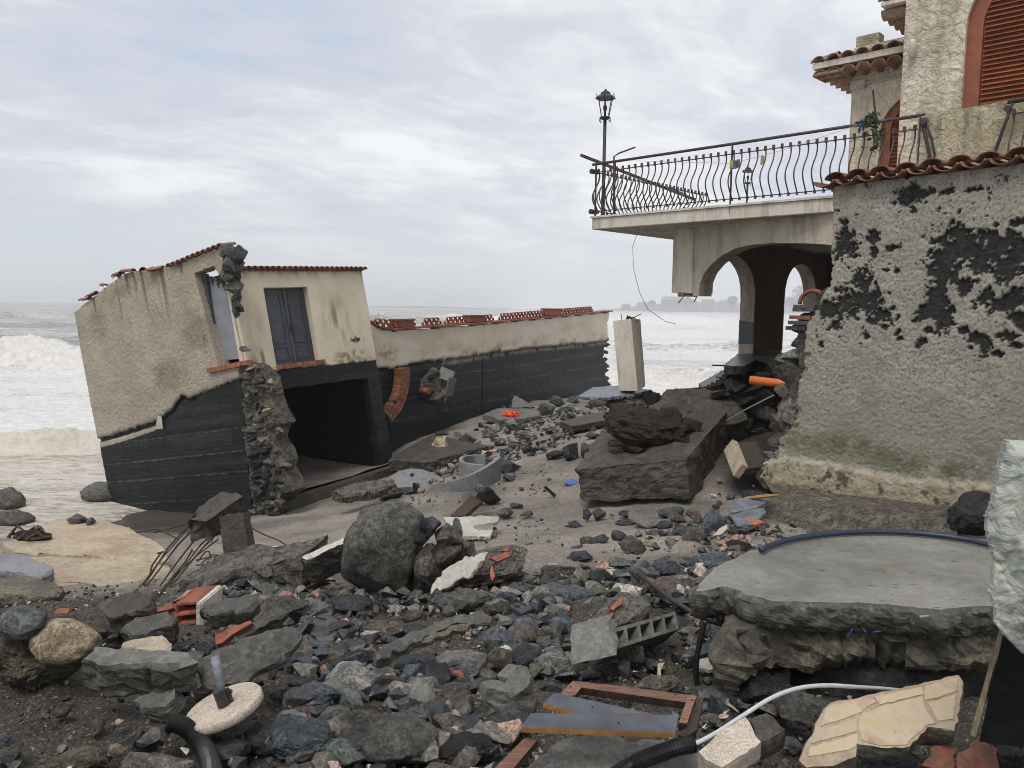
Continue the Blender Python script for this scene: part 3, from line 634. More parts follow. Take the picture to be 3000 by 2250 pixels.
def far_house(px0, px1, pyt, pyb, label, Y=1600.):
    a, b = fx(px0, Y), fx(px1, Y); zt, zb = fzz((px0 + px1) / 2, pyt, Y), fzz((px0 + px1) / 2, pyb, Y)
    pyt = pyb - (pyb - pyt) * .68; zt = fzz((px0 + px1) / 2, pyt, Y)
    t = thing('far_house', ((a + b) / 2, Y, zb), label, 'house', 'hazy houses on the far shore')
    MB().box((a, Y - 5, zb - 6), (b - a, 0, 0), (0, 10, 0), (0, 0, zt - zb + 6)).add('wall', M['far_wall'], t)
    h = (b - a) * 0.16
    MB().prism([(a - .6, Y - 5.6, zt), (b + .6, Y - 5.6, zt), (b + .6, Y + 5.6, zt), (a - .6, Y + 5.6, zt)], (0, 0, 0.3)).put([(a - .6, Y - 5.6, zt + .3), (b + .6, Y - 5.6, zt + .3), (b + .6, Y + 5.6, zt + .3), (a - .6, Y + 5.6, zt + .3), (a + 2, Y, zt + h), (b - 2, Y, zt + h)], [(0, 1, 5, 4), (2, 3, 4, 5), (1, 2, 5), (3, 0, 4)]).add('roof', M['far_roof'], t)
    n = max(2, int((b - a) / 4.5))
    for i in range(n):
        cx = a + (b - a) * (i + .5) / n
        MB().box((cx - .7, Y - 5.15, zb + (zt - zb) * .45), (1.4, 0, 0), (0, .3, 0), (0, 0, (zt - zb) * .33)).add('window', M['far_glass'], t)
for k, (a, b, c, d, l) in enumerate([(1938, 1998, 872, 892, 'long hazy pinkish block on the far shore left of the hanging pier'), (2008, 2040, 878, 894, 'small hazy house on the far shore below the hanging pier'), (1866, 1900, 886, 898, 'low hazy house at the left end of the far shore'),
        (2056, 2092, 876, 893, 'hazy house on the far shore in the first arch, left one'), (2108, 2150, 880, 894, 'hazy house on the far shore in the first arch, right one'), (1822, 1846, 890, 901, 'leftmost tiny hazy house on the far shore')]):
    far_house(a, b, c, d, l)
def leaf_cloud(n, R, seed, size):   # many small leaf faces through the volume of a crown
    rs = np.random.RandomState(seed); c = []
    while len(c) < n:
        p = rs.uniform(-1, 1, 3)
        if np.linalg.norm(p) < 1 and fbm(p[None] * 2.2 + seed, 3, 4)[0] > -0.12: c.append(p * R)
    c = np.array(c); nrm = rs.normal(size=(n, 3)); nrm /= np.linalg.norm(nrm, axis=1)[:, None]
    t = np.cross(nrm, rs.normal(size=(n, 3))); t /= np.linalg.norm(t, axis=1)[:, None]; b = np.cross(nrm, t)
    s = (size * rs.uniform(.6, 1.3, n))[:, None]
    V = np.stack([c - t * s, c + b * s * .6, c + t * s, c - b * s * .6], 1).reshape(-1, 3); return V, np.arange(4 * n).reshape(-1, 4)
for k, (px, py, w, h, l) in enumerate([(2352, 862, 62, 56, 'tall hazy tree on the far shore seen through the second arch'), (2316, 884, 36, 30, 'low hazy tree left of the tall one in the second arch'), (2012, 882, 34, 22, 'hazy round tree below the hanging pier on the far shore'), (2146, 880, 30, 26, 'hazy tree on the far shore at the right of the first arch'), (1910, 888, 22, 14, 'small hazy tree by the long pinkish block on the far shore')]):
    Y = 1550.; s = Y / F; c = P(px, py, Y); base = np.array([c[0], Y, c[2] - h * s])
    t = thing('far_tree', base, l, 'tree', 'hazy trees on the far shore')
    V, fc = leaf_cloud(700, np.array([w * s / 2, w * s / 2, h * s / 2]), 40 + k, 2.0)
    add('crown', V + c, fc, M['far_green'], t)
    MB().tube([base, (c[0] + .3, Y, c[2]), (c[0] + 1.5, Y, c[2] + h * s * .3)], [.6, .4, .15]).add('trunk', M['far_rock'], t)

def haze():
    o = MB().box((-4700, -40, -9.5), (9400, 0, 0), (0, 4300, 0), (0, 0, 60)).add('haze', M['sea'])
    m = bpy.data.materials.new('haze'); m.use_nodes = True; t = m.node_tree; t.nodes.clear()
    out = t.nodes.new('ShaderNodeOutputMaterial'); v = t.nodes.new('ShaderNodeVolumePrincipled')
    v.inputs['Color'].default_value = (0.93, 0.95, 0.98, 1); v.inputs['Density'].default_value = 0.00058; v.inputs['Anisotropy'].default_value = 0.2
    t.links.new(v.outputs[0], out.inputs['Volume']); o.data.materials.clear(); o.data.materials.append(m)
    tag(o, 'pale sea spray haze over the bay', kind='stuff')
haze()
# ================================================================ leaning shed
random.seed(5)
SO = P(698, 1062, 16.5)                                   # front corner at sill height
SA = np.array([-0.83480383, 0.52194191, -0.17515479])     # along the left face, away from the corner
SB = np.array([0.52292016, 0.85123039, 0.0442869])        # along the right face
SV = np.array([-0.17221227, 0.0546211, 0.98354434])       # the shed's own (leaning) vertical
NA, NB = -SB, -SA                                         # outward normals
def sA(px, py):
    p = onplane(px, py, SO, NA) - SO; return (float(p @ SA), float(p @ SV))
def sB(px, py):
    p = onplane(px, py, SO, NB) - SO; return (float(p @ SB), float(p @ SV))
def S(u, w, v): return SO + SA * u + SB * w + SV * v

# ---- rock and tile meshes used by many things
def ico(sub):
    bm = bmesh.new(); bmesh.ops.create_icosphere(bm, subdivisions=sub, radius=1.0)
    V = np.array([v.co[:] for v in bm.verts]); Fc = np.array([[v.index for v in f.verts] for f in bm.faces]); bm.free(); return V, Fc
ICO = {k: ico(k) for k in (1, 2, 3, 4, 5)}
def rock_verts(seed, sub=3, ang=0.5, rough=0.12, cuts=7):
    rs = np.random.RandomState(seed); V, Fc = ICO[sub]; V = V.copy()
    V = V * (1 + 0.34 * fbm(V * 0.9 + seed * 3.7, 3, seed))[:, None]
    V = V * (1 + rough * fbm(V * 2.6 + seed, 4, seed + 1, 0.6))[:, None]
    for k in range(cuts):
        n = unit(rs.normal(size=3)); d = rs.uniform(0.38, 0.74) if ang > 0.5 else rs.uniform(0.70, 0.95)
        w = V + .05 * ang * np.stack([fbm(V * 3 + k * 7 + j * 31, 2, seed + k) for j in range(3)], 1)
        q = w @ n - d; V = V - np.where(q > 0, q * (0.5 + 0.5 * ang), 0)[:, None] * n
    V = V * (1 + rough * 0.35 * fbm(V * 7 + seed, 4, seed + 2, 0.65))[:, None]
    V /= np.abs(V).max(0); return V, Fc
def hull(seed, npts=14, cuts=0, rough=0.05, box=0.0):
    # broken stone: hull of a few points, edges kept crisp, faces roughened
    rs = np.random.RandomState(seed); p = rs.normal(size=(npts, 3)); p /= np.linalg.norm(p, axis=1)[:, None]
    p = np.sign(p) * np.abs(p) ** (1 - box * .5); p *= rs.uniform(.72, 1.0, npts)[:, None]
    bm = bmesh.new()
    for q in p: bm.verts.new(q)
    r = bmesh.ops.convex_hull(bm, input=bm.verts); bmesh.ops.delete(bm, geom=[g_ for g_ in r['geom_interior'] if isinstance(g_, bmesh.types.BMVert)], context='VERTS')
    bmesh.ops.dissolve_limit(bm, angle_limit=.22, verts=bm.verts, edges=bm.edges); bmesh.ops.triangulate(bm, faces=bm.faces)
    if cuts:
        for _ in range(cuts):
            bmesh.ops.subdivide_edges(bm, edges=bm.edges, cuts=1, use_grid_fill=True); bmesh.ops.triangulate(bm, faces=bm.faces)
        for _ in range(2): bmesh.ops.smooth_vert(bm, verts=bm.verts, factor=.22, use_axis_x=True, use_axis_y=True, use_axis_z=True)
    bm.normal_update(); V = np.array([v.co[:] for v in bm.verts]); Nn = np.array([v.normal[:] for v in bm.verts]); Fc = np.array([[v.index for v in f.verts] for f in bm.faces]); bm.free()
    if cuts: V = V + Nn * (rough * (1.3 * fbm(V * 2.2 + seed, 4, seed, .55) + .8 * fbm(V * 7 + seed, 4, seed + 3, .65)))[:, None]
    V = V / np.abs(V).max(0); return V, Fc
def rock_mesh(name, seed, sub=3, ang=0.5, rough=0.12, cuts=7):
    if ang > .6: V, Fc = hull(seed, 11 + seed % 8, 3, rough)
    else: V, Fc = rock_verts(seed, sub, ang, rough, cuts)
    me = make_mesh(name, V, Fc, True); me.materials.append(M['basalt'])
    if ang > .6: me.set_sharp_from_angle(angle=0.55)
    return me
ROUND = [rock_mesh('round_stone', 100 + k, 4, 0.35, 0.14, 10) for k in range(9)]
ANG = [rock_mesh('angular_stone', 200 + k, 4, 0.97, 0.075, 13) for k in range(14)]
def euler_m(rx, ry, rz): return np.array(Euler((rx, ry, rz)).to_matrix())
def place_rock(name, me, c, size, rot, m, parent=None):
    R_ = euler_m(*rot) * np.asarray(size)[None, :]
    return inst(name, me, frame_matrix(c, R_[:, 0], R_[:, 1], R_[:, 2]), parent, m)

def barrel_tile(r=0.085, L=0.42, t=0.014, taper=0.82, seg=8):
    V = []; Fc = []
    for e, (y, k) in enumerate(((0, 1.0), (L, taper))):
        for rr in (r * k, r * k - t):
            for j in range(seg + 1):
                a = pi * j / seg; V.append((-cos(a) * rr, y, sin(a) * rr * 0.95))
    n = seg + 1
    for j in range(seg):
        Fc += [(j, j + 1, 2 * n + j + 1, 2 * n + j), (n + j + 1, n + j, 3 * n + j, 3 * n + j + 1), (j + 1, j, n + j, n + j + 1), (2 * n + j, 2 * n + j + 1, 3 * n + j + 1, 3 * n + j)]
    Fc += [(0, 2 * n, 3 * n, n), (seg, n + seg, 3 * n + seg, 2 * n + seg)]
    me = make_mesh('barrel_tile', V, Fc, True); me.materials.append(M['tile_old']); return me
TILE = barrel_tile()
def tile_at(p, along, up, parent, m=None, s=1.0, flip=False, jit=0.0):
    y = unit(along); z = np.asarray(up, float); z = unit(z - y * (z @ y)); x = np.cross(y, z)
    if flip: z = -z; x = -x
    if jit:
        q = np.array(Euler((random.uniform(-jit, jit), random.uniform(-jit, jit), random.uniform(-jit, jit))).to_matrix()); R0 = np.stack([x, y, z], 1) @ q; x, y, z = R0.T
    return inst('roof_tile', TILE, frame_matrix(p, x * s, y * s, z * s), parent, m)

def brd_tone(u, v, h):
    r = np.floor((v + 6 + .01 * fbm(xyz(u * 2, v * 2), 2, 3)) / h); return np.clip(_hash(r.astype(np.int64), np.floor((u + 9 + 1.3 * _hash(r.astype(np.int64), 3, 1, 2)) / 2.1).astype(np.int64), 0, 5) ** 2 + .25 * fbm(xyz(u * 3, v * 12), 3, 8), 0, 1)
def shed():
    t = thing('leaning_shed', SO + SV * -3.0, 'cream and black shed tipped to the left, its near corner torn open', 'shed')
    # ---------- left face (pebbledash above, bitumen below)
    outl = [sA(*z1(*p)) for p in [(122, 487), (250, 385), (325, 325), (400, 275), (520, 258), (640, 240), (780, 185), (925, 130), (932, 230), (938, 330), (905, 290), (878, 243), (775, 278), (905, 775), (1010, 766), (1020, 850), (1050, 1240), (1085, 1620)]]
    outl += [(outl[-1][0], -4.2), (outl[0][0], -4.2)]
    bnd = sorted([sA(*z1(*p)) for p in [(262, 1168), (400, 1130), (560, 1075), (650, 1012), (672, 975), (700, 935), (740, 950), (800, 925), (870, 905), (940, 872), (1010, 845)]])
    bu = [b[0] for b in bnd]; bv = [b[1] for b in bnd]
    strip = sorted([sA(*z1(*p)) for p in [(283, 1215), (420, 1175), (560, 1125), (600, 1060)]])
    def fA(u, v):
        nz = fbm(xyz(u * 6, v * 6), 4, 4); nf = fbm(xyz(u * 22, v * 22), 3, 6)
        keep = inpoly(u + 0.015 * nf, v + 0.015 * nz, outl)
        b = np.interp(u, bu, bv) + 0.035 * nz + 0.02 * nf
        black = (v < b).astype(float)
        st = np.interp(u, [s[0] for s in strip], [s[1] for s in strip]); ps = (v > st + .02 * nf) & (v < b - 0.10 - .03 * nz) & (u > strip[0][0] + .05)
        under = sstep(0.0, -0.07, v - b) * sstep(-0.14, -0.07, v - b)
        disp = np.where(black > .5, -0.035, 0.0) + 0.012 * nf * (1 - black) + 0.02 * fbm(xyz(u * 1.2, v * 1.2), 3, 7)
        disp = disp - 0.05 * under * (u > 1.6)
        seam = np.zeros_like(u)
        for k, sv in enumerate((-1.35, -1.842, -2.288, -2.838)):
            s_ = np.exp(-((v - sv - 0.004 * nf) / 0.011) ** 2); seam = np.maximum(seam, s_); 
        disp += black * (0.012 * seam - 0.010 * (np.floor((v + 5) / 0.155) % 2) * 0.5)
        black = np.where(ps, 0.0, black)
        # rain streaks from the roof, grey damp
        topv = np.interp(-u, [-o[0] for o in outl[:8]], [o[1] for o in outl[:8]])
        dd = topv - v; sk = fbm(xyz(u * 7.0, v * 0.25), 3, 12); sl = 0.5 + 0.9 * (fbm(xyz(u * 3.1, 0 * u), 2, 19) + .4)
        stain = np.clip(sstep(0.12, 0.42, sk) * sstep(1.25 * sl, 0.1, dd) * (u > 1.2) * 0.9, 0, 1)
        stain = np.maximum(stain, 0.42 * sstep(0.0, 0.35, fbm(xyz(u * 0.8, v * 1.3), 4, 23)) * sstep(-0.9, 0.2, v))
        scar = np.exp(-((u - 0.93 - .02 * nz) / 0.035) ** 2) * sstep(1.05, .95, v) * sstep(.05, .3, v) * sstep(-.1, .35, nz); 
        edge = np.clip(np.exp(-((v - b - 0.03) / 0.045) ** 2) * 0.8 + 0.0, 0, 1)
        black = np.maximum(black, scar)
        return dict(keep=keep, disp=disp, black=black, stain=stain, edge=edge, seam=seam, board=brd_tone(u, v, 0.155), au=u, av=v)
    relief('front_wall', SO, SA, SV, NA, -0.4, 5.75, -4.2, 3.0, 0.021, fA, 0.30, M['shed_front'], t)
    # ---------- right face (cream above, beam and post below)
    e0 = sB(*z1(1022, 250)); tr = sB(*z1(1675, 265)); mr = sB(*z1(1757, 745)); wB = 4.21
    outB = [(0.20, 1.95), (wB, 1.95), (wB, -4.0), (3.80, -4.0)] + [sB(*z1(*p)) for p in [(1710, 845), (1180, 915)]] + [(0.2, -0.73)]
    outB[3] = (sB(*z1(1712, 900))[0], -4.0)
    hole = [sB(*z1(*p)) for p in [(1143, 357), (1378, 355), (1450, 750), (1220, 768)]]
    hw0, hw1 = (hole[0][0] + hole[3][0]) / 2, (hole[1][0] + hole[2][0]) / 2; hb, ht = (hole[2][1] + hole[3][1]) / 2, (hole[0][1] + hole[1][1]) / 2
    bB = [sB(*z1(*p)) for p in [(1040, 800), (1200, 802), (1300, 790), (1480, 775), (1600, 764), (1757, 745)]]
    def fB(u, v):
        nz = fbm(xyz(u * 6, v * 6, 3), 4, 14); nf = fbm(xyz(u * 22, v * 22, 3), 3, 16)
        keep = inpoly(u, v, outB) & ~((u > hw0) & (u < hw1) & (v > hb) & (v < ht))
        b = np.interp(u, [k[0] for k in bB], [k[1] for k in bB]) + .02 * nz + .012 * nf
        black = (v < b).astype(float); disp = np.where(black > .5, -0.03, 0.0) + 0.012 * fbm(xyz(u * 1.2, v * 1.2), 3, 17)
        edge = np.exp(-((v - b - .02) / 0.06) ** 2) * sstep(-.3, .3, nz + .1 * (u - 2)) * 0.9
        sk = fbm(xyz(u * 5.0, v * 1.1), 4, 22)
        zone = np.exp(-((u - 3.15) / .5) ** 2 - ((v - .75) / .5) ** 2) + 1.1 * np.exp(-((u - .62) / .14) ** 2 - ((v - .5) / .5) ** 2) + .9 * np.exp(-((u - .7) / .5) ** 2 - ((v + .05) / .3) ** 2) + .5 * np.exp(-((v - 1.9) / .12) ** 2)
        stain = np.clip(sstep(-0.15, 0.45, sk) * zone, 0, .85)
        mould = np.exp(-((u - 3.3) / .55) ** 2 - ((v - .18 - b) / .16) ** 2) * sstep(-.25, .25, fbm(xyz(u * 9, v * 9), 4, 26)); stain = np.maximum(stain, .9 * mould)
        scab = np.exp(-((u - 3.6) / .2) ** 2 - ((v - .22) / .07) ** 2) * sstep(.0, .2, fbm(xyz(u * 14, v * 14), 4, 27)); black = np.maximum(black, np.clip(1.5 * scab, 0, 1))
        return dict(keep=keep, disp=disp, black=black, stain=stain, edge=edge, seam=0 * u, board=brd_tone(u, v, 0.2), au=u, av=v)
    relief('side_wall', SO, SB, SV, NB, 0.15, 4.25, -4.1, 2.0, 0.021, fB, 0.22, M['shed_side'], t)
    # ---------- the walls one cannot see from the front, roof deck, inner floor
    MB().box(S(4.6, 0.4, -4.2), SB * 3.8, SA * 0.25, SV * 6.1).add('back_wall', M['black'], t)
    MB().box(S(0.25, 3.95, -4.2), SB * 0.25, SA * 4.4, SV * 6.1).add('far_wall', M['black'], t)
    MB().box(S(0.24, 0.32, 1.78), SB * 3.85, SA * 4.9, SV * 0.14).add('roof_deck', M['tile_old'], t)
    MB().box(S(0.24, 0.32, -0.62), SB * 3.6, SA * 4.4, SV * 0.14).add('floor_slab', M['black'], t)
    # sand floor drifted into the open cellar
    n = 40; V = []
    for i in range(n):
        for j in range(n):
            u = -0.05 + 4.6 * i / (n - 1); w = 0.3 + 3.7 * j / (n - 1)
            h = -2.95 + 0.55 * sstep(0.3, 4.2, u) + 0.06 * float(fbm(np.array([[u * 1.5, w * 1.5, 0]]), 3, 5)[0]); V.append(S(u, w, h))
    fc = np.array([(i * n + j, (i + 1) * n + j, (i + 1) * n + j + 1, i * n + j + 1) for i in range(n - 1) for j in range(n - 1)])
    o = add('sand_drift', V, fc, M['ground'], t, True); attr(o, 'coarse', np.full(n * n, .15)); attr(o, 'wet', np.full(n * n, .0)); attr(o, 'soil', np.zeros(n * n))
    # foundation ledge along the foot of the right face
    lp = [S(-0.35, 0.35, -3.02), S(-0.35, 4.6, -3.02), S(-0.02, 4.6, -3.0), S(-0.02, 0.35, -3.0)]
    MB().prism(lp, -SV * 0.42).add('foundation_ledge', M['concrete_olive'], t, bevel=0.02)
    MB().box(S(-0.20, 0.5, -3.6), SB * 4.2, SA * 0.3, SV * 0.25).add('foundation_footing', M['concrete_wet'], t)
    # ---------- dark double door
    dn = -0.13
    d = MB().box(S(0.13, hw0, hb), SB * ((hw1 - hw0) / 2 - 0.004), SA * 0.05, SV * (ht - hb)).add('door_leaf', M['door'], t)
    d2 = MB().box(S(0.13, (hw0 + hw1) / 2 + 0.004, hb), SB * ((hw1 - hw0) / 2 - 0.004), SA * 0.05, SV * (ht - hb)).add('door_leaf', M['door'], t)
    lw = (hw1 - hw0) / 2
    for dd, w0 in ((d, hw0), (d2, hw0 + lw)):
        for (a, b, h0, h1) in ((0.2, 0.8, 0.06, 0.22), (0.2, 0.8, 0.28, 0.93)):
            for (p, q, r, s) in ((a, b, h0, h0), (a, b, h1, h1)):
                MB().bar(S(0.125, w0 + lw * p, hb + (ht - hb) * r), S(0.125, w0 + lw * q, hb + (ht - hb) * s), 0.02, 0.025, SV).add('moulding', M['door_frame'], dd)
            for p in (a, b):
                MB().bar(S(0.125, w0 + lw * p, hb + (ht - hb) * h0), S(0.125, w0 + lw * p, hb + (ht - hb) * h1), 0.02, 0.025, SB).add('moulding', M['door_frame'], dd)
    MB().bar(S(0.115, hw0 + lw * 1.02, hb), S(0.115, hw0 + lw * 1.02, ht), 0.03, 0.05, SB).add('meeting_rail', M['door'], d2)
    MB().bar(S(0.09, hw0 + lw * 1.06, hb + .80), S(0.09, hw0 + lw * 1.25, hb + .80), 0.03, 0.025, SV).bar(S(0.09, hw0 + lw * 1.06, hb + .72), S(0.09, hw0 + lw * 1.06, hb + .9), 0.02, 0.04, SB).add('handle', M['iron'], d2)
    MB().box(S(0.19, hw0 - .05, hb - .05), SB * (hw1 - hw0 + .1), SA * 0.03, SV * (ht - hb + .1)).add('door_backing', M['door_frame'], t)
    # ---------- grey door in the left face
    q = [onplane(*z1(*p), SO - NA * 0.22, NA) for p in [(852, 292), (915, 748), (1042, 738), (955, 345)]]
    gd = MB().prism([q[0], q[1], q[2], q[3]], -NA * 0.04).add('grey_door', M['door_grey'], t)
    MB().bar(q[3] + NA * .01, q[2] + NA * .01, 0.03, 0.03, SA).add('door_edge', M['plaster_white'], gd)
    j0, j1 = onplane(*z1(832, 283), SO - NA * .2, NA), onplane(*z1(915, 765), SO - NA * .2, NA)
    MB().bar(j0, j1, 0.10, 0.10, SA).add('door_jamb', M['door_frame'], t)
    for k in range(3):                                    # wrought iron grille panel in the upper light
        c = onplane(*z1(868 + 32 * k, 318 + 13 * k), SO - NA * 0.20, NA)
        MB().tube([c + SV * .09, c - SV * .10], .010, 5).tube([c + SA * .05 - SV * .03, c + SV * .03, c - SA * .05 - SV * .03], .010, 5).tube([c + SA * .05 + SV * .08, c + SV * .04, c - SA * .05 + SV * .08], .010, 5).add('grille_motif', M['iron'], gd)
    MB().tube([onplane(*z1(853, 300), SO - NA * .2, NA), onplane(*z1(950, 342), SO - NA * .2, NA)], .010, 5).add('grille_bar', M['iron'], gd)
    MB().box(S(0.02, 0.24, -0.12), SA * 1.1, SB * 0.1, SV * 0.12).add('threshold', M['stucco_smooth'], t)
    # ---------- brick sills, brick by brick
    bme = MB().box((0, 0, 0), (0.058, 0, 0), (0, 0.20, 0), (0, 0, 0.095)).mesh('sill_brick', M['brick'])
    s0, s1 = hw0 - 0.02, hw1 + 0.14
    sl = thing_part('side_sill', t, S(-0.03, s0, hb - .1)); k = 0; w = s0
    while w < s1:
        p = S(-0.035 + random.uniform(-.006, .006), w, hb - 0.098 + random.uniform(-.004, .004)); inst('brick', bme, frame_matrix(p, SB, SA, SV), sl); w += 0.066
    fs = thing_part('front_sill', t, S(0.9, -0.05, -.1)); u = -0.30; a0 = sA(*z1(862, 800))[0]
    while u < a0:
        p = S(u, -0.07 + random.uniform(-.006, .006), -0.085 - 0.015 * u + random.uniform(-.004, .004)); inst('brick', bme, frame_matrix(p, SA, SB, SV), fs); u += 0.066
    # ---------- roof tiles
    for k in range(25):
        w = 0.28 + 3.95 * k / 24.0
        tile_at(S(-0.11, w, 1.93), SA + SV * 0.10, SV, t, None, 0.95, jit=.03)
        if k < 24: tile_at(S(-0.075, w + .082, 1.965), SA + SV * 0.10, SV, t, None, 0.9, True, .03)
    top = [sA(*z1(*p)) for p in [(650, 240), (700, 222), (780, 188), (925, 133)]]
    for k in range(11):
        u = np.interp(k / 10.0, [0, 1], [top[0][0], top[-1][0]]); v = np.interp(-u, [-p[0] for p in top], [p[1] for p in top])
        tile_at(S(u, -0.09, v - .01), SB + SV * .08, SV, t, None, 0.95, jit=.05)
    for (x, y, sx) in [(690, 222, 1), (600, 240, 1), (545, 244, .9), (490, 248, 1), (440, 254, .9), (375, 268, 1), (355, 282, 1.0), (290, 335, .8), (240, 372, .8), (205, 405, .9)]:
        u, v = sA(*z1(x, y)); tile_at(S(u, 0.02, v - .06), SA * random.uniform(.8, 1.2) + SB * random.uniform(-.3, .5) + SV * random.uniform(-.1, .25), SV, t, None, sx, random.random() < .3, .15)
    # ---------- torn masonry: jagged column of stones below, hanging lump above
    def stone(px, py, w, h, k, mat='masonry', back=0.12):
        c = onplane(px, py, SO + SB * back, NA); s = depth_of(c) / F
        place_rock('masonry_stone', ANG[k % 12], c, (w * s * .60, 0.24, h * s * .50), (random.uniform(-.2, .2), -.17 + random.uniform(-.2, .2), random.uniform(.2, .9)), M[mat], t)
    ry = [775, 850, 930, 1000, 1085, 1112, 1170, 1230, 1290, 1340, 1400, 1450, 1480, 1520, 1560, 1620]; rx = [1110, 1175, 1190, 1212, 1262, 1235, 1212, 1250, 1275, 1262, 1300, 1318, 1285, 1232, 1235, 1200]
    y = 780.0; k = 0
    while y < 1630:
        x = 1022 + (y - 790) * .075 + random.uniform(0, 30); xe = float(np.interp(y, ry, rx)) + random.uniform(-12, 12); rowh = random.uniform(22, 42)
        while x < xe - 8:
            w = min(random.uniform(36, 105), xe - x + 12); p = z1(x + w / 2, y + rowh / 2)
            stone(p[0], p[1], w * .62, rowh * .78, k, random.choice(['masonry', 'masonry', 'brown', 'rough', 'pale', 'masonry', 'tan'] if y < 1200 else ['lava', 'basalt', 'masonry', 'rough', 'lava']), .10 + random.uniform(-.07, .07)); x += w * .86; k += 1
        y += rowh * .82
    for k, (x, y, w, h) in enumerate([(960, 165, 90, 80), (1010, 180, 80, 90), (985, 230, 110, 90), (965, 290, 80, 80), (1000, 270, 50, 80), (985, 350, 60, 80), (998, 410, 46, 80), (1005, 455, 40, 70), (998, 490, 28, 50), (1045, 690, 24, 30)]):
        p = z1(x, y); stone(p[0], p[1], w * .60, h * .66, k + 3, ['rough', 'basalt', 'masonry'][k % 3], .02)
    # mortar core between the stones
    cpx = [(1018 + (y_ - 790) * .075, y_) for y_ in (765, 1000, 1300, 1640)] + [(x_ - 6, y_) for x_, y_ in list(zip(rx, ry))[::-1]]
    cpo = [sA(*z1(*p)) for p in cpx]
    def fcore(u, v):
        n1 = fbm(xyz(u * 4, v * 4), 3, 71); n2 = fbm(xyz(u * 13, v * 15), 4, 72, .6); return dict(keep=inpoly(u + .03 * n2, v + .03 * n1, cpo), disp=-.015 + .06 * n1 + .05 * n2)
    relief('wall_core', SO, SA, SV, NA, -1.0, .3, -4.2, .1, .02, fcore, .35, M['masonry'], t)
    for k, (x, y) in enumerate([(1140, 830), (1110, 885), (1075, 1170)]):   # brick scraps in the torn edge
        c = onplane(*z1(x, y), SO - NA * .02, NA); inst('brick_scrap', bme, frame_matrix(c, SB * 1.8, SA, SV * .5), t)
    # pale plastic tongue caught in the crack
    c = [onplane(*z1(*p), SO + NA * .03, NA) for p in [(572, 1048), (594, 1052), (603, 1118), (565, 1120)]]
    MB().prism(c, -NA * .01).add('plastic_scrap', M['plaster_white'], t)
    return t
def thing_part(name, parent, loc):
    o = bpy.data.objects.new(name, None); col.objects.link(o); o.parent = parent; o.location = tuple(np.asarray(loc) - WL[parent]); WL[o] = np.asarray(loc, float); o.empty_display_size = .1; return o
shed()

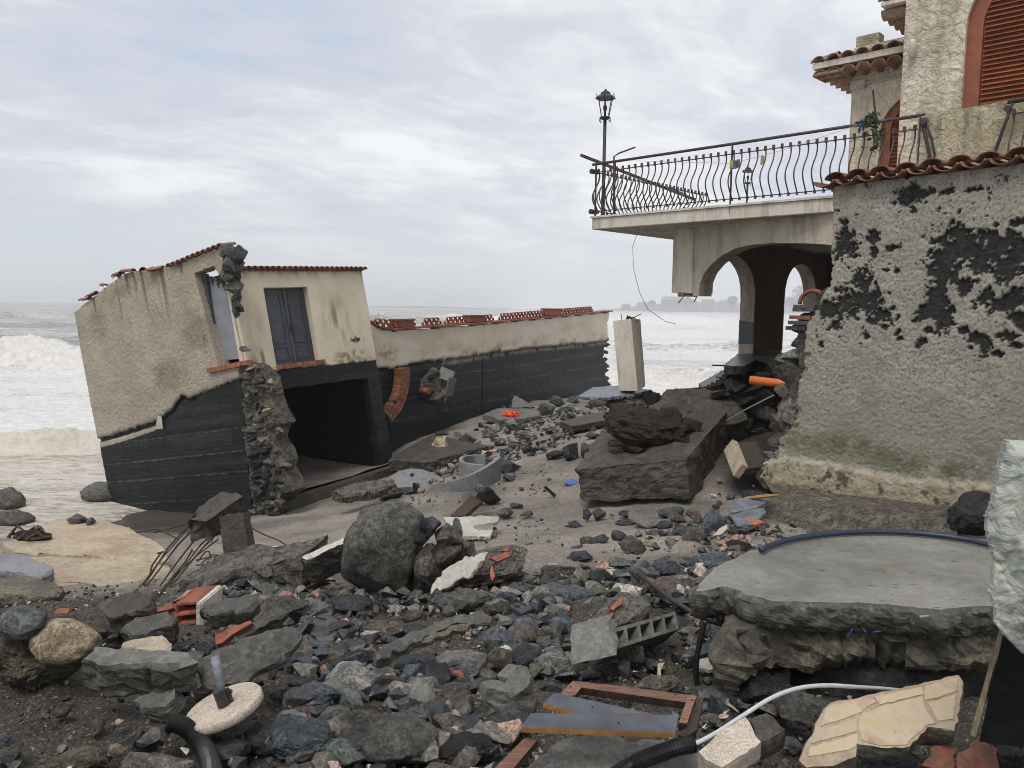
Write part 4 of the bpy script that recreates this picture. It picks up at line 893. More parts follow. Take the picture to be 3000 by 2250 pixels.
# ================================================================ long garden wall behind
CA = P(1095, 965, 20.6); CBp = P(1787, 912, 33.0)
CU = unit([CBp[0] - CA[0], CBp[1] - CA[1], 0.0]); CLEN = float(np.hypot(CBp[0] - CA[0], CBp[1] - CA[1]))
CO = np.array([CA[0], CA[1], 0.0]); CN = np.array([CU[1], -CU[0], 0.0]); CV = np.array([0, 0, 1.0])
def cW(px, py):
    p = onplane(px, py, CO, CN) - CO; return (float(p @ CU), float(p[2]))
def garden_wall():
    t = thing('garden_wall', (CA[0] + CU[0] * 7, CA[1] + CU[1] * 7, 0.5), 'long wall, cream above and black below, with pierced terracotta coping', 'wall')
    topc = [cW(*z2(*p)) for p in [(205, 222), (235, 248), (285, 270), (360, 278), (980, 236), (1865, 150)]]
    bot = [cW(*z2(*p)) for p in [(200, 560), (255, 535), (380, 530), (520, 512), (640, 485), (830, 470), (1000, 440), (1250, 405), (1500, 385), (1860, 348)]]
    rag = [cW(*z2(*p)) for p in [(1866, 150), (1850, 230), (1855, 300), (1866, 355), (1835, 400), (1830, 470), (1862, 520), (1840, 580), (1866, 640), (1866, 700)]]
    L = max(r[0] for r in rag)
    def fC(u, v):
        nz = fbm(xyz(u * 3, v * 5), 4, 34); nf = fbm(xyz(u * 11, v * 16), 3, 36)
        tp = np.interp(u, [p[0] for p in topc], [p[1] for p in topc])
        rg = np.interp(-v, [-p[1] for p in rag], [p[0] for p in rag]) + .06 * nf
        keep = (v < tp) & (u < rg)
        b = np.interp(u, [p[0] for p in bot], [p[1] for p in bot]) + .05 * nz + .03 * nf
        black = (v < b).astype(float)
        disp = np.where(black > .5, -.05, 0.0) + .015 * fbm(xyz(u * .7, v * .7), 3, 3)
        seam = np.zeros_like(u)
        for sv in (2.1, 1.62, 1.08, 0.45, -.1): seam = np.maximum(seam, np.exp(-((v - sv - .015 * nf - 0.02 * u) / .018) ** 2))
        joint = np.exp(-((u - cW(*z2(985, 500))[0]) / .02) ** 2); disp -= .03 * joint
        disp -= .03 * np.exp(-((v - b + .1) / .09) ** 2)
        stain = .55 * sstep(0, .4, nz) * sstep(.5, .05, v - b) + .8 * np.exp(-((u - .55) / .45) ** 2 - ((v - b - .35) / .2) ** 2) * sstep(-.4, .3, nf) + .22 * sstep(.1, .5, fbm(xyz(u * .8, v * 2), 4, 9))
        stain = np.clip(stain, 0, .85)
        edge = np.clip(np.exp(-((v - b + .06) / .10) ** 2) * sstep(-.3, .2, nz + .12 * (u - 4)) , 0, 1)
        black = black * (1 - .9 * np.exp(-((v - b + .09) / .06) ** 2) * (nz > -.15) * (u > 3))
        return dict(keep=keep, disp=disp, black=black, stain=stain, edge=edge, seam=seam * .8, board=brd_tone(u, v, 0.25), au=u, av=v)
    relief('wall_face', CO, CU, CV, CN, -0.2, L + .2, -0.9, 4.3, 0.05, fC, 0.32, M['sea_wall'], t)
    # terracotta coping strip, pierced ring tiles and pots
    cz = lambda u: float(np.interp(u, [p[0] for p in topc], [p[1] for p in topc]))
    us = [topc[0][0] + (L - topc[0][0]) * i / 24.0 for i in range(25)]
    us = [topc[0][0], topc[1][0], topc[2][0], topc[3][0]] + [u for u in us if u > topc[3][0] + .2]
    for a, b in zip(us[:-1], us[1:]):
        pa, pb = CO + CU * a + CV * (cz(a) + .025) + CN * -.16, CO + CU * b + CV * (cz(b) + .025) + CN * -.16
        MB().bar(pa, pb, 0.42, 0.05).add('coping_tile', M['terracotta'], t, bevel=.008)
    rs = 0.060; ru = 0.112
    prof = [(.72, -.03), (1.02, -.03), (1.02, .03), (.72, .03)]
    V = []; Fc = []; n = 14
    for r, h in prof[:4]:
        for j in range(n): V.append((r * ru * cos(2 * pi * j / n), h, r * rs * sin(2 * pi * j / n)))
    for i in range(4):
        for j in range(n): Fc.append((i * n + j, i * n + (j + 1) % n, ((i + 1) % 4) * n + (j + 1) % n, ((i + 1) % 4) * n + j))
    ring = make_mesh('ring_tile', V, Fc, True); ring.materials.append(M['terracotta'])
    def rings(x0, x1, rows):
        u0_, u1_ = cW(*z2(x0, 220))[0], cW(*z2(x1, 190))[0]; n_ = max(1, int(round((u1_ - u0_) / (2 * ru))))
        for r in range(rows):
            for i in range(n_ - r):
                u = u0_ + ru + i * 2 * ru + r * ru
                inst('ring_tile', ring, frame_matrix(CO + CU * u + CV * (cz(u) + .05 + rs + r * rs * 1.75) - CN * .16, CU, -CN, CV), t)
    for (a, b, r) in [(245, 395, 2), (508, 535, 1), (592, 722, 2), (745, 905, 2), (1005, 1092, 2), (1122, 1440, 2), (1528, 1775, 2)]: rings(a, b, r)
    for (a, b, h) in [(395, 510, .21), (905, 1008, .22), (1438, 1530, .24)]:
        u0_, u1_ = cW(*z2(a, 230))[0], cW(*z2(b, 220))[0]; um = (u0_ + u1_) / 2; w = (u1_ - u0_)
        o = CO + CU * u0_ + CV * (cz(um) + .05) - CN * .30
        MB().box(o, CU * w, CN * .28, CV * h).add('planter', M['terracotta'], t, bevel=.02)
        MB().box(o - CU * .03 + CV * (h - .03) - CN * .03, CU * (w + .06), CN * .34, CV * .05).add('planter_rim', M['terracotta'], t, bevel=.01)
    # ragged stones at the broken end
    for k, (x, y) in enumerate([(1850, 380), (1835, 430), (1832, 480), (1850, 530), (1840, 560), (1850, 610), (1858, 650)]):
        c = onplane(*z2(x, y), CO - CN * .15, CN); place_rock('wall_stone', ANG[k], c - CU * .12, (.16, .16, .10), (0, random.uniform(-.2, .2), random.uniform(0, 3)), M['basalt'], t)
garden_wall()

def brick_arch():                 # torn curve of a brick arch still hanging on the black wall
    cen = [z2(438, 542), (z2(440, 600)), z2(434, 670), z2(418, 740), z2(390, 800), z2(352, 850), z2(325, 888)]
    pts = [onplane(p[0], p[1], CO + CN * .22, CN) for p in cen]
    t = thing('brick_arch_remnant', pts[3], 'curved strip of orange brick arch hanging against the black wall', 'arch')
    # even steps along the curve
    pts = np.array(pts); seg = np.linalg.norm(np.diff(pts, axis=0), axis=1); cum = np.append(0, np.cumsum(seg)); n = 21
    for i in range(n):
        s = cum[-1] * (i + .5) / n; p = np.array([np.interp(s, cum, pts[:, k]) for k in range(3)]); q = np.array([np.interp(min(s + .05, cum[-1]), cum, pts[:, k]) for k in range(3)]) - np.array([np.interp(max(s - .05, 0), cum, pts[:, k]) for k in range(3)])
        d = unit(q); h = cum[-1] / n * .93; x = np.cross(CN, d)
        for k, (a, w) in enumerate(((-.20, .125), (-.068, .125), (.064, .125))):
            if i in (14, 15) and k == 0: continue
            o = p + x * a - d * h / 2 - CN * (.20 + random.uniform(0, .012))
            MB().box(o, x * w, d * h, CN * .24).add('brick', M['arch_brick'], t, bevel=.006)
    MB().prism([p + unit(np.cross(CN, pts[min(i + 1, 6)] - pts[max(i - 1, 0)])) * .18 - CN * .21 for i, p in enumerate(pts)] + [p - unit(np.cross(CN, pts[min(i + 1, 6)] - pts[max(i - 1, 0)])) * .19 - CN * .21 for i, p in list(enumerate(pts))[::-1]], CN * .2).add('mortar_bed', M['masonry'], t)
brick_arch()
def wall_knob():                  # broken pipe chamber sticking out of the black wall
    c = onplane(*z2(650, 650), CO + CN * .2, CN); s = depth_of(c) / F * .4219
    t = thing('broken_pipe_chamber', c, 'grey broken masonry box with orange pipe stub stuck on the black wall', 'masonry')
    place_rock('masonry_lump', ANG[3], c + np.array([-.15, 0, -.05]), (95 * s, .28, 100 * s), (.2, .3, .4), M['masonry'], t)
    place_rock('masonry_lump', ANG[7], c + np.array([-.05, 0, .25]), (70 * s, .22, 55 * s), (.5, .1, 1.4), M['rough'], t)
    place_rock('masonry_lump', ANG[5], c + np.array([.05, .0, -.42]), (80 * s, .25, 50 * s), (.1, .4, 2.4), M['brown'], t)
    o = c + np.array([.1, -.1, -.1])
    for a, b in ((np.array([.16, 0, .34]), np.array([.55, 0, .18])), (np.array([.55, 0, .18]), np.array([.42, 0, -.35])), (np.array([.42, 0, -.35]), np.array([.08, 0, -.2]))):
        MB().bar(c + a - CN * .05, c + b - CN * .05, .36, .05, CN).add('chamber_side', M['concrete'], t, bevel=.01)
    p = onplane(*z2(610, 702), CO + CN * .42, CN)
    MB().lathe(p, [(.075, 0), (.095, 0), (.095, .3), (.075, .3)], 14, -CN).add('pipe_stub', M['terracotta'], t, True)
wall_knob()
# ================================================================ terrace house on the right
T0 = np.array([1.54, 16.06, 0.0]); E1 = np.array([0.72, -0.694, 0.0]); E1 /= np.linalg.norm(E1); E2 = np.array([-E1[1], E1[0], 0.0]); EZ = np.array([0, 0, 1.0])
def T(s, t, z): return T0 + E1 * s + E2 * t + EZ * z
def tplane(px, py, t):            # (s, z) on the plane t = const
    p = onplane(px, py, T(0, t, 0), E2) - T0; return float(p @ E1), float(p[2])
ZT, ZB = 6.0, 5.75
H = thing('terrace_house', T(5, 3, 3.0), 'cream stucco seaside house with undermined terrace and torn-off corner', 'house')
def house():
    # ---------- terrace slab
    MB().prism([T(0, 0, ZB), T(9.5, 0, ZB), T(9.5, 13, ZB), T(0, 13, ZB)], EZ * (ZT - ZB - .03)).add('terrace_slab', M['fascia'], H, bevel=.01)
    MB().prism([T(-.03, -.03, ZT - .03), T(9.5, -.03, ZT - .03), T(9.5, 13, ZT - .03), T(-.03, 13, ZT - .03)], EZ * .035).add('terrace_paving', M['stucco_smooth'], H)
    # ---------- front arch under the slab
    A0 = G(1973, 672, ZB)[:2]; A1 = G(2440, 623, ZB)[:2]; AU = unit(np.append(A1 - A0, 0)); AO = np.append(A0, 0.0); AN = np.array([AU[1], -AU[0], 0.0])
    def aw(px, py, off=0.0):
        p = onplane(px, py, AO + AN * off, AN) - AO; return float(p @ AU), float(p[2])
    pw = aw(*z3(872, 1000))[0]; pb = aw(*z3(745, 1322))[1]
    pm = MB().prism([AO + AU * 0 + EZ * ZB, AO + AU * pw + EZ * ZB, AO + AU * (pw - .01) + EZ * (pb - .02), AO + AU * (pw * .5) + EZ * (pb + .0), AO + AU * 0 + EZ * pb], -AN * pw).add('hanging_pier', M['stucco_smooth'], H, bevel=.006)
    pc = AO + AU * pw * .6 - AN * pw * .5 + EZ * (pb - .0)
    place_rock('broken_concrete', ANG[2], pc, (pw * .45, pw * .45, .05), (0, .1, .3), M['lava'], H)
    for k, (dx, dy, l) in enumerate([(-.25, -.02, .24), (-.02, .05, .12), (.22, -.05, .22)]):
        a = pc + AU * dx * .9 + EZ * .04; MB().tube([a, a + AU * (-.06 if k < 2 else -.10) * 1.2 - EZ * l * .5, a + AU * (-.2 if k != 1 else .05) - EZ * l], .011, 5).add('rebar', M['rebar'], H)
    arch = [aw(*z3(*p)) for p in [(897, 1342), (903, 1270), (930, 1205), (975, 1150), (1040, 1098), (1110, 1062), (1200, 1040), (1340, 1028), (1500, 1030), (1600, 1034), (1690, 1042)]]
    e = arch[-1]; arch += [(e[0] + .5, e[1] - .08), (e[0] + 1.2, e[1] - .35), (e[0] + 1.7, e[1] - .9)]
    pts = [(pw + .002, ZB), (e[0] + 2.4, ZB), (e[0] + 2.4, arch[-1][1])] + arch[::-1] + [(pw + .002, arch[0][1])]
    MB().prism([AO + AU * a + EZ * b - AN * .01 for a, b in pts], -AN * .34).add('front_arch', M['stucco_rough'], H)
    # ---------- arcade on the sea side
    LD = unit([0.6, 0.8, 0]); LN = np.array([LD[1], -LD[0], 0.0]); LO = np.array([5.59, 18.6, 0.0])
    k0 = float((np.append(A0, 0) + AU * pw - AN * pw - LO) @ LD)
    FZ = 3.18
    def archpts(a, b, spring, crown, n=14):
        c, r = (a + b) / 2, (b - a) / 2; return [(c - r * cos(pi * i / n), spring + (crown - spring) * sin(pi * i / n) ** .8) for i in range(n + 1)]
    o1 = archpts(k0 + .02, 0.0, 4.45, 5.42); o2 = archpts(2.05, 4.7, 4.45, 5.42)
    pts = [(k0, ZB), (k0, 4.5)] + o1 + [(0, FZ - .25), (2.05, FZ - .25)] + o2 + [(4.75, 4.32), (5.1, 4.42), (5.7, 4.36), (5.7, ZB)]
    MB().prism([LO + LD * a + EZ * b for a, b in pts], -LN * .34).add('sea_arcade', M['stucco_rough'], H)
    # inner face of the arcade: shade painted as a darker render, and dado
    pts2 = [(k0 + .1, ZB - .002), (k0 + .1, 5.5)] + [(max(a, k0 + .1) if a < -1 else a + .012, b) for a, b in archpts(k0 + .1, 0.0, 4.45, 5.432)] + [(0.012, FZ + .02), (2.04, FZ + .02)] + [(a, b + .01) for a, b in o2] + [(4.76, 4.4), (5.7, 4.4), (5.7, ZB - .002)]
    MB().prism([LO + LD * a + EZ * b + LN * .004 for a, b in pts2], LN * .012).add('inner_shade_render', M['inner'], H)
    MB().prism([LO + LD * -.008 + EZ * 3.42 + LN * .002, LO + LD * -.008 + EZ * 3.92 + LN * .002, LO + LD * -.008 + EZ * 3.96 - LN * .346, LO + LD * -.008 + EZ * 3.40 - LN * .346], LD * .006).add('grey_dado_patch', M['slate'], H)
    # ---------- loggia back and side, and ceiling: the house itself
    WO = np.array([4.37, 11.3, 0.0]); WU = unit([0.6, -0.8, 0]); WN = np.array([-0.8, -0.6, 0.0])
    bk = LO + LD * 5.6
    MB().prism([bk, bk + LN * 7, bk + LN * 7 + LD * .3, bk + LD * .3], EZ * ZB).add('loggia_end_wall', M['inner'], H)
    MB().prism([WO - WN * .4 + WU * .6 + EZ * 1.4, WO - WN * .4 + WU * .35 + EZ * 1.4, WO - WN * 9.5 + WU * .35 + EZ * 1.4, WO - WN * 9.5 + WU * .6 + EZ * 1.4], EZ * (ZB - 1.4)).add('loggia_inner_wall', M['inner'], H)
    # ---------- big flaking wall
    def ww(px, py):
        p = onplane(px, py, WO, WN) - WO; return float(p @ WU), float(p[2])
    W5 = lambda x, y: ww(2100 + x * .6934, 450 + y * .6934)      # crop [2100, 450, 3000, 1600]
    left = [W5(*p) for p in [(489, 118), (489, 200), (488, 350), (480, 420), (487, 480), (478, 560), (450, 590), (430, 640), (400, 690), (380, 720), (370, 790), (355, 900), (330, 990), (318, 1060), (330, 1110), (300, 1180), (268, 1200), (255, 1250), (195, 1320), (188, 1370), (200, 1425)]]
    bott = [W5(*p) for p in [(200, 1425), (300, 1440), (420, 1455), (520, 1490), (700, 1515), (900, 1550), (980, 1562), (1040, 1535), (1150, 1500), (1300, 1510)]]
    blobs = [W5(*p) + r for p, r in [((800, 190), (.22, .16)), ((845, 160), (.2, .13)), ((900, 165), (.12, .07)), ((830, 245), (.06, .05)), ((975, 160), (.14, .06)), ((1090, 150), (.2, .05)), ((545, 380), (.22, .28)), ((515, 420), (.14, .2)), ((660, 350), (.12, .15)), ((660, 420), (.09, .12)), ((740, 395), (.16, .06)), ((575, 435), (.16, .05)), ((605, 530), (.25, .35)), ((560, 620), (.38, .35)), ((640, 620), (.38, .3)), ((480, 660), (.25, .2)), ((700, 680), (.28, .2)), ((760, 690), (.09, .12)), ((500, 730), (.14, .12)), ((540, 290), (.1, .07)), ((1000, 400), (.42, .42)), ((960, 470), (.3, .35)), ((1010, 330), (.28, .2)), ((1130, 440), (.42, .3)), ((1180, 390), (.35, .3)), ((1210, 480), (.3, .25)), ((1270, 400), (.3, .3)), ((1130, 350), (.28, .12)), ((930, 610), (.22, .35)), ((960, 700), (.25, .25)), ((880, 660), (.2, .2)), ((860, 790), (.13, .08)), ((1040, 560), (.15, .2)), ((1130, 600), (.14, .15)), ((1190, 640), (.22, .14)), ((1240, 620), (.2, .2)), ((1270, 690), (.16, .1)), ((1100, 780), (.2, .12)), ((1125, 830), (.13, .14)), ((1040, 750), (.13, .08)), ((1220, 770), (.16, .1)), ((630, 770), (.08, .08)), ((440, 800), (.08, .08)), ((765, 750), (.07, .09)), ((775, 780), (.1, .05)), ((1265, 290), (.18, .08)), ((1180, 300), (.09, .06)), ((760, 500), (.05, .07)), ((725, 590), (.05, .04)), ((1270, 810), (.12, .06)), ((1190, 850), (.1, .06)), ((850, 800), (.07, .1)), ((900, 750), (.09, .1)), ((1300, 730), (.15, .15)), ((1070, 820), (.05, .04))]]
    mossc = [W5(*p) for p in [(400, 1225), (600, 1245), (760, 1300), (900, 1330), (1150, 1365)]]
    footc = [W5(*p) for p in [(200, 1310), (300, 1285), (500, 1320), (760, 1370), (900, 1385), (1150, 1400)]]
    def fW(u, v):
        n1 = fbm(xyz(u * 2.6, v * 2.6), 5, 44, .6); n2 = fbm(xyz(u * 12, v * 12), 4, 45, .6); n3 = fbm(xyz(u * 30, v * 34), 3, 46)
        le = np.interp(-v, [-p[1] for p in left], [p[0] for p in left]); bo = np.interp(u, [p[0] for p in bott], [p[1] for p in bott])
        keep = (u > le + .018 * n2 + .03 * n3 * (v < 5)) & (v > bo + .03 * n2 + .02 * n3) & (v < 5.93)
        f = np.full(u.shape, -1.0)
        for (bu_, bv_, ru, rv) in blobs:
            f = np.maximum(f, 1 - np.sqrt(((u - bu_) / (ru * .78)) ** 2 + ((v - bv_) / (rv * .78)) ** 2))
        f = np.maximum(f, -.9)
        f = f + 0.36 * n1 + 0.75 * n2 + .55 * n3 - .13
        f = np.maximum(f, (n2 - .47) * 2.5 * sstep(3.6, 4.2, v) - .1 * 0)
        peel = sstep(-0.02, 0.03, f - .06)
        mc = np.interp(u, [p[0] for p in mossc], [p[1] for p in mossc]); fcv = np.interp(u, [p[0] for p in footc], [p[1] for p in footc])
        moss = np.clip(np.exp(-((v - mc - .02) / .17) ** 2) * sstep(-.5, .35, n1 + n2 * .6) * .75, 0, .7)
        foot = sstep(.05, -.05, v - fcv + .06 * n2)
        damp = np.clip(sstep(-.2, .4, n1) * .45 + .5 * np.exp(-((v - mc - .45) / .5) ** 2), 0, .8)
        dark = foot * sstep(.18, .4, n2 + .5 * n1); peel = np.maximum(peel, dark * .8)
        # edge: raw rubble core on the torn left side
        torn = sstep(.16, .02, u - le) * (v < 3.6) ; damp = np.maximum(damp, torn * .6); foot = np.maximum(foot, torn * .6 * (v > 2))
        disp = .014 * n1 + .008 * n2 + .012 * n3 - .040 * peel * (v > 2.6) + .07 * foot * (v < 2.6) - .10 * torn * (.5 + n2) - .05 * sstep(.2, 0, v - bo)
        return dict(keep=keep, disp=disp, peel=peel, moss=moss, foot=foot, damp=damp)
    relief('flaking_wall', WO, WU, EZ, WN, -1.15, 4.6, 1.35, 5.95, 0.0165, fW, 0.42, M['bigwall'], H)
    cl = [p for p in left if p[1] < 4.75]
    MB().prism([WO + WU * (a + .45) + EZ * b - WN * .12 for a, b in cl[::-1]] + [WO + WU * (a - .10 - .06 * ((i * 7) % 3)) + EZ * b - WN * .12 for i, (a, b) in enumerate(cl)], -WN * .3).add('wall_core', M['masonry'], H)
    # torn masonry along its left edge, and the dark footing under it
    for k, (x, y, w, h) in enumerate([(385, 690, 40, 30), (365, 735, 40, 40), (350, 790, 36, 50), (320, 850, 50, 40), (290, 880, 60, 50), (290, 930, 80, 80), (270, 1010, 60, 60), (300, 1080, 70, 80), (275, 1140, 60, 80), (270, 1210, 40, 50), (225, 1300, 60, 50), (240, 1275, 36, 30)]):
        c = onplane(2100 + x * .6934, 450 + y * .6934, WO - WN * .2, WN); s = depth_of(c) / F * .6934
        place_rock('masonry_stone', ANG[(k * 5) % 12], c + WU * .06, (w * s * .7, .24, h * s * .75), (random.uniform(-.3, .3), random.uniform(-.3, .3), 1.0), M[['masonry', 'rough', 'masonry', 'pale'][k % 4]], H)
    for k, (x, y) in enumerate([(385, 655), (382, 668), (368, 700), (362, 722), (352, 745)]):
        c = onplane(2100 + x * .6934, 450 + y * .6934, WO - WN * .25, WN)
        MB().box(c - WU * .10, WU * .34, WN * .22, EZ * .055).add('brick', M[['concrete_wet', 'masonry', 'tile_old', 'concrete_wet', 'masonry'][k]], H)
    c = onplane(2100 + 405 * .6934, 450 + 632 * .6934, WO - WN * .2, WN)   # terracotta hoop on the broken edge
    MB().tube([c + WU * (.21 * cos(a)) + EZ * (.18 * sin(a)) for a in np.linspace(0.2, pi + .1, 12)], .032, 8).add('terracotta_hoop', M['terracotta'], H, True)
    # ---------- coping tiles on the big wall (scalloped row)
    tme = barrel_tile(0.150, 0.50, 0.020, 0.95, 10)
    def tl(u, z, flip):
        y = -WN; zz = EZ * (-1 if flip else 1); x = np.cross(y, zz); inst('coping_tile', tme, frame_matrix(WO + WU * u + EZ * (z + random.uniform(-.012, .012)) + WN * (.14 + random.uniform(-.03, .02)), x * random.uniform(.97, 1.03), y, zz * .66), H, M['coping'])
    u = -0.02; k = 0
    while u < 4.4:
        tl(u, 6.0, True); tl(u + .16, 5.99 + random.uniform(0, .008), False); u += .325; k += 1
    MB().prism([WO + WU * .1 + EZ * 5.80 - WN * .38, WO + WU * 4.6 + EZ * 5.80 - WN * .38, WO + WU * 4.6 + EZ * 5.80 - WN * 2.6, WO + WU * .1 + EZ * 5.80 - WN * 2.6], EZ * .12).add('flat_roof', M['stucco_smooth'], H)
    # ---------- parapet, tower with shutter, wing behind
    sP, zP = tplane(2690, 343, .04); s2, zp2 = tplane(3000, 305, .04)
    MB().prism([T(sP, .02, ZT), T(sP, .02, 7.04), T(sP + 4.2, .02, 7.16), T(sP + 4.2, .02, ZT)], E2 * .2).add('parapet', M['stucco_mossy'], H, bevel=.015)
    sU, _ = tplane(2636, 330, 1.5); t0 = 1.5
    sU2, _ = tplane(2657, 2, 1.5)
    # tower front with an arched shutter opening
    wl, wb = tplane(*z4(1285, 880), t0); cx, cz_ = tplane(*z4(1330, 225), t0); top = tplane(*z4(1450, 20), t0)[1]
    wr = wl + 1.75; cm = (wl + wr) / 2; spr = cz_ ; r_ = (wr - wl) / 2
    arcp = [(cm + r_ * cos(a), spr + r_ * 1.02 * sin(a)) for a in np.linspace(0, pi, 17)]
    outl = [(sU, ZT - .4), (wl, ZT - .4), (wl, spr)] + arcp[::-1] + [(wr, ZT - .4), (sU + 5.5, ZT - .4), (sU + 5.5, 11.6), (sU, 11.6)]
    MB().prism([T(a, t0, b) for a, b in outl], E2 * .3).add('tower_front', M['stucco_house'], H)
    MB().prism([T(sU, t0 + .3, ZT - .4), T(sU + .25, t0 + .3, ZT - .4), T(sU + .25, 6.0, ZT - .4), T(sU, 6.0, ZT - .4)], EZ * (12.0 - ZT)).add('tower_side', M['stucco_house'], H)
    sh = MB().prism([T(wl, t0 + .14, ZT - .4), T(wl, t0 + .14, spr)] + [T(a, t0 + .14, b) for a, b in arcp[::-1]] + [T(wr, t0 + .14, ZT - .4)], E2 * .05).add('shutter', M['shutter'], H)
    # frame bands and slats
    fr = MB(); op = [(wl, ZT - .2), (wl, spr)] + arcp[::-1] + [(wr, ZT - .2)]
    ip = [(cm + (a - cm) * (1 - .22 / r_), min(b, spr) + (b - min(b, spr)) * (1 - .22 / r_)) for a, b in op]
    for i in range(len(op) - 1):
        fr.prism([T(op[i][0], t0 + .08, op[i][1]), T(op[i + 1][0], t0 + .08, op[i + 1][1]), T(ip[i + 1][0], t0 + .08, ip[i + 1][1]), T(ip[i][0], t0 + .08, ip[i][1])], E2 * .06)
    fr.add('shutter_frame', M['shutter'], sh)
    z = 6.2
    while z < spr + r_ * .95:
        hw = (r_ - .24) if z < spr else (sqrt(max(0, 1 - ((z - spr) / (r_ * 1.02)) ** 2)) * r_ - .24)
        if hw > .12:
            MB().prism([T(cm - hw, t0 + .135, z + .055), T(cm - hw, t0 + .075, z), T(cm - hw, t0 + .09, z - .004), T(cm - hw, t0 + .139, z + .045)], E1 * (2 * hw)).add('slat', M['shutter'], sh)
        z += .072
    lp = T(*[tplane(*z4(905, 430), t0)[0], t0, tplane(*z4(905, 470), t0)[1]])
    wl_ = MB().lathe(lp - E2 * .08, [(.02, -.02), (.05, 0), (.055, .2), (.045, .22), (.045, .26), (.015, .28)], 10).add('wall_lamp', M['plaster_white'], H, True)
    # tower eave: its left end shows at the very top
    for k in range(6):
        y0 = T(sU - .02, t0 + .2 + k * .28, 10.45 + 0 * k); tme2 = TILE
    e0, ez = tplane(*z4(705, 40), t0 + .6)
    for k in range(9):
        inst('eave_tile', tme, frame_matrix(T(sU + .05, t0 + .15 + .30 * k, 9.33), E2, -E1, EZ), H, M['eave'])
        inst('eave_soffit_tile', tme, frame_matrix(T(sU + .05, t0 + .30 + .30 * k, 9.23), -E2, -E1, -EZ), H, M['eave'])
    MB().prism([T(sU - .40, t0 + .0, 9.245), T(sU, t0 + .0, 9.245), T(sU, t0 + 2.8, 9.245), T(sU - .40, t0 + 2.8, 9.245)], EZ * .06).add('eave_board', M['stucco_smooth'], H)
    # ---------- wing behind with tiled eave
    t1 = 3.2
    vl, vz = tplane(*z4(395, 870), t1); _, vt = tplane(*z4(405, 640), t1)
    el, ezz = tplane(*z4(150, 560), t1 - .55); er, _ = tplane(*z4(800, 445), t1 - .55)
    win_l = tplane(*z4(640, 960), t1)[0]; winc = tplane(*z4(775, 810), t1)
    wr2 = win_l + 1.25; cm2 = (win_l + wr2) / 2; r2 = (wr2 - win_l) / 2; spr2 = winc[1] - r2 * .85
    arc2 = [(cm2 + r2 * cos(a), spr2 + r2 * sin(a)) for a in np.linspace(0, pi, 15)]
    outl = [(vl, ZT - .4), (win_l, ZT - .4), (win_l, spr2)] + arc2[::-1] + [(wr2, ZT - .4), (vl + 4, ZT - .4), (vl + 4, 9.2), (vl, 9.2)]
    MB().prism([T(a, t1, b) for a, b in outl], E2 * .3).add('wing_front', M['stucco_house'], H)
    MB().prism([T(vl, t1 + .3, ZT - .4), T(vl + .3, t1 + .3, ZT - .4), T(vl + .3, 8, ZT - .4), T(vl, 8, ZT - .4)], EZ * 3.5).add('wing_side', M['stucco_house'], H)
    s2_ = MB().prism([T(win_l, t1 + .14, ZT - .4), T(win_l, t1 + .14, spr2)] + [T(a, t1 + .14, b) for a, b in arc2[::-1]] + [T(wr2, t1 + .14, ZT - .4)], E2 * .05).add('shutter', M['shutter'], H)
    fr = MB(); op = [(win_l, ZT - .2), (win_l, spr2)] + arc2[::-1] + [(wr2, ZT - .2)]; ip = [(cm2 + (a - cm2) * (1 - .16 / r2), min(b, spr2) + (b - min(b, spr2)) * (1 - .16 / r2)) for a, b in op]
    for i in range(len(op) - 1):
        fr.prism([T(op[i][0], t1 + .07, op[i][1]), T(op[i + 1][0], t1 + .07, op[i + 1][1]), T(ip[i + 1][0], t1 + .07, ip[i + 1][1]), T(ip[i][0], t1 + .07, ip[i][1])], E2 * .06)
    fr.add('shutter_frame', M['shutter'], s2_)
    z = 6.1
    while z < spr2 + r2 * .9:
        hw = (r2 - .18) if z < spr2 else (sqrt(max(0, 1 - ((z - spr2) / r2) ** 2)) * r2 - .18)
        if hw > .1: MB().prism([T(cm2 - hw, t1 + .135, z + .05), T(cm2 - hw, t1 + .08, z), T(cm2 - hw, t1 + .092, z - .004), T(cm2 - hw, t1 + .139, z + .04)], E1 * (2 * hw)).add('slat', M['shutter'], s2_)
        z += .07
    # eave of the wing: soffit row, band, top row on two sides
    ov = .55; ze = ezz
    MB().prism([T(vl - ov, t1 - ov, ze + .02), T(vl + 4, t1 - ov, ze + .02), T(vl + 4, t1, ze + .02), T(vl, t1, ze + .02), T(vl, 8, ze + .02), T(vl - ov, 8, ze + .02)], EZ * .11).add('eave_band', M['stucco_smooth'], H)
    k = 0
    while vl - ov + .13 + k * .27 < vl + 3.2:
        a = vl - ov + .13 + k * .27
        inst('eave_soffit_tile', tme, frame_matrix(T(a, t1 - ov + .02, ze - .115), E1 * .85, E2 * 1.1, EZ * .85), H, M['eave'])
        inst('eave_tile', tme, frame_matrix(T(a, t1 - ov - .05, ze + .135 + .0), E1 * .8, E2 + EZ * .30, EZ * .7), H, M['eave']); k += 1
    for k in range(16):
        b = t1 - ov + .14 + k * .27
        inst('eave_soffit_tile', tme, frame_matrix(T(vl - ov + .02, b, ze - .115), -E2 * .85, E1 * 1.1, EZ * .85), H, M['eave'])
        inst('eave_tile', tme, frame_matrix(T(vl - ov - .05, b, ze + .135), -E2 * .8, E1 + EZ * .30, EZ * .7), H, M['eave'])
    MB().prism([T(vl - .0, t1 - .0, ze + .13), T(vl + 4, t1, ze + .13), T(vl + 4, 8, ze + .13), T(vl, 8, ze + .13)], EZ * .2).add('roof_slope', M['tile_old'], H)
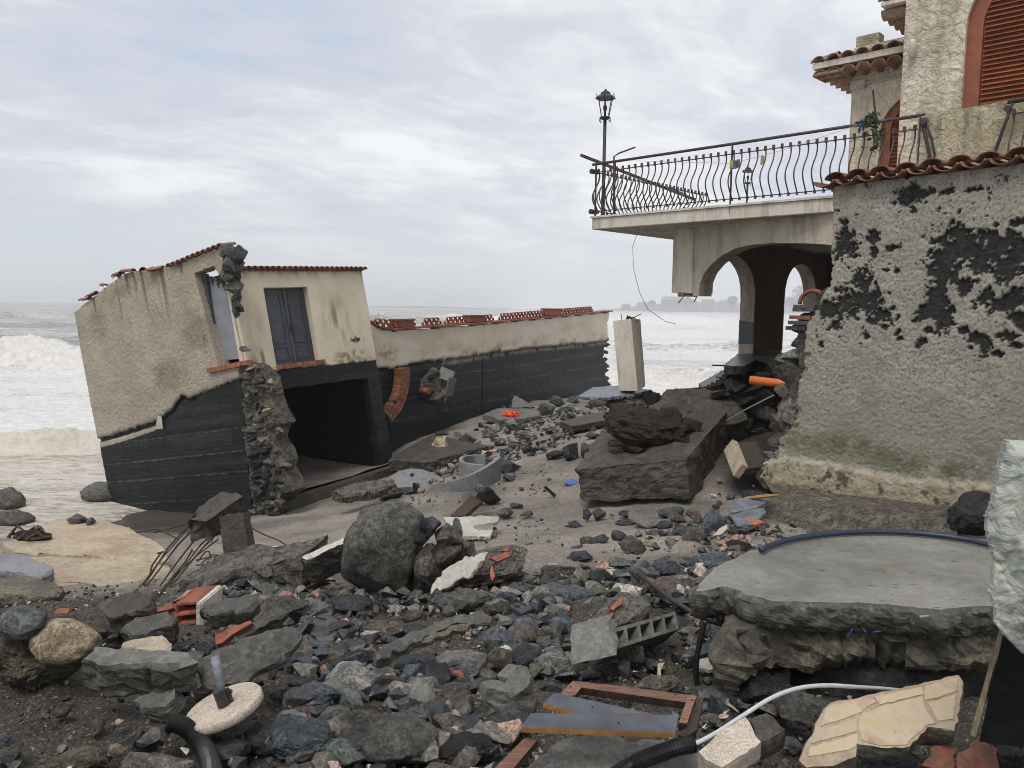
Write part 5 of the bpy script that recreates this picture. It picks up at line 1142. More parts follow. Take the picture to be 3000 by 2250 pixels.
    pl_, pz = tplane(*z4(440, 300), t1 + .35); pr_, pz2 = tplane(*z4(625, 272), t1 + .35); pz3 = tplane(*z4(630, 340), t1 + .35)[1]
    MB().prism([T(pl_, t1 + .35, ze), T(pl_, t1 + .35, pz), T(pr_, t1 + .35, pz), T(pr_, t1 + .35, pz3), T(pr_ + 3, t1 + .35, pz3), T(pr_ + 3, t1 + .35, ze)], E2 * .25).add('roof_parapet', M['stucco_mossy'], H)
    jx, jz = tplane(*z4(450, 690), t1)
    MB().box(T(jx - .12, t1 - .06, jz - .09), E1 * .28, E2 * .06, EZ * .17).add('junction_box', M['plaster_white'], H, bevel=.01)
    MB().tube([T(jx + .15, t1 - .03, jz + .0), T(jx + 1.5, t1 - .03, jz + .03)], .018, 6).add('cable_duct', M['grey_plastic'], H)
house()

# ================================================================ railing, lamps and what hangs about the terrace
def railing():
    R = thing('balcony_railing', T(3, 0, ZT), 'dark iron railing with bulging bars along the terrace edge', 'railing')
    bar = []
    for i in range(15):
        k = i / 14.0; z = 0.10 + .80 * k; bar.append((0, -(0.15 * sin(pi * min(1, k / .72)) ** 1.3 if k < .72 else -0.03 * sin(pi * (k - .72) / .28)), z))
    mb = MB().tube(bar, .0125, 6); mb.tube([(0, 0, .92), (0, 0, .84)], .026, 6); mb.tube([(0, 0, .12), (0, 0, .07)], .024, 6)
    me = mb.mesh('baluster', M['rail'])
    s = 0.10
    while s < 6.0:
        inst('baluster', me, frame_matrix(T(s, .05, ZT), E1, E2, EZ), R); s += .1455
    t = 0.12
    while t < 4.2:
        inst('baluster', me, frame_matrix(T(.05, t, ZT), E2, E1, EZ), R); t += .15
    for z, r, m in ((.86, .011, 'rail'), (.105, .011, 'rail')):
        MB().bar(T(0, .05, ZT + z), T(6.05, .05, ZT + z), .03, .014).add('rail_bar', M[m], R); MB().bar(T(.05, 0, ZT + z), T(.05, 4.2, ZT + z), .03, .014).add('rail_bar', M[m], R)
    MB().tube([T(-.05, .05, ZT + 1.02), T(3.0, .05, ZT + 1.03), T(6.05, .05, ZT + 1.05)], .026, 8).add('handrail', M['rail'], R, True)
    for s in (0.06, .52, 3.0, 6.0):
        MB().bar(T(s, .02, ZT - .16 if s in (.52, 3.0) else ZT), T(s, .02, ZT + 1.02), .016, .04, E2).add('post', M['rail'], R)
    for (s, t) in ((-.02, 0), (0, .10)):                    # scrolled corner
        for z in (.10, .88): MB().lathe(T(s, t, ZT + z), [(.02, -.03), (.05, -.03), (.05, .03), (.02, .03)], 10, E2).add('scroll', M['iron'], R)
    a = [T(sss, -.0, ZT + zz) for sss, zz in ((6.02, 1.0), (6.1, .7), (6.16, .45), (6.1, .2), (6.0, .05))]
    MB().tube(a, .022, 6).tube([p + E1 * .04 for p in a[:1]] + [p + E1 * .07 for p in a[1:]], .014, 6).add('end_bracket', M['iron'], R, True)
    MB().lathe(T(6.06, -.02, ZT + .93), [(.02, -.03), (.04, -.03), (.04, .03), (.02, .03)], 10, E2).add('scroll', M['iron'], R)
    return me
bal = railing()
def railing2():
    s0 = tplane(2962, 360, -.12)[0]
    R = thing('parapet_railing', T(s0, -.12, ZT), 'short dark iron railing in front of the mossy parapet at the right edge', 'railing')
    for k in range(9): inst('baluster', bal, frame_matrix(T(s0 + .02 + .15 * k, -.10, ZT), E1, E2, EZ), R)
    MB().bar(T(s0, -.1, ZT + .86), T(s0 + 1.4, -.1, ZT + .86), .03, .014).add('rail_bar', M['iron'], R)
    MB().tube([T(s0 - .06, -.1, ZT + 1.02), T(s0 + 1.4, -.1, ZT + 1.05)], .028, 8).add('handrail', M['iron'], R, True)
    a = [T(s0 + b, -.12, ZT + zz) for b, zz in ((0, 1.0), (-.08, .7), (-.16, .4), (-.12, .15), (0, .05))]
    MB().tube(a, .022, 6).add('end_bracket', M['iron'], R, True)
    MB().lathe(T(s0 - .05, -.12, ZT + .93), [(.02, -.03), (.045, -.03), (.045, .03), (.02, .03)], 10, E2).add('scroll', M['iron'], R)
railing2()
M['glass'] = None
def glass():
    n = NT('lamp_glass'); n.b.inputs['Transmission Weight'].default_value = 1.0; n.b.inputs['IOR'].default_value = 1.1
    return n.done((0.92, 0.95, 0.95), 0.05, None, 0.5)
M['glass'] = glass()
def lamp(base, h, label, s=1.0):
    t = thing('street_lamp', base, label, 'street lamp', 'lamp posts on the terrace')
    b = np.asarray(base, float); L0 = h - .62 * s
    MB().lathe(b, [(.08 * s, 0), (.08 * s, .05), (.045 * s, .1), (.036 * s, .5), (.034 * s, L0)], 10).add('post', M['iron'], t, True)
    c = b + EZ * L0
    ln = MB().lathe(c, [(.03 * s, 0), (.10 * s, .03 * s), (.115 * s, .06 * s), (.05 * s, .075 * s)], 12).add('lantern_cup', M['iron'], t)
    for k in range(6):
        a = pi / 3 * k + .3; a2 = a + pi / 3; d = np.array([cos(a), sin(a), 0]); d2 = np.array([cos(a2), sin(a2), 0])
        lo, hi = c + d * .085 * s + EZ * .08 * s, c + d * .155 * s + EZ * .43 * s; lo2, hi2 = c + d2 * .085 * s + EZ * .08 * s, c + d2 * .155 * s + EZ * .43 * s
        MB().tube([lo, hi], .010 * s, 5).add('lantern_bar', M['iron'], t); MB().put([lo * .98 + c * .02, lo2 * .98 + c * .02, hi2 * .98 + c * .02, hi * .98 + c * .02], [(0, 1, 2, 3)]).add('glass_pane', M['glass'], t)
        MB().tube([c + d * .10 * s + EZ * .05 * s, c + d * .13 * s + EZ * .01 * s, c + d * .12 * s - EZ * .03 * s, c + d * .09 * s - EZ * .02 * s], .008 * s, 5).add('scroll', M['iron'], t)
        MB().tube([hi + EZ * .02 * s + d * .03 * s, hi + EZ * .09 * s + d * .05 * s], [.012 * s, .004 * s], 5).add('finial', M['iron'], t)
    MB().lathe(c + EZ * .43 * s, [(.21 * s, 0), (.21 * s, .02 * s), (.15 * s, .07 * s), (.10 * s, .10 * s), (.10 * s, .13 * s), (.04 * s, .16 * s), (.015 * s, .2 * s)], 6).add('lantern_roof', M['iron'], t)
    MB().lathe(c + EZ * .08 * s, [(.022 * s, 0), (.025 * s, .1 * s), (.04 * s, .15 * s), (.035 * s, .21 * s), (.01 * s, .24 * s)], 10).add('bulb', M['plaster_white'], t, True)
p = P(1766, 628, 17.0); lamp((p[0], p[1], ZT), P(1772, 262, 17.0)[2] - ZT, 'tall iron lamp post with lantern at the seaward corner of the terrace')
p = P(2188, 588, 26.0); lamp((p[0], p[1], ZT), P(2188, 488, 26.0)[2] - ZT, 'distant iron lamp post seen through the terrace railing', .9)
a, b = P(*z3(205, 512), 16.5), P(*z3(880, 775), 18.4)
MB().bar(a, b, .05, .05).add('loose_pole', M['rail']); o = bpy.data.objects['loose_pole']; tag(o, 'loose iron handrail lying slanted across the terrace corner', 'pole')
a = [P(*z3(400, 520), 16.0), P(*z3(430, 500), 15.9), P(*z3(525, 465), 15.7)]
o = MB().tube([P(*z3(396, 830), 16.0)] + a, .018, 6).add('bent_rod', M['rail']); tag(o, 'bent iron rod sticking up over the terrace railing by the lamp post', 'rod')
a, b = P(*z3(730, 700), 16.3), P(*z3(830, 755), 16.3)
o = MB().bar(a, b, .035, .035).add('short_bar', M['rail']); tag(o, 'short loose bar behind the middle of the terrace railing', 'bar')
w = [P(*z3(*q), Y) for q, Y in (((580, 850), 15.6), ((545, 950), 15.6), ((510, 1050), 15.7), ((515, 1180), 15.8), ((550, 1320), 16), ((600, 1420), 16.2), ((700, 1490), 16.4), ((760, 1505), 16.6))]
o = MB().tube(w, .006, 5).add('hanging_wire', M['grey_plastic']); tag(o, 'thin pale wire hanging from the terrace edge', 'wire')
# washing line with pegs, climbing plant on the rail
o = MB().tube([P(*z3(500, 545), 15.4), P(*z3(1100, 560), 14.0), P(*z3(1400, 480), 13.2), P(*z3(1850, 330), 12.4)], .004, 4).add('washing_line', M['grey_plastic']); tag(o, 'thin sagging washing line along the terrace railing', 'line')
M['peg_blue'] = plain_mat('blue_peg', (0.03, 0.10, 0.30), (0.05, 0.15, 0.40), 0.5); M['peg_yellow'] = plain_mat('yellow_peg', (0.45, 0.36, 0.10), (0.55, 0.45, 0.15), 0.5); M['peg_brown'] = plain_mat('brown_peg', (0.16, 0.10, 0.08), (0.22, 0.15, 0.12), 0.5)
for x, y, m, l in ((1090, 565, 'peg_yellow', 'left yellow peg beside the blue one on the washing line'), (1106, 568, 'peg_blue', 'blue clothes peg on the washing line'), (1128, 562, 'peg_brown', 'brown clothes peg beside the blue one on the washing line'), (1272, 542, 'peg_yellow', 'single yellow peg right of the distant lamp on the washing line'), (1858, 332, 'peg_blue', 'blue peg by the climbing plant on the handrail')):
    c = P(*z3(x, y), 13.7 if x < 1500 else 12.45)
    o = MB().prism([c + E1 * a + EZ * b for a, b in ((-.03, -.07), (-.012, -.07), (0, .0), (.012, -.07), (.03, -.07), (.025, .07), (-.025, .07))], E2 * .03).add('clothes_peg', M[m]); tag(o, l, 'clothes peg', 'pegs on the washing line')
M['leaf'] = plain_mat('leaf_green', (0.035, 0.055, 0.015), (0.10, 0.13, 0.04), 0.6, 20.)
def creeper(pts, n, label, seed, name='climbing_plant', sz=.05):
    rs = np.random.RandomState(seed); pts = [np.asarray(q) for q in pts]
    t = thing(name, pts[-1], label, 'plant')
    MB().tube(pts, .010, 5).add('stem', M['wood_dark'], t)
    V = []; Fc = []
    cum = np.array(pts)
    for i in range(n):
        k = rs.uniform(0, len(pts) - 1); j = int(k); c = cum[j] + (cum[min(j + 1, len(pts) - 1)] - cum[j]) * (k - j) + rs.normal(size=3) * .055
        d = unit(rs.normal(size=3)); q = unit(np.cross(d, rs.normal(size=3))); s = sz * rs.uniform(.6, 1.4)
        b = len(V); V += [c - d * s, c + q * s * .5, c + d * s, c - q * s * .5]; Fc.append((b, b + 1, b + 2, b + 3))
    add('leaves', V, Fc, M['leaf'], t)
creeper([P(*z3(x, y), 12.35) for x, y in ((1850, 340), (1900, 320), (1915, 285), (1940, 330), (1950, 400), (1945, 480))], 120, 'green climbing plant tangled in the terrace handrail', 3)
creeper([P(*z3(x, y), 14.9) for x, y in ((815, 820), (825, 850), (820, 870))], 26, 'small green weed hanging over the terrace edge', 4, 'hanging_weed', .04)
o = MB().tube([P(*z3(1950, 330), 12.3), P(*z3(1935, 230), 12.3), P(*z3(1925, 130), 12.3)], [.02, .016, .012], 6).add('dead_stake', M['wood_dark']); tag(o, 'thin dark stake standing up from the climbing plant', 'stake')
# ================================================================ rubble: helpers
def outline2(poly, seg, jit, seed, sharp=0.0):
    rs = np.random.RandomState(seed); out = []; n = len(poly)
    for i in range(n):
        a, b = np.array(poly[i], float), np.array(poly[(i + 1) % n], float); L = np.linalg.norm(b - a); k = max(1, int(L / seg)); nn = np.array([-(b - a)[1], (b - a)[0]]) / max(L, 1e-6)
        for j in range(k):
            p = a + (b - a) * j / k; w = jit * (1 if j else .4); out.append(p + nn * rs.normal() * w + (b - a) / max(L, 1e-6) * rs.normal() * w * .3)
    return out
def slab_mesh(poly3, N, thick, seed, seg=0.035, jit=0.008, edge=0.03, layers=7, flare=0.0, bulge=0.0):
    # broken plate: flat top, ragged edge in several layers, flat bottom
    if layers == 7: layers = int(max(5, min(14, thick / .022)))
    N = unit(N); c = np.mean(poly3, 0); x = unit(np.cross(N, (0, 0.3, 1.0)) if abs(N[2]) < .9 else np.cross((0, 1, 0), N)); y = np.cross(N, x)
    p2 = [((q - c) @ x, (q - c) @ y) for q in poly3]
    area = sum(p2[i][0] * p2[(i + 1) % len(p2)][1] - p2[(i + 1) % len(p2)][0] * p2[i][1] for i in range(len(p2)))
    if area < 0: p2 = p2[::-1]
    ol = np.array(outline2(p2, seg, jit, seed)); n = len(ol); rs = np.random.RandomState(seed + 1)
    d = np.roll(ol, -1, 0) - np.roll(ol, 1, 0); out = np.stack([d[:, 1], -d[:, 0]], 1); out /= np.maximum(np.linalg.norm(out, axis=1), 1e-6)[:, None]
    V = []; Fc = []
    for l in range(layers + 1):
        k = l / layers; off = edge * (fbm(np.stack([ol[:, 0] * 4, ol[:, 1] * 4, np.full(n, k * thick * 5)], 1), 3, seed) * 1.5 + .9 * fbm(np.stack([ol[:, 0] * 14, ol[:, 1] * 14, np.full(n, k * thick * 16)], 1), 4, seed + 5, .65))
        if 0 < l < layers: off = off + edge * .5
        off = off + flare * k + bulge * sin(pi * min(1, .15 + .85 * k)) - bulge * sin(pi * .15) 
        if l == 0: off = off * .25
        q = ol + out * off[:, None]; dz = thick * k + (min(edge * .25, thick / layers * .3) * rs.normal(size=n) if 0 < l < layers else 0) + (0 if l == 0 else 0)
        V.append(c + q[:, :1] * x + q[:, 1:] * y - (np.zeros(n) + dz)[:, None] * N)
    V = np.concatenate(V)
    for l in range(layers):
        for i in range(n): Fc.append((l * n + i, (l + 1) * n + i, (l + 1) * n + (i + 1) % n, l * n + (i + 1) % n))
    bm = bmesh.new(); vs_ = [bm.verts.new(v) for v in V]
    for f in Fc: bm.faces.new([vs_[i] for i in f])
    top = bm.faces.new(vs_[:n]); bot = bm.faces.new(vs_[layers * n:][::-1])
    bmesh.ops.triangulate(bm, faces=[top, bot]); bmesh.ops.recalc_face_normals(bm, faces=bm.faces)
    VV = np.array([v.co[:] for v in bm.verts]); FF = [tuple(v.index for v in f.verts) for f in bm.faces]; bm.free(); return VV, FF
SEED = [500]
def slab(name, px, anchor, N, thick, m, label=None, cat=None, parent=None, group=None, **kw):
    """px: outline in photo pixels; anchor: a point of the plate's top plane; N: its normal"""
    SEED[0] += 1; N = unit(N); pl = [onplane(x, y, anchor, N) for x, y in px]
    V, Fc = slab_mesh(pl, N, thick, SEED[0], **kw); o = add(name, V, Fc, m, parent)
    if label: tag(o, label, cat, group)
    return o
def two_mats(o, m2, top_n, thr=0.9):      # a second material on the faces that look along top_n
    o.data.materials.append(m2); n = Vector(tuple(unit(top_n)))
    for f in o.data.polygons: f.material_index = 1 if f.normal.dot(n) > thr else 0
def hexa(name, c8, m, sub=5, rough=0.03, parent=None, label=None, cat=None, seed=0, sc_=2.0):
    bm = bmesh.new(); v = [bm.verts.new(tuple(p)) for p in c8]
    for f in ((0, 3, 2, 1), (4, 5, 6, 7), (0, 1, 5, 4), (1, 2, 6, 5), (2, 3, 7, 6), (3, 0, 4, 7)): bm.faces.new([v[i] for i in f])
    bmesh.ops.recalc_face_normals(bm, faces=bm.faces)
    bmesh.ops.subdivide_edges(bm, edges=bm.edges, cuts=sub * 3, use_grid_fill=True)
    bm.normal_update(); V = np.array([q.co[:] for q in bm.verts]); Nn = np.array([q.normal[:] for q in bm.verts])
    V = V + Nn * (rough * (fbm(V * sc_ + seed, 4, seed) + .5 * fbm(V * sc_ * 5 + seed, 3, seed + 1)))[:, None]
    Fc = [tuple(q.index for q in f.verts) for f in bm.faces]; bm.free()
    o = add(name, V, Fc, m, parent)
    if label: tag(o, label, cat)
    return o
def big_rock(name, c, size, rot, m, seed, ang=.6, rough=.14, cuts=9, sub=5, label=None, cat='rock', parent=None, group=None):
    if ang > .6: V, Fc = hull(seed, 17 + seed % 12, 4 if sub >= 5 else 3, rough * .5)
    else: V, Fc = rock_verts(seed, sub, ang, rough, cuts)
    V = (V * np.asarray(size)) @ euler_m(*rot).T + np.asarray(c)
    o = add(name, V, Fc, m, parent, True)
    if ang > .6: o.data.set_sharp_from_angle(angle=0.6)
    if label: tag(o, label, cat, group)
    return o
def px_place(x0, y0, x1, y1, lift=0.0, squash=1.0):   # ellipse in the photo -> centre and half sizes of a stone lying on the ground there
    cx = (x0 + x1) / 2; g = ghit(cx, y1 - .06 * (y1 - y0), lift); s = depth_of(g) / F
    w = (x1 - x0) * s; h = (y1 - y0) * s; d = unit(ray(cx, y1)); dep = math.asin(-d[2])
    dy = min(w * .85, h / max(sin(dep), .1) * .62); hz = max((h - dy * sin(dep)) / cos(dep), .3 * w) * squash
    c = g + np.array([d[0], d[1], 0]) / sqrt(d[0] ** 2 + d[1] ** 2) * dy * .42
    return np.array([c[0], c[1], g[2] + hz * .42]), np.array([w / 2, dy / 2, hz / 2])
RK = 0
def rock(c4, m, style, label, group=None, roll=0.0, lift=0.0):
    global RK
    RK += 1; rs = np.random.RandomState(700 + RK); c, h = px_place(*c4, lift=lift)
    big = (c4[2] - c4[0]) > 95
    rot = (rs.uniform(-.15, .15), roll + rs.uniform(-.12, .12), rs.uniform(-.35, .35) + (pi if rs.rand() < .5 else 0))
    h = h * 1.2; c = c + np.array([0, 0, .10 * h[2]])
    if big: return big_rock('rock', c, h, rot, M[m], 900 + RK, {'r': .4, 'a': .97, 'm': .8}[style], {'r': .12, 'a': .16, 'm': .16}[style], {'r': 9, 'a': 16, 'm': 13}[style], 5 if (c4[2] - c4[0]) > 170 else 4, label, 'rock', None, group)
    me = (ROUND if style == 'r' else ANG)[rs.randint(9 if style == 'r' else 12)]
    o = place_rock('rock', me, c, h, rot, M[m]); tag(o, label, 'rock', group); return o
def on(p): return np.asarray(p)
# ================================================================ rubble: the larger pieces
random.seed(11)
def L1(l): return [f1(*p) for p in l]
def L2(l): return [f2(*p) for p in l]
def L3(l): return [f3(*p) for p in l]
def L4(l): return [f4(*p) for p in l]
def Z2(l): return [z2(*p) for p in l]
def Z5(l): return [z5(*p) for p in l]
# ---- fallen ochre wall in the shallows
a = G(250, 1620, .86); N = (.02, .03, 1)
slab('fallen_wall_slab', L1([(20, 370), (95, 352), (185, 350), (200, 275), (330, 235), (430, 225), (510, 205), (560, 230), (650, 262), (745, 285), (775, 315), (900, 370), (945, 415), (960, 470), (905, 480), (720, 455), (520, 440), (330, 430), (100, 428)]), a, N, .22, M['plaster_ochre'], 'pale ochre plaster slab lying at the water edge, the rear of two', 'slab', edge=.02)
slab('fallen_wall_slab', L1([(60, 436), (330, 438), (520, 448), (720, 463), (880, 488), (960, 505), (1000, 560), (1000, 630), (960, 640), (560, 645), (520, 600), (350, 592), (240, 570), (300, 520), (160, 465)]), a - np.array([0, 0, .035]), (.0, .03, 1), .22, M['plaster_ochre'], 'yellow stained plaster slab with cracks, the front one of two', 'slab', edge=.02)
slab('plaster_strip', L1([(310, 600), (520, 605), (525, 655), (360, 662)]), a + np.array([0, 0, .02]), (.0, .0, 1), .12, M['plaster_ochre'], 'small pale strip of plaster in front of the yellow slab', 'slab')
slab('grey_slab', L1([(-60, 432), (120, 437), (300, 505), (305, 522), (240, 560), (-60, 520)]), G(60, 1640, 1.22), (.03, -.1, 1), .14, M['ring'], 'flat smooth grey concrete slab at the left edge above the water', 'slab')
slab('limestone_slab', L1([(-60, 572), (60, 575), (180, 562), (300, 600), (345, 635), (330, 655), (100, 668), (-60, 655)]), ghit(60, 1735, .12), (.0, -.1, 1), .12, M['footing'], 'flat sandy limestone slab at the left edge below the grey slab', 'slab')
# debris on the ochre slab
for c4, m, l in (((385, 200, 515, 255), 'rough', 'rough grey lump lying on top of the pale ochre slab'), ((495, 232, 548, 262), 'basalt', 'small dark stone lying on the pale ochre slab'), ((185, 275, 245, 310), 'rough', 'grey stone at the left end of the pale ochre slab')):
    p = onplane(*f1((c4[0] + c4[2]) / 2, c4[3]), a, N); s = depth_of(p) / F * .5123; o = place_rock('rock', ANG[5], p + np.array([0, 0, .04]), ((c4[2] - c4[0]) * s * .5, .16, (c4[3] - c4[1]) * s * .55), (.1, .1, .3), M[m]); tag(o, l, 'rock')
p = onplane(*f1(160, 350), a, N); t = thing('driftwood_clump', p, 'small dark clump of driftwood and weed on the pale ochre slab', 'driftwood')
for k in range(7):
    MB().tube([p + np.array([-.25 + .06 * k, random.uniform(-.15, .1), .03]), p + np.array([-.15 + .07 * k, random.uniform(-.1, .1), .08 + random.uniform(-.04, .12)]), p + np.array([.05 + .05 * k, random.uniform(-.1, .1), .04])], [.028, .022, .010], 6).add('twig', M['wood_dark'], t)

place_rock('weed_clump', ANG[4], p + np.array([.05, 0, .03]), (.28, .16, .12), (0, .1, .2), M['soil'], t)
# ---- concrete beam with its reinforcement
def beam(name, a_, b_, w, h, m, up=(0, 0, 1), rough=.025, parent=None, label=None, cat=None, seed=0, sub=3):
    a_, b_ = on(a_), on(b_); d = unit(b_ - a_); x = unit(np.cross(d, up)); z = np.cross(x, d); q = []
    for e in (a_, b_): q += [e - x * w / 2 - z * h / 2, e + x * w / 2 - z * h / 2, e + x * w / 2 + z * h / 2, e - x * w / 2 + z * h / 2]
    return hexa(name, [q[0], q[1], q[2], q[3], q[4], q[5], q[6], q[7]], m, sub, rough, parent, label, cat, seed)
RB = thing('reinforced_beam', P(*f1(1200, 420), 9.4), 'broken concrete beam with a spray of bent rusty rods', 'beam')
beam('concrete_beam', P(*f1(1125, 305), 9.5), P(*f1(1350, 150), 10.1), .40, .34, M['concrete_olive'], parent=RB, seed=3, rough=.12)
beam('concrete_post', P(*f1(1385, 500), 9.2), P(*f1(1345, 205), 9.3), .29, .26, M['concrete_olive'], up=(0, 1, 0), parent=RB, seed=4, rough=.03)
rods = [[(770, 650), (860, 560), (960, 400), (1080, 270), (1200, 180), (1310, 140), (1370, 155)], [(830, 630), (930, 500), (1020, 380), (1150, 250), (1270, 190), (1360, 150)], [(900, 640), (1000, 500), (1100, 370), (1180, 270), (1270, 240), (1330, 200)], [(980, 620), (1060, 520), (1160, 400), (1230, 330), (1290, 310)],
        [(660, 830), (760, 740), (840, 610), (870, 500), (920, 430), (935, 422), (900, 432)], [(850, 710), (960, 600), (1060, 480), (1100, 410), (1112, 430)], [(780, 312), (900, 290), (1020, 350)], [(880, 312), (1000, 280), (1130, 235)], [(1130, 480), (1170, 425), (1195, 420), (1205, 450), (1190, 470)], [(1150, 490), (1210, 440), (1240, 438), (1240, 470)], [(1120, 500), (1260, 480), (1300, 460), (1300, 440), (1270, 435)], [(1320, 150), (1325, 210), (1320, 280)], [(1120, 470), (1300, 435)], [(1180, 480), (1310, 470)], [(1140, 530), (1330, 520)], [(880, 690), (1000, 560), (1130, 440), (1250, 350)], [(760, 660), (720, 690), (620, 720)], [(1410, 270), (1500, 320), (1600, 360), (1700, 430)], [(790, 640), (880, 520), (960, 420), (1040, 330), (1090, 260)], [(920, 660), (1010, 560), (1080, 470), (1150, 380), (1240, 300)]]
for k, r in enumerate(rods):
    n_ = len(r); MB().tube([P(*f1(*q), min(8.9 + 1.1 * (830 - q[1]) / 700 + .05 * (k % 3), ghit(*f1(*q))[1] - .04)) for q in r], .0115 if k < 8 else .009, 5).add('rebar', M['rebar'], RB)
o = MB().tube([P(*f1(*q), min(8.6, ghit(*f1(*q))[1] - .05)) for q in ((1090, 725), (1130, 670), (1180, 590), (1215, 510), (1230, 440))], .011, 5).add('pale_cable', M['plank']); tag(o, 'thin pale cable rising beside the bent rods', 'cable')
o = MB().tube([P(*f1(*q), min(8.5, ghit(*f1(*q))[1] - .05)) for q in ((605, 725), (700, 690), (770, 665), (820, 680), (830, 720))], .010, 5).add('pale_wire', M['plank']); tag(o, 'pale looped wire at the foot of the bent rods', 'wire')

# ---- stony wall chunk and neighbours (left middle)
def block_px(name, f, px4, Y4, dv, m, label=None, cat=None, sub=4, rough=.03, seed=0, parent=None):
    q = [P(*f(*p), Y) for p, Y in zip(px4, Y4)]; dv = on(dv)
    return hexa(name, [q[3], q[2], q[2] + dv, q[3] + dv, q[0], q[1], q[1] + dv, q[0] + dv], m, sub, rough, parent, label, cat, seed)
t = thing('stony_wall_chunk', P(*f1(1350, 760), 8.2), 'large dark chunk of stone and mortar wall below the bent rods', 'masonry')
block_px('wall_core', f1, [(1005, 590), (1720, 455), (1715, 770), (985, 730)], [8.3, 8.0, 7.9, 8.2], (.10, .75, .02), M['masonry'], parent=t, rough=.10, sub=6)
for k, (x, y, w, h) in enumerate([(1090, 650, 130, 90), (1030, 690, 90, 70), (1230, 600, 150, 80), (1380, 560, 160, 70), (1450, 610, 110, 60), (1560, 640, 170, 110), (1640, 560, 120, 70), (1680, 520, 70, 50), (1500, 520, 130, 50), (1300, 660, 130, 70), (1420, 690, 140, 70), (1200, 690, 120, 60), (1640, 690, 120, 110)]):
    c = P(*f1(x, y), 8.12); s = 8.12 / F * .5123; place_rock('stone', ANG[k % 12], c, (w * s * .6, .14, h * s * .6), (random.uniform(-.3, .3), random.uniform(-.3, .3), random.uniform(-.3, .3)), M[['rough', 'basalt', 'brown', 'masonry', 'pale'][k % 5]], t)
MB().tube([P(*f1(1715, 560), 8), P(*f1(1715, 430), 8.05)], .012, 5).add('rebar', M['rebar'], t)
for k, r in enumerate([[(1720, 640), (1790, 610), (1880, 585), (1920, 590)], [(1720, 645), (1780, 640), (1805, 670), (1795, 715)], [(1740, 715), (1850, 705), (1952, 705)]]):
    MB().tube([P(*f1(*q), 7.8) for q in r], .010, 5).add('rebar', M['rebar'], t)
rock((750 + (1460 - 1464) * 0 + f1(1440, 0)[0] - 750, f1(0, 650)[1], f1(1730, 0)[0], f1(0, 850)[1]), 'brown', 'a', 'brown slanted rock at the right foot of the stony wall chunk', roll=-.3)
slab('concrete_lump', L1([(600, 735), (690, 668), (800, 645), (860, 680), (845, 735), (660, 800), (610, 790)]), ghit(*f1(730, 800), .22), (-.1, -.35, .93), .25, M['concrete_olive'], 'olive grey concrete lump left of the orange hollow bricks', 'concrete')
slab('concrete_strip', L1([(1170, 735), (1300, 690), (1440, 668), (1460, 700), (1420, 735), (1200, 790)]), ghit(*f1(1310, 800), .28), (0, -.3, .95), .12, M['concrete_wet'], 'long grey stone strip just above the orange hollow brick', 'concrete')
slab('concrete_strip', L1([(1330, 905), (1430, 830), (1580, 745), (1625, 762), (1600, 800), (1450, 880), (1345, 940)]), ghit(*f1(1450, 910), .25), (.1, -.4, .9), .10, M['concrete_wet'], 'narrow slanting concrete strip right of the orange hollow brick', 'concrete')
# hollow terracotta bricks
def hollow(name, c, X, Y, Z, nx, ny, wall, m, label, cat):   # X, Y across the open face, Z along the holes
    t = thing(name, c, label, cat); X, Y, Z = on(X), on(Y), on(Z); c = on(c); lx, ly = np.linalg.norm(X), np.linalg.norm(Y)
    for i in range(nx + 1): MB().box(c + X * (i / nx) * (1 - wall / lx), X / lx * wall, Y, Z).add('cell_wall', m, t)
    for j in range(ny + 1): MB().box(c + Y * (j / ny) * (1 - wall / ly) + Z * .004, X * .998, Y / ly * wall, Z * .99).add('cell_wall', m, t)
    return t
c = P(*f1(1000, 965), 6.2)
hb_ = hollow('hollow_brick', c, np.array([.20, .02, .02]), np.array([-.01, .03, .34]), np.array([.07, .25, .05]), 1, 4, .018, M['terracotta'], 'upright orange hollow brick with a white mortar strip among the rubble', 'brick')
MB().box(c + np.array([.17, -.006, .10]), (.05, 0, 0), (.08, .26, .06), (0, .02, .26)).add('mortar_strip', M['plaster_white'], hb_, bevel=.01)
for px_, Y_, l in (([(1125, 800), (1240, 785), (1235, 835), (1215, 838), (1225, 870), (1240, 900), (1130, 875)], 6.5, 'broken orange brick flange right of the upright hollow brick'), ([(1240, 770), (1300, 735), (1312, 775), (1250, 830)], 6.8, 'orange brick scrap behind the upright hollow brick')):
    slab('brick_scrap', L1(px_), P(*f1(*px_[0]), Y_), (.25, -.75, .5), .03, M['terracotta'], l, 'brick', edge=.006, jit=.004)
slab('brick_scrap', L1([(762, 795), (800, 770), (980, 715), (985, 742), (860, 780), (765, 812)]), ghit(*f1(870, 800), .2), (-.1, -.7, .7), .05, M['terracotta'], 'long orange brick strip with green tip left of the upright hollow brick', 'brick', edge=.006, jit=.005)
slab('brick_scrap', L1([(1232, 895), (1300, 860), (1430, 815), (1440, 832), (1330, 900), (1240, 952)]), ghit(*f1(1330, 950), .22), (-.1, -.7, .7), .05, M['terracotta'], 'long orange brick strip right of the upright hollow brick', 'brick', edge=.006, jit=.005)
slab('concrete_lump', L1([(700, 860), (780, 800), (960, 760), (1000, 800), (980, 850), (760, 900)]), ghit(*f1(850, 890), .16), (0, -.3, .95), .16, M['concrete_wet'], 'dark concrete lump under the left orange brick strip', 'concrete')
slab('cream_plate', L1([(720, 940), (860, 905), (930, 900), (950, 990), (840, 980), (700, 960)]), ghit(*f1(840, 985), .14), (0, -.2, 1), .06, M['plaster_ochre'], 'flat cream plate lying left below the hollow brick', 'plate')
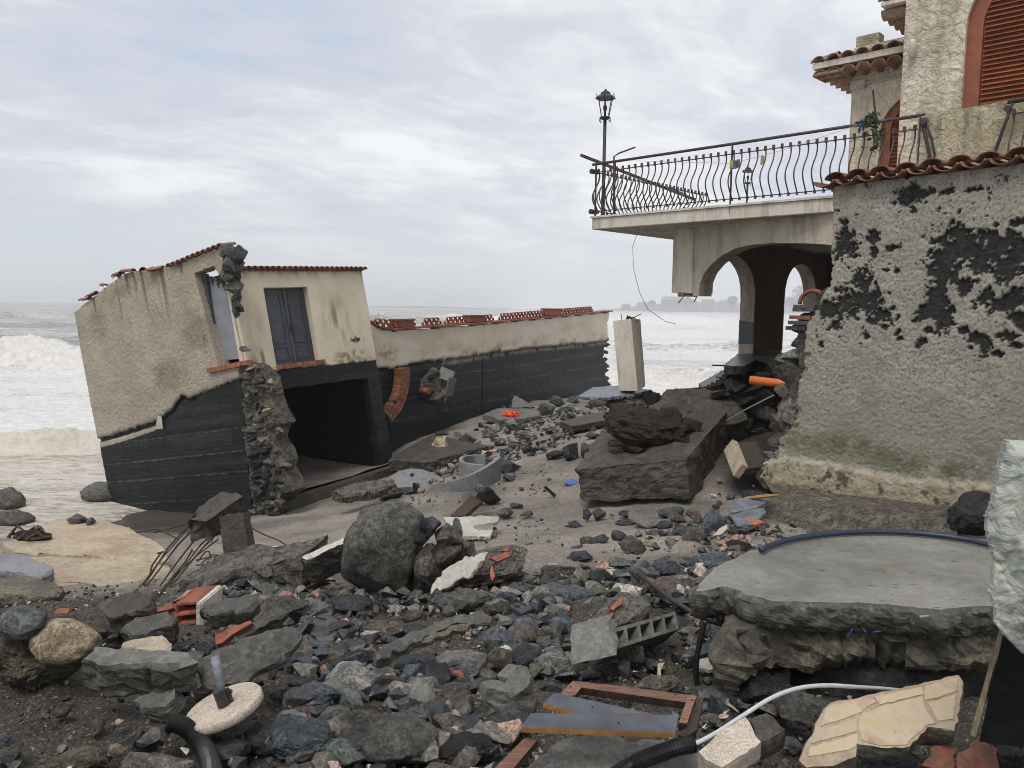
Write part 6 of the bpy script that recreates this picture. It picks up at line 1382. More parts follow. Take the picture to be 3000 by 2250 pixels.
# conglomerate boulder and slabs (left front)
c, h = px_place(*f1(-60, 800), *f1(585, 1262)); cg = big_rock('conglomerate_boulder', c + np.array([-.02, .05, .06]), h * np.array([1.12, 1.15, 1.25]), (.1, .12, .3), M['conglomerate'], 31, .7, .30, 12, 5, 'brown sandy conglomerate boulder at the left edge', 'boulder')
pc = P(*f1(365, 945), c[1] - h[1] * .50); big_rock('embedded_stone', pc, (.195, .13, .14), (-.4, .1, .1), M['tan'], 33, .3, .08, 7, 4, parent=cg); bpy.data.objects['embedded_stone']['label'] = 'smooth yellow stone set in the boulder'
for c4, m, st, l in (((70, 810, 195, 882), 'green', 'r', 'grey-green cobble on top of the brown conglomerate boulder'),):
    q = P(*f1(132, 830), c[1] - .15); o = place_rock('rock', ROUND[2], q, (.15, .13, .09), (0, .1, .2), M[m]); tag(o, l, 'rock')
slab('tile_shard', L1([(12, 790), (60, 800), (108, 815), (60, 880), (35, 860)]), P(*f1(60, 840), c[1] - h[1] * .75), (-.3, -.6, .6), .03, M['terracotta'], 'bright orange tile shard on the conglomerate boulder at the left edge', 'tile', edge=.005)
slab('tile_shard', L1([(305, 770), (340, 742), (395, 748), (385, 770), (320, 780)]), ghit(*f1(350, 780), .1), (0, -.4, .9), .03, M['terracotta'], 'small red tile shard on the gravel behind the conglomerate boulder', 'tile', edge=.005)
slab('concrete_slab', L1([(470, 1035), (545, 965), (720, 972), (960, 990), (1065, 1008), (1078, 1030), (1020, 1050), (700, 1062), (560, 1075)]), ghit(*f1(780, 1200), .30), (.05, -.12, 1), .20, M['concrete_wet'], 'thick grey concrete slab resting against the conglomerate boulder', 'slab', edge=.05); two_mats(bpy.data.objects['concrete_slab'], M['concrete'], (.05, -.12, 1))
slab('stone_shard', L1([(762, 1278), (890, 1205), (995, 1178), (1000, 1262), (940, 1310), (850, 1322)]), ghit(*f1(890, 1320), .12), (-.1, -.55, .8), .12, M['concrete'], 'flat pale grey shard below the thick concrete slab', 'stone')
slab('plaster_shard', L1([(1068, 1040), (1095, 1035), (1090, 1090), (1050, 1150), (1035, 1150)]), ghit(*f1(1080, 1160), .18), (.5, -.7, .4), .05, M['plaster_ochre'], 'curved ochre plaster shard standing beside the thick concrete slab', 'plaster')
slab('white_shard', L1([(1098, 1110), (1118, 1100), (1130, 1140), (1112, 1205), (1098, 1180)]), ghit(*f1(1112, 1215), .12), (.3, -.8, .4), .05, M['plaster_white'], 'small white upright shard left of the parasol base', 'plaster')
slab('concrete_slab', L1([(1160, 1080), (1280, 985), (1450, 900), (1640, 842), (1690, 862), (1685, 925), (1560, 1010), (1420, 1100), (1250, 1190), (1170, 1160)]), ghit(*f1(1420, 1130), .26), (.12, -.5, .85), .07, M['concrete_wet'], 'broad dark concrete slab slanting up behind the parasol base', 'slab', edge=.05)
slab('concrete_lump', L1([(1100, 1215), (1180, 1160), (1250, 1170), (1262, 1212), (1180, 1235), (1115, 1240)]), ghit(*f1(1180, 1240), .15), (-.1, -.45, .9), .15, M['concrete_wet'], 'small dark concrete lump left of the parasol pipe', 'concrete')
# ---- parasol base
c = P(*f1(1295, 1345), ghit(*f1(1300, 1452))[1] - .08); nax = unit([-.28, -.06, .95]); s = depth_of(c) / F
t = thing('parasol_base', c, 'round pebbled concrete parasol base with a steel pipe stub, lying tilted', 'parasol base')
R_ = 112 * s
MB().lathe(c, [(R_ * .93, 0), (R_, .012), (R_, .045), (R_ * .96, .058), (R_ * .5, .060)], 40, nax).add('disc', M['terrazzo'], t, True, 0)
for f_ in bpy.data.objects['disc'].data.polygons: f_.use_smooth = len(f_.vertices) == 4 and abs(f_.normal.dot(Vector(nax))) < .95
pa = onplane(*f1(1283, 1300), c + nax * .06, nax); ptop = pa + nax * .05 + np.array([-.03, 0, .22])
MB().tube([pa, ptop], .022, 12).add('pipe', M['slate'], t, True); MB().tube([pa, pa + nax * .09], .034, 12).add('socket', M['iron'], t)
pb = onplane(*f1(1325, 1280), c + nax * .06, nax); MB().tube([pb, pb + nax * .08], .012, 8).add('clamp_screw', M['iron'], t); MB().bar(pb + nax * .06 - np.array([.06, 0, 0]), pb + nax * .06 + np.array([.02, 0, 0]), .02, .02).add('clamp_arm', M['iron'], t)
# ---- corrugated hoses, conduit, cables
def spline(pts, n):
    pts = np.array(pts, float); m_ = len(pts); out = []
    for i in range(n):
        k = i / (n - 1) * (m_ - 1); j = min(int(k), m_ - 2); u = k - j; p0, p1, p2, p3 = pts[max(j - 1, 0)], pts[j], pts[j + 1], pts[min(j + 2, m_ - 1)]
        out.append(.5 * ((2 * p1) + (-p0 + p2) * u + (2 * p0 - 5 * p1 + 4 * p2 - p3) * u * u + (-p0 + 3 * p1 - 3 * p2 + p3) * u ** 3))
    return out
def corrug(pts, r, pitch, label):
    L_ = sum(np.linalg.norm(np.diff(np.array(spline(pts, 60)), axis=0), axis=1)); n_ = int(L_ / pitch) * 4; q = spline(pts, n_)
    rr = [r * (1.0 if (i % 4) in (0, 1) else .88) for i in range(n_)]
    o = MB().tube(q, rr, 14).add('corrugated_hose', M['black_plastic'], None, False); tag(o, label, 'hose', 'black corrugated hoses')
g = lambda x, y, l=.06: ghit(*f1(x, y), l)
corrug([g(952, 1400, .16), g(1030, 1410, .15), g(1110, 1470, .10), g(1170, 1550, .08), g(1205, 1640, .08), g(1215, 1720, .10), g(1210, 1800, .1)], .048, .0125, 'black corrugated hose curving down below the parasol base')
g3 = lambda x, y, l=.06: ghit(*f3(x, y), l)
corrug([g3(1235, 1520, .30), g3(1130, 1545, .28), g3(1000, 1590, .22), g3(880, 1640, .15), g3(760, 1720, .1)], .043, .0125, 'black corrugated hose with grey conduit coming out, bottom centre right')
pz = [g3(1180, 1540, .29), g3(1240, 1522, .31)] + [ghit(*f4(*q), l) for q, l in (((160, 1490), .34), ((300, 1400), .40), ((430, 1320), .46), ((560, 1272), .50), ((700, 1258), .50), ((850, 1266), .45), ((1000, 1276), .35), ((1120, 1290), .2))]
o = MB().tube(spline(pz, 60), .0115, 10).add('grey_conduit', M['grey_plastic'], None, True); tag(o, 'light grey conduit arching out of the black corrugated hose', 'conduit')
zt = 2.33
# ---- the great slab on the right
aS = G(2500, 1660, 2.32); NS = (0, -.01, 1)
BS = thing('undermined_slab', aS - np.array([0, 0, .6]), 'huge smooth grey concrete slab with rounded end on a crumbling footing', 'slab')
top = [(62, 800), (75, 770), (110, 730), (200, 660), (330, 605), (480, 575), (560, 548), (720, 522), (900, 515), (1100, 520), (1300, 540), (1420, 545), (1600, 560), (1750, 700), (1700, 860), (1560, 868), (1400, 872), (1250, 888), (1150, 880), (1000, 862), (850, 852), (700, 852), (450, 846), (330, 822), (255, 790), (200, 778), (140, 790), (100, 800)]
o = slab('slab_top', L4(top), aS, NS, .21, M['concrete_wet'], parent=BS, edge=.04, jit=.004, layers=9, bulge=.06); two_mats(o, M['concrete_smooth'], NS, .97)
top2 = [(225, 985), (250, 900), (500, 700), (900, 640), (1500, 660), (1700, 800), (1600, 960), (1350, 965), (1050, 955), (850, 945), (560, 945), (350, 965), (260, 1010)]
slab('footing', L4(top2), aS - np.array([0, 0, .17]), NS, .34, M['footing'], parent=BS, bulge=.05, edge=.08, jit=.015, layers=8, seg=.04)
for k, (x, y, w, h) in enumerate([(300, 1010, 160, 110), (420, 1060, 200, 110), (560, 1050, 180, 110), (690, 1090, 200, 110), (840, 1060, 220, 90), (980, 1070, 200, 80), (1150, 1060, 220, 90), (1330, 1050, 220, 100), (1480, 1030, 180, 110), (350, 1120, 140, 80), (130, 840, 130, 110), (200, 900, 110, 100), (100, 880, 100, 90)]):
    c = onplane(*f4(x, y), aS + np.array([0, -.35 if y < 950 else -.18, 0]) * 0 + np.array([0, .0, 0]), unit([.0, 1, .0])) if False else P(*f4(x, y), G(*f4(x, 900), 2.1)[1] + .10)
    s = depth_of(c) / F * .6028; place_rock('footing_lump', ANG[(k * 7) % 12], c, (w * s * .62, .24, h * s * .55), (random.uniform(-.2, .2), random.uniform(-.2, .2), random.uniform(-.2, .2)), M[['footing', 'conglomerate', 'footing', 'masonry'][k % 4]] if y > 950 else M['lava'], BS)
big_rock('void_shade_core', P(*f4(900, 1120), 5.75), (1.25, .7, .42), (0, 0, .1), M['lava'], 71, .5, .2, 8, 4, parent=BS)  # black mass filling the void under the slab, shade put into its colour
for k, (x, y, dx, dy) in enumerate([(800, 1020, 25, -35), (880, 985, 12, 15), (930, 1000, 30, -6), (1165, 1025, 10, 4), (1290, 1060, 6, 22), (1350, 1070, 14, 12)]):
    q = P(*f4(x, y), 4.98); q2 = P(*f4(x + dx, y + dy), 4.95); MB().tube([q, q2], .005, 4).add('blue_fibre', M['peg_blue'], BS)
o = MB().tube(spline([G(*f4(*q), 2.36) for q in ((380, 600), (440, 572), (560, 540), (720, 520), (900, 511), (1100, 515), (1300, 535), (1480, 570), (1620, 610))], 40), .022, 10).add('blue_hose', M['blue_plastic'], None, True); tag(o, 'dark blue hose lying along the back edge of the great slab', 'hose')
# rusty pipe and black cable beside it
o = MB().tube([P(*f3(912, 545), 7.6), P(*f3(1100, 690), 6.6), P(*f3(1290, 808), 5.75)], .019, 8).add('rusty_pipe', M['rebar'], None, True); tag(o, 'thin rusty pipe slanting from the cobbles to the great slab', 'pipe')
o = MB().tube([P(*f3(1285, 808), 5.75), P(*f3(1480, 865), 5.65)], .017, 8).add('rusty_pipe', M['rebar'], None, True); tag(o, 'short rusty pipe end under the great slab corner', 'pipe')
o = MB().tube(spline([P(*f3(*q), 5.2) for q in ((1300, 815), (1280, 890), (1260, 990), (1248, 1080), (1250, 1150), (1262, 1185))], 24), .019, 10).add('black_cable', M['black_plastic'], None, True); tag(o, 'black cable hanging down from the corner of the great slab', 'cable')
o = MB().tube([P(*f2(1365, 790), 7.0), P(*f2(1645, 665), 7.9)], .022, 8).add('rusty_bar', M['rebar'], None, True); tag(o, 'rusty bar lying over stones right of the plastered chunk', 'bar')

# ---- middle: boulder, plastered chunk, layered slab
c, h = px_place(*f2(488, 160), *f2(1060, 755)); 
t = thing('great_boulder', c - np.array([0, 0, h[2]]), 'largest rough grey boulder standing on the sand in the middle', 'boulder')
big_rock('boulder_body', c + np.array([-.10, .1, .10]), h * np.array([.92, 1.1, 1.36]), (0, .12, .3), M['rough'], 51, .45, .13, 8, 5, parent=t)
for k, (x, y, w, h_, m) in enumerate([(1000, 290, 110, 120, 'basalt'), (960, 330, 90, 80, 'lava'), (1110, 330, 160, 130, 'masonry'), (1150, 295, 70, 80, 'green'), (1090, 430, 230, 180, 'masonry'), (1180, 400, 130, 100, 'brown'), (1000, 500, 180, 230, 'masonry'), (960, 600, 160, 180, 'brown'), (1230, 420, 80, 110, 'rough'), (860, 300, 160, 120, 'rough')]):
    q = P(*f2(x, y), c[1] - .15 + .12 * (k % 2)); s = depth_of(q) / F * .5123; place_rock('embedded_stone', ANG[k % 12], q, (w * s * .55, .20, h_ * s * .55), (random.uniform(-.3, .3), random.uniform(-.4, .4), random.uniform(-.5, .5)), M[m], t)
c, h = px_place(*f2(985, 420), *f2(1550, 715)); 
t = thing('plastered_chunk', c - np.array([0, 0, h[2]]), 'wall chunk with white plaster face and red brick bits right of the great boulder', 'masonry')
big_rock('chunk_body', c + np.array([.05, .15, .02]), h * np.array([1.05, 1.1, 1.15]), (0, -.25, .2), M['masonry'], 55, .8, .2, 13, 5, parent=t)
aP = P(*f2(1150, 560), c[1] - h[1] * 1.12)
slab('plaster_face', L2([(1000, 660), (1010, 610), (1035, 570), (1090, 520), (1160, 475), (1240, 445), (1320, 425), (1300, 470), (1260, 500), (1230, 560), (1160, 570), (1110, 610), (1060, 630)]), aP, (-.35, -.62, .7), .04, M['plaster_white'], parent=t, edge=.012)
for k, q in enumerate([[(1255, 520), (1290, 430), (1315, 430), (1295, 500)], [(1330, 460), (1450, 425), (1455, 445), (1380, 480)], [(1335, 540), (1355, 500), (1365, 560), (1350, 590)], [(1400, 415), (1455, 400), (1440, 420)], [(1475, 410), (1505, 400), (1500, 425)]]):
    slab('brick_bit', L2(q), aP + np.array([0, -.03, 0]), (-.1, -.75, .6), .04, M['terracotta'], parent=t, edge=.005)
aL = ghit(*f2(1000, 1000), .34)
slab('layered_slab', L2([(680, 1000), (870, 895), (1000, 840), (1110, 795), (1290, 772), (1355, 800), (1340, 830), (1120, 840), (1000, 900), (880, 955), (690, 1040)]), aL, (.15, -.5, .85), .055, M['concrete_wet'], 'long thin broken concrete plate in the middle rubble, the upper of two', 'slab', edge=.02)
slab('layered_slab', L2([(675, 1055), (690, 1035), (880, 950), (1110, 845), (1250, 830), (1160, 870), (900, 960), (700, 1070)]), aL - np.array([0, -.02, .03]), (.1, -.7, .7), .06, M['footing'], 'long pale lower plate under the thin broken concrete plate', 'slab', edge=.01)
slab('concrete_wedge', L2([(1300, 1165), (1450, 1140), (1582, 1120), (1560, 1195), (1490, 1240), (1320, 1205)]), ghit(*f2(1440, 1290), .2), (.0, -.25, .97), .22, M['concrete'], 'grey concrete wedge with a clean flat top left of the window frame', 'concrete', edge=.03)
# white boards on the sand
slab('white_board', L2([(1075, 225), (1250, 222), (1280, 214), (1385, 225), (1380, 250), (1240, 275), (1262, 300), (1355, 298), (1340, 335), (1195, 335), (1120, 290)]), ghit(*f2(1250, 330), .08), (0, -.08, 1), .05, M['plaster_white'], 'broken white board on the sand behind the great boulder', 'board', edge=.006)
slab('white_board', L2([(-30, 405), (125, 388), (146, 440), (-30, 458)]), ghit(*f2(60, 455), .05), (0, -.1, 1), .05, M['plaster_white'], 'small white board on the sand beside the concrete post', 'board', edge=.006)
o = slab('board_strip', L2([(265, 455), (380, 395), (512, 340), (514, 372), (400, 420), (290, 468)]), ghit(*f2(390, 520), .32), (-.1, -.4, .9), .32, M['masonry'], 'narrow wall strip with cream top left of the great boulder', 'masonry', edge=.03); two_mats(o, M['plaster_white'], (-.1, -.4, .9))
slab('dark_plank', L2([(1110, 215), (1235, 100), (1290, 130), (1190, 218)]), ghit(*f2(1190, 218), .1), (-.4, -.35, .85), .07, M['wood_dark'], 'dark plank leaning on the brown lump behind the white board', 'plank', edge=.005)

# ---- hollow concrete block, solid block, brick chunk
c = P(*f3(770, 985), 5.15); X = P(*f3(1150, 865), 5.75) - c; Yv = P(*f3(757, 868), 5.30) - c; Zv = unit(np.cross(X, Yv)); Zv = Zv if Zv[1] > 0 else -Zv
hollow('hollow_block', c, X, Yv, Zv * .20, 5, 1, .032, M['concrete'], 'grey hollow concrete block with its five holes facing up', 'block')
b = block_px('solid_block', f3, [(530, 922), (745, 865), (790, 1010), (542, 1062)], [5.15, 5.25, 5.05, 4.95], (.03, .16, .03), M['concrete'], 'pale solid concrete block left of the hollow block', 'block', 3, .02, 7)
t = thing('brick_faced_chunk', ghit(*f3(780, 880)), 'grey chunk with two orange brick patches behind the hollow block', 'masonry')
aV = ghit(*f3(780, 870), .25)
slab('chunk_body', L3([(615, 830), (700, 750), (820, 657), (950, 690), (985, 722), (900, 790), (780, 865), (640, 890)]), aV, (0, -.5, .85), .2, M['masonry'], parent=t, edge=.03)
for q in ([(755, 745), (790, 705), (830, 685), (825, 720), (775, 757)], [(680, 832), (735, 780), (778, 768), (745, 812), (700, 838)]):
    slab('brick_patch', L3(q), aV + np.array([0, -.01, .03]), (0, -.5, .85), .04, M['terracotta'], parent=t, edge=.006)
# ---- window frame
aT = ghit(*f3(700, 1400), .34); NT_ = unit([0.02, -.22, .97])
t = thing('broken_window', aT, 'broken red-brown window frame with grey painted boards lying on the stones', 'timber')
def brd(name, px_, off, th, top, side):
    o = slab(name, L3(px_), aT + NT_ * off, NT_, th, side, parent=t, edge=.001, jit=.0015, layers=2, seg=.3); two_mats(o, top, NT_); return o
brd('rail', [(545, 1160), (1240, 1245), (1196, 1285), (575, 1197)], .0, .045, M['wood'], M['wood_dark'])
brd('stile', [(472, 1232), (543, 1161), (590, 1198), (560, 1240), (520, 1255)], .001, .045, M['wood'], M['wood_dark'])
brd('stile', [(1150, 1400), (1203, 1244), (1250, 1246), (1195, 1405)], .004, .05, M['wood'], M['wood_dark'])
brd('stile', [(1195, 1405), (1250, 1247), (1292, 1256), (1250, 1440), (1190, 1482), (1150, 1470)], -.025, .06, M['wood_dark'], M['wood_dark'])
brd('painted_board', [(373, 1288), (440, 1228), (1010, 1352), (600, 1352)], .022, .03, M['board'], M['wood_raw'])
brd('painted_board', [(250, 1425), (302, 1345), (1148, 1355), (1128, 1456)], .055, .032, M['board'], M['wood_raw'])
brd('leg_piece', [(85, 1670), (265, 1487), (345, 1492), (170, 1700)], -.03, .045, M['wood'], M['wood_dark'])
for (x, y) in ((655, 1310), (805, 1402), (530, 1195), (1130, 1240), (1225, 1270)):
    q = onplane(*f3(x, y), aT + NT_ * .056, NT_); MB().lathe(q, [(.006, 0), (.006, .004)], 8, NT_).add('nail_head', M['iron'], t)
slab('flat_slab', L3([(250, 1700), (300, 1640), (410, 1540), (480, 1490), (640, 1462), (750, 1468), (850, 1500), (1060, 1500), (1200, 1530), (1300, 1565), (1400, 1659), (1450, 1760), (240, 1760)]), ghit(*f3(800, 1640), .13), (0, -.1, 1), .18, M['concrete'], 'broad flat grey concrete slab under the window frame at the bottom', 'slab')
# ---- pieces bottom right
o = slab('pebbled_block', L3([(1262, 1565), (1400, 1440), (1530, 1368), (1618, 1510), (1500, 1590), (1395, 1655), (1300, 1610)]), ghit(*f3(1450, 1600), .30), (-.08, -.30, .95), .12, M['terrazzo'], 'cream pebble-textured block under the grey conduit', 'block', edge=.006, jit=.003)
slab('grey_block', L3([(1550, 1382), (1650, 1346), (1757, 1440), (1625, 1512)]), ghit(*f3(1650, 1500), .26), (-.05, -.2, .97), .12, M['concrete_olive'], 'grey block touching the cream pebble-textured block', 'block', edge=.006)
def marble():
    n = NT('pale_paving_stone'); c = n.ramp(n.noise(3.5, 7, 0.6, dist=1.2), [(0.32, (0.31, 0.205, 0.135)), (0.5, (0.44, 0.35, 0.25)), (0.68, (0.40, 0.33, 0.19))])
    c = n.mix(n.ramp(n.noise(9, 6, 0.7, dist=1.0), [(0.6, 0.0), (0.7, 0.8)]), c, (0.36, 0.17, 0.09)); c = n.mix(1.0, c, n.math('ADD', n.math('MULTIPLY', n.rnd(), .3), .82), 'MULTIPLY')
    return n.done(c, 0.5, n.bump(n.noise(20, 6, .6), .3, .01), .5)
M['marble'] = marble()
aC = ghit(*f4(960, 1500), .30); NC = unit([-.06, -.42, .9])
t = thing('paving_slab', aC, 'slab of cream and pink crazy paving tilted up at the bottom right', 'paving')
slab('mortar_bed', L4([(565, 1620), (640, 1470), (690, 1370), (720, 1343), (1000, 1282), (1340, 1206), (1362, 1240), (1335, 1400), (1322, 1480), (1190, 1460), (1105, 1555), (960, 1562), (845, 1540), (845, 1605), (730, 1652), (600, 1657)]), aC, NC, .10, M['footing'], parent=t, edge=.012, jit=.003)
two_mats([o_ for o_ in t.children if o_.name.startswith('mortar_bed')][0], M['plaster_ochre'], NC)
for q in ([(700, 1370), (725, 1350), (900, 1310), (945, 1335), (870, 1385), (780, 1420), (670, 1455)], [(930, 1312), (1160, 1262), (1175, 1300), (960, 1350)], [(1175, 1260), (1335, 1220), (1335, 1285), (1180, 1330)], [(870, 1400), (960, 1360), (1165, 1310), (1185, 1380), (1230, 1440), (1180, 1450), (1090, 1545), (960, 1550), (870, 1520), (855, 1440)], [(1190, 1345), (1330, 1300), (1312, 1420), (1240, 1430)], [(660, 1470), (780, 1435), (850, 1410), (845, 1480), (700, 1520), (625, 1540)], [(620, 1555), (850, 1492), (855, 1530), (835, 1560), (700, 1590), (610, 1600)], [(1245, 1445), (1315, 1435), (1310, 1475), (1200, 1455)]):
    slab('paving_stone', L4(q), aC + NC * .005, NC, .02, M['marble'], parent=t, edge=.002, jit=.003, layers=1)
slab('tile_shard', L4([(1335, 1610), (1445, 1500), (1530, 1560), (1545, 1680), (1360, 1690)]), ghit(*f4(1430, 1640), .22), (.1, -.6, .8), .02, M['tile_old'], 'dark red roof tile shard at the bottom right corner', 'tile', edge=.003)
slab('tile_shard', L4([(1165, 1650), (1200, 1560), (1300, 1535), (1325, 1640), (1300, 1690)]), ghit(*f4(1240, 1640), .16), (-.1, -.55, .8), .02, M['tile_old'], 'dark red tile shard in shade below the paving slab', 'tile', edge=.003)
# plank, block painted black as deep shade, pale crumpled mass at the right edge
q = [P(*f4(*p), Y) for p, Y in (((1538, 992), 3.6), ((1556, 1002), 3.6), ((1424, 1512), 3.5), ((1394, 1500), 3.5))]
o = MB().prism(q, (.02, .03, 0)).add('leaning_plank', M['plank'], None, bevel=.003); tag(o, 'weathered plank leaning at the right edge below the pale crumpled mass', 'plank')
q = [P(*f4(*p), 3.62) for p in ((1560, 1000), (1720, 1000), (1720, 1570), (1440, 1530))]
o = MB().prism(q, (.32, .42, 0)).add('shade_block', M['black']); tag(o, 'black shaded timber box side at the right edge', 'timber')
def crumple():
    n = NT('crumpled_sheet'); c = n.ramp(n.noise(5, 7, 0.62, dist=.8), [(0.32, (0.22, 0.25, 0.22)), (0.5, (0.44, 0.46, 0.41)), (0.66, (0.58, 0.56, 0.46))])
    c = n.mix(n.ramp(n.noise(3.0, 5, .6), [(.55, 0.), (.7, .7)]), c, (0.50, 0.42, 0.22))
    b = n.bump(n.noise(6, 7, .62, dist=1.5), .8, .05); return n.done(c, .6, n.bump(n.noise(30, 5, .6), .4, .01, b), .4)
M['crumple'] = crumple()
CO2 = P(2990, 1600, 3.4); CN2 = unit([-.25, -.97, .05]); CU2 = unit(np.cross([0, 0, 1], -CN2)); CU2 = CU2 if CU2[0] > 0 else -CU2; CV2 = np.cross(CN2, CU2); CV2 = CV2 if CV2[2] > 0 else -CV2
oc = [((q - CO2) @ CU2, (q - CO2) @ CV2) for q in (onplane(*f4(*p), CO2, CN2) for p in [(1555, 62), (1548, 100), (1520, 200), (1512, 280), (1490, 370), (1465, 430), (1470, 520), (1490, 590), (1505, 650), (1500, 740), (1482, 800), (1500, 850), (1512, 890), (1505, 945), (1540, 990), (1600, 1060), (1680, 1130), (1800, 1150), (1850, 700), (1820, 150), (1700, 66)])]
def fcr(u, v):
    w = .05 * fbm(xyz(u * 5, v * 5), 3, 61); a1 = np.abs(fbm(xyz((u + v * .5 + w) * 5.5, (v - u * .3) * 2.6), 3, 62, .5)); a2 = np.abs(fbm(xyz((u - v * .6 + w) * 9, (v + u) * 5), 3, 63, .5)); n1 = fbm(xyz(u * 2.2, v * 2.2), 2, 64)
    ed = np.full(u.shape, 9.0)
    for i in range(len(oc)):
        p0, p1 = np.array(oc[i]), np.array(oc[(i + 1) % len(oc)]); L_ = p1 - p0; t_ = np.clip(((u - p0[0]) * L_[0] + (v - p0[1]) * L_[1]) / (L_ @ L_), 0, 1); ed = np.minimum(ed, np.hypot(u - p0[0] - t_ * L_[0], v - p0[1] - t_ * L_[1]))
    return dict(keep=inpoly(u, v, oc), disp=.13 * sstep(-.02, .16, ed) + .10 * np.clip(a1, 0, .35) + .05 * np.clip(a2, 0, .3) + .05 * n1 + .006 * fbm(xyz(u * 40, v * 40), 3, 65))
CS = thing('crumpled_sheet', CO2 - np.array([0, 0, .5]), 'pale green-white crumpled plastery mass cut by the right edge', 'debris')
relief('folded_face', CO2, CU2, CV2, CN2, -.25, .75, -.55, .6, .006, fcr, .015, M['crumple'], CS)

# ---- broken block, pillar, floor remains on the right
aB = P(*z5(1000, 700), 15.9); NB_ = unit([-.25, -.97, 0]); UB = np.array([.97, -.25, 0.]); UB /= np.linalg.norm(UB)
obk = [((q - aB) @ UB, q[2]) for q in (onplane(*z5(*p), aB, NB_) for p in [(560, 740), (640, 705), (735, 690), (860, 690), (900, 640), (1020, 600), (1080, 520), (1180, 490), (1260, 462), (1420, 490), (1700, 470), (1700, 1200), (900, 1200), (600, 1000)])]
def fbk(u, v):
    n1 = fbm(xyz(u * 1.5, v * 2.0), 4, 91, .6); n2 = fbm(xyz(u * 7, v * 9), 4, 92, .6)
    return dict(keep=inpoly(u + .08 * n2, v + .06 * n2, obk), disp=.35 * n1 + .12 * n2 + .35 * (3.0 - v) * .5)
BK = thing('undercut_earth_bank', aB - np.array([0, 0, 1.2]), 'dark undercut earth bank below the broken loggia floor', 'earth bank')
relief('earth_face', np.array([aB[0], aB[1], 0.]), UB, np.array([0, 0, 1.]), NB_, -3.2, 4.2, .8, 3.2, .035, fbk, 1.6, M['soil'], BK)
for k, (x, y, w, h) in enumerate([(1100, 620, 120, 60), (1000, 690, 130, 70), (1180, 720, 140, 70), (1280, 560, 120, 50), (1300, 800, 120, 90), (1180, 860, 130, 80), (920, 720, 120, 60), (1330, 680, 90, 60), (1230, 640, 90, 40), (1250, 930, 120, 80)]):
    c = P(*z5(x, y), 14.9); s = 14.9 / F * .4521; place_rock('embedded_stone', ANG[k], c, (w * s * .6, .35, h * s * .6), (random.uniform(-.3, .3), random.uniform(-.4, .4), 0), M[['lava', 'masonry', 'soil', 'lava', 'brown'][k % 5]], BK)
q = {k: P(*z5(*p), Y) for k, (p, Y) in dict(TL=((72, 1158), 12.6), TR=((800, 1090), 12.0), BR=((815, 1345), 12.0), BL=((115, 1368), 12.6), KL=((250, 905), 14.8), KR=((1050, 800), 14.4)).items()}
dn_ = np.array([0, 0, -1.2])
hexa('foundation_block', [q['BL'], q['BR'], q['KR'] + dn_, q['KL'] + dn_, q['TL'], q['TR'], q['KR'], q['KL']], M['concrete_olive'], 8, .085, None, 'big olive-brown concrete foundation block on the sand below the pillar', 'concrete block', 5)
big_rock('soil_clump', P(*z5(540, 890), 13.5), (.86, .75, .46), (.1, .18, .2), M['soil'], 81, .4, .34, 8, 5, 'dark red-brown clump of soil on the foundation block', 'soil')
for k, (x, y, w, h) in enumerate([(330, 1000, 120, 50), (470, 1040, 140, 46), (640, 1030, 150, 50), (780, 990, 130, 70), (820, 880, 140, 100), (700, 800, 160, 70), (400, 840, 140, 70)]):
    c = P(*z5(x, y), 13.2 + .5 * (1000 - y) / 200); s = depth_of(c) / F * .4521; o = place_rock('soil_clod', ANG[k], c, (w * s * .6, .22, h * s * .6), (0, random.uniform(-.3, .3), k), M['soil']); tag(o, ['brown clod at the left front of the soil clump', 'flat brown clod in front of the soil clump', 'brown clod at the right front of the soil clump', 'brown clod right of the soil clump on the block edge', 'larger brown clod between soil clump and earth slope', 'brown clod behind the top of the soil clump', 'brown clod at the left back of the soil clump'][k], 'soil', 'clods around the soil clump')
big_rock('soil_slope', P(*z5(900, 850), 15.0), (1.15, .8, .62), (.0, .25, .2), M['concrete_olive'], 83, .7, .15, 10, 5, 'sloping earth and concrete rubble right of the soil clump', 'rubble')
big_rock('pillar_footing', P(*z5(430, 715), 16.4), (.60, .5, .26), (.05, -.05, .2), M['brown'], 85, .7, .2, 11, 5, 'brown rubble footing under the broken cream pillar', 'rubble')
big_rock('pillar_footing', P(*z5(560, 700), 16.2), (.22, .3, .25), (.05, .4, .2), M['lava'], 86, .9, .2, 12, 4, 'dark jagged lump right of the broken cream pillar foot', 'rubble')
slab('slate_plate', Z5([(100, 685), (190, 630), (370, 616), (560, 645), (480, 668), (300, 692), (180, 690)]), P(*z5(300, 660), 16.5), (-.06, -.05, 1), .07, M['slate'], 'dark wet plate sticking out left under the broken cream pillar', 'slab')
pl = {k: P(*z5(*p), Y) for k, (p, Y) in dict(a=((322, 200), 16.25), b=((440, 185), 16.0), c=((500, 190), 16.33), A=((362, 650), 16.25), B=((483, 655), 16.0), C=((533, 622), 16.33)).items()}
t = thing('broken_pillar', pl['B'], 'broken square cream pillar leaning on rubble, bricks on its top', 'pillar')
hexa('shaft', [pl['A'], pl['B'], pl['C'], pl['A'] + pl['C'] - pl['B'], pl['a'], pl['b'], pl['c'], pl['a'] + pl['c'] - pl['b']], M['stucco_smooth'], 3, .006, t, seed=2)
for k in range(5):
    c = pl['a'] * .5 + pl['c'] * .5 + np.array([random.uniform(-.16, .14), random.uniform(-.1, .1), .02]); place_rock('brick_bit', ANG[k], c, (.09, .07, .05), (random.random(), random.random(), random.random()), M[['brick', 'masonry', 'brick', 'lava', 'lava'][k]], t)
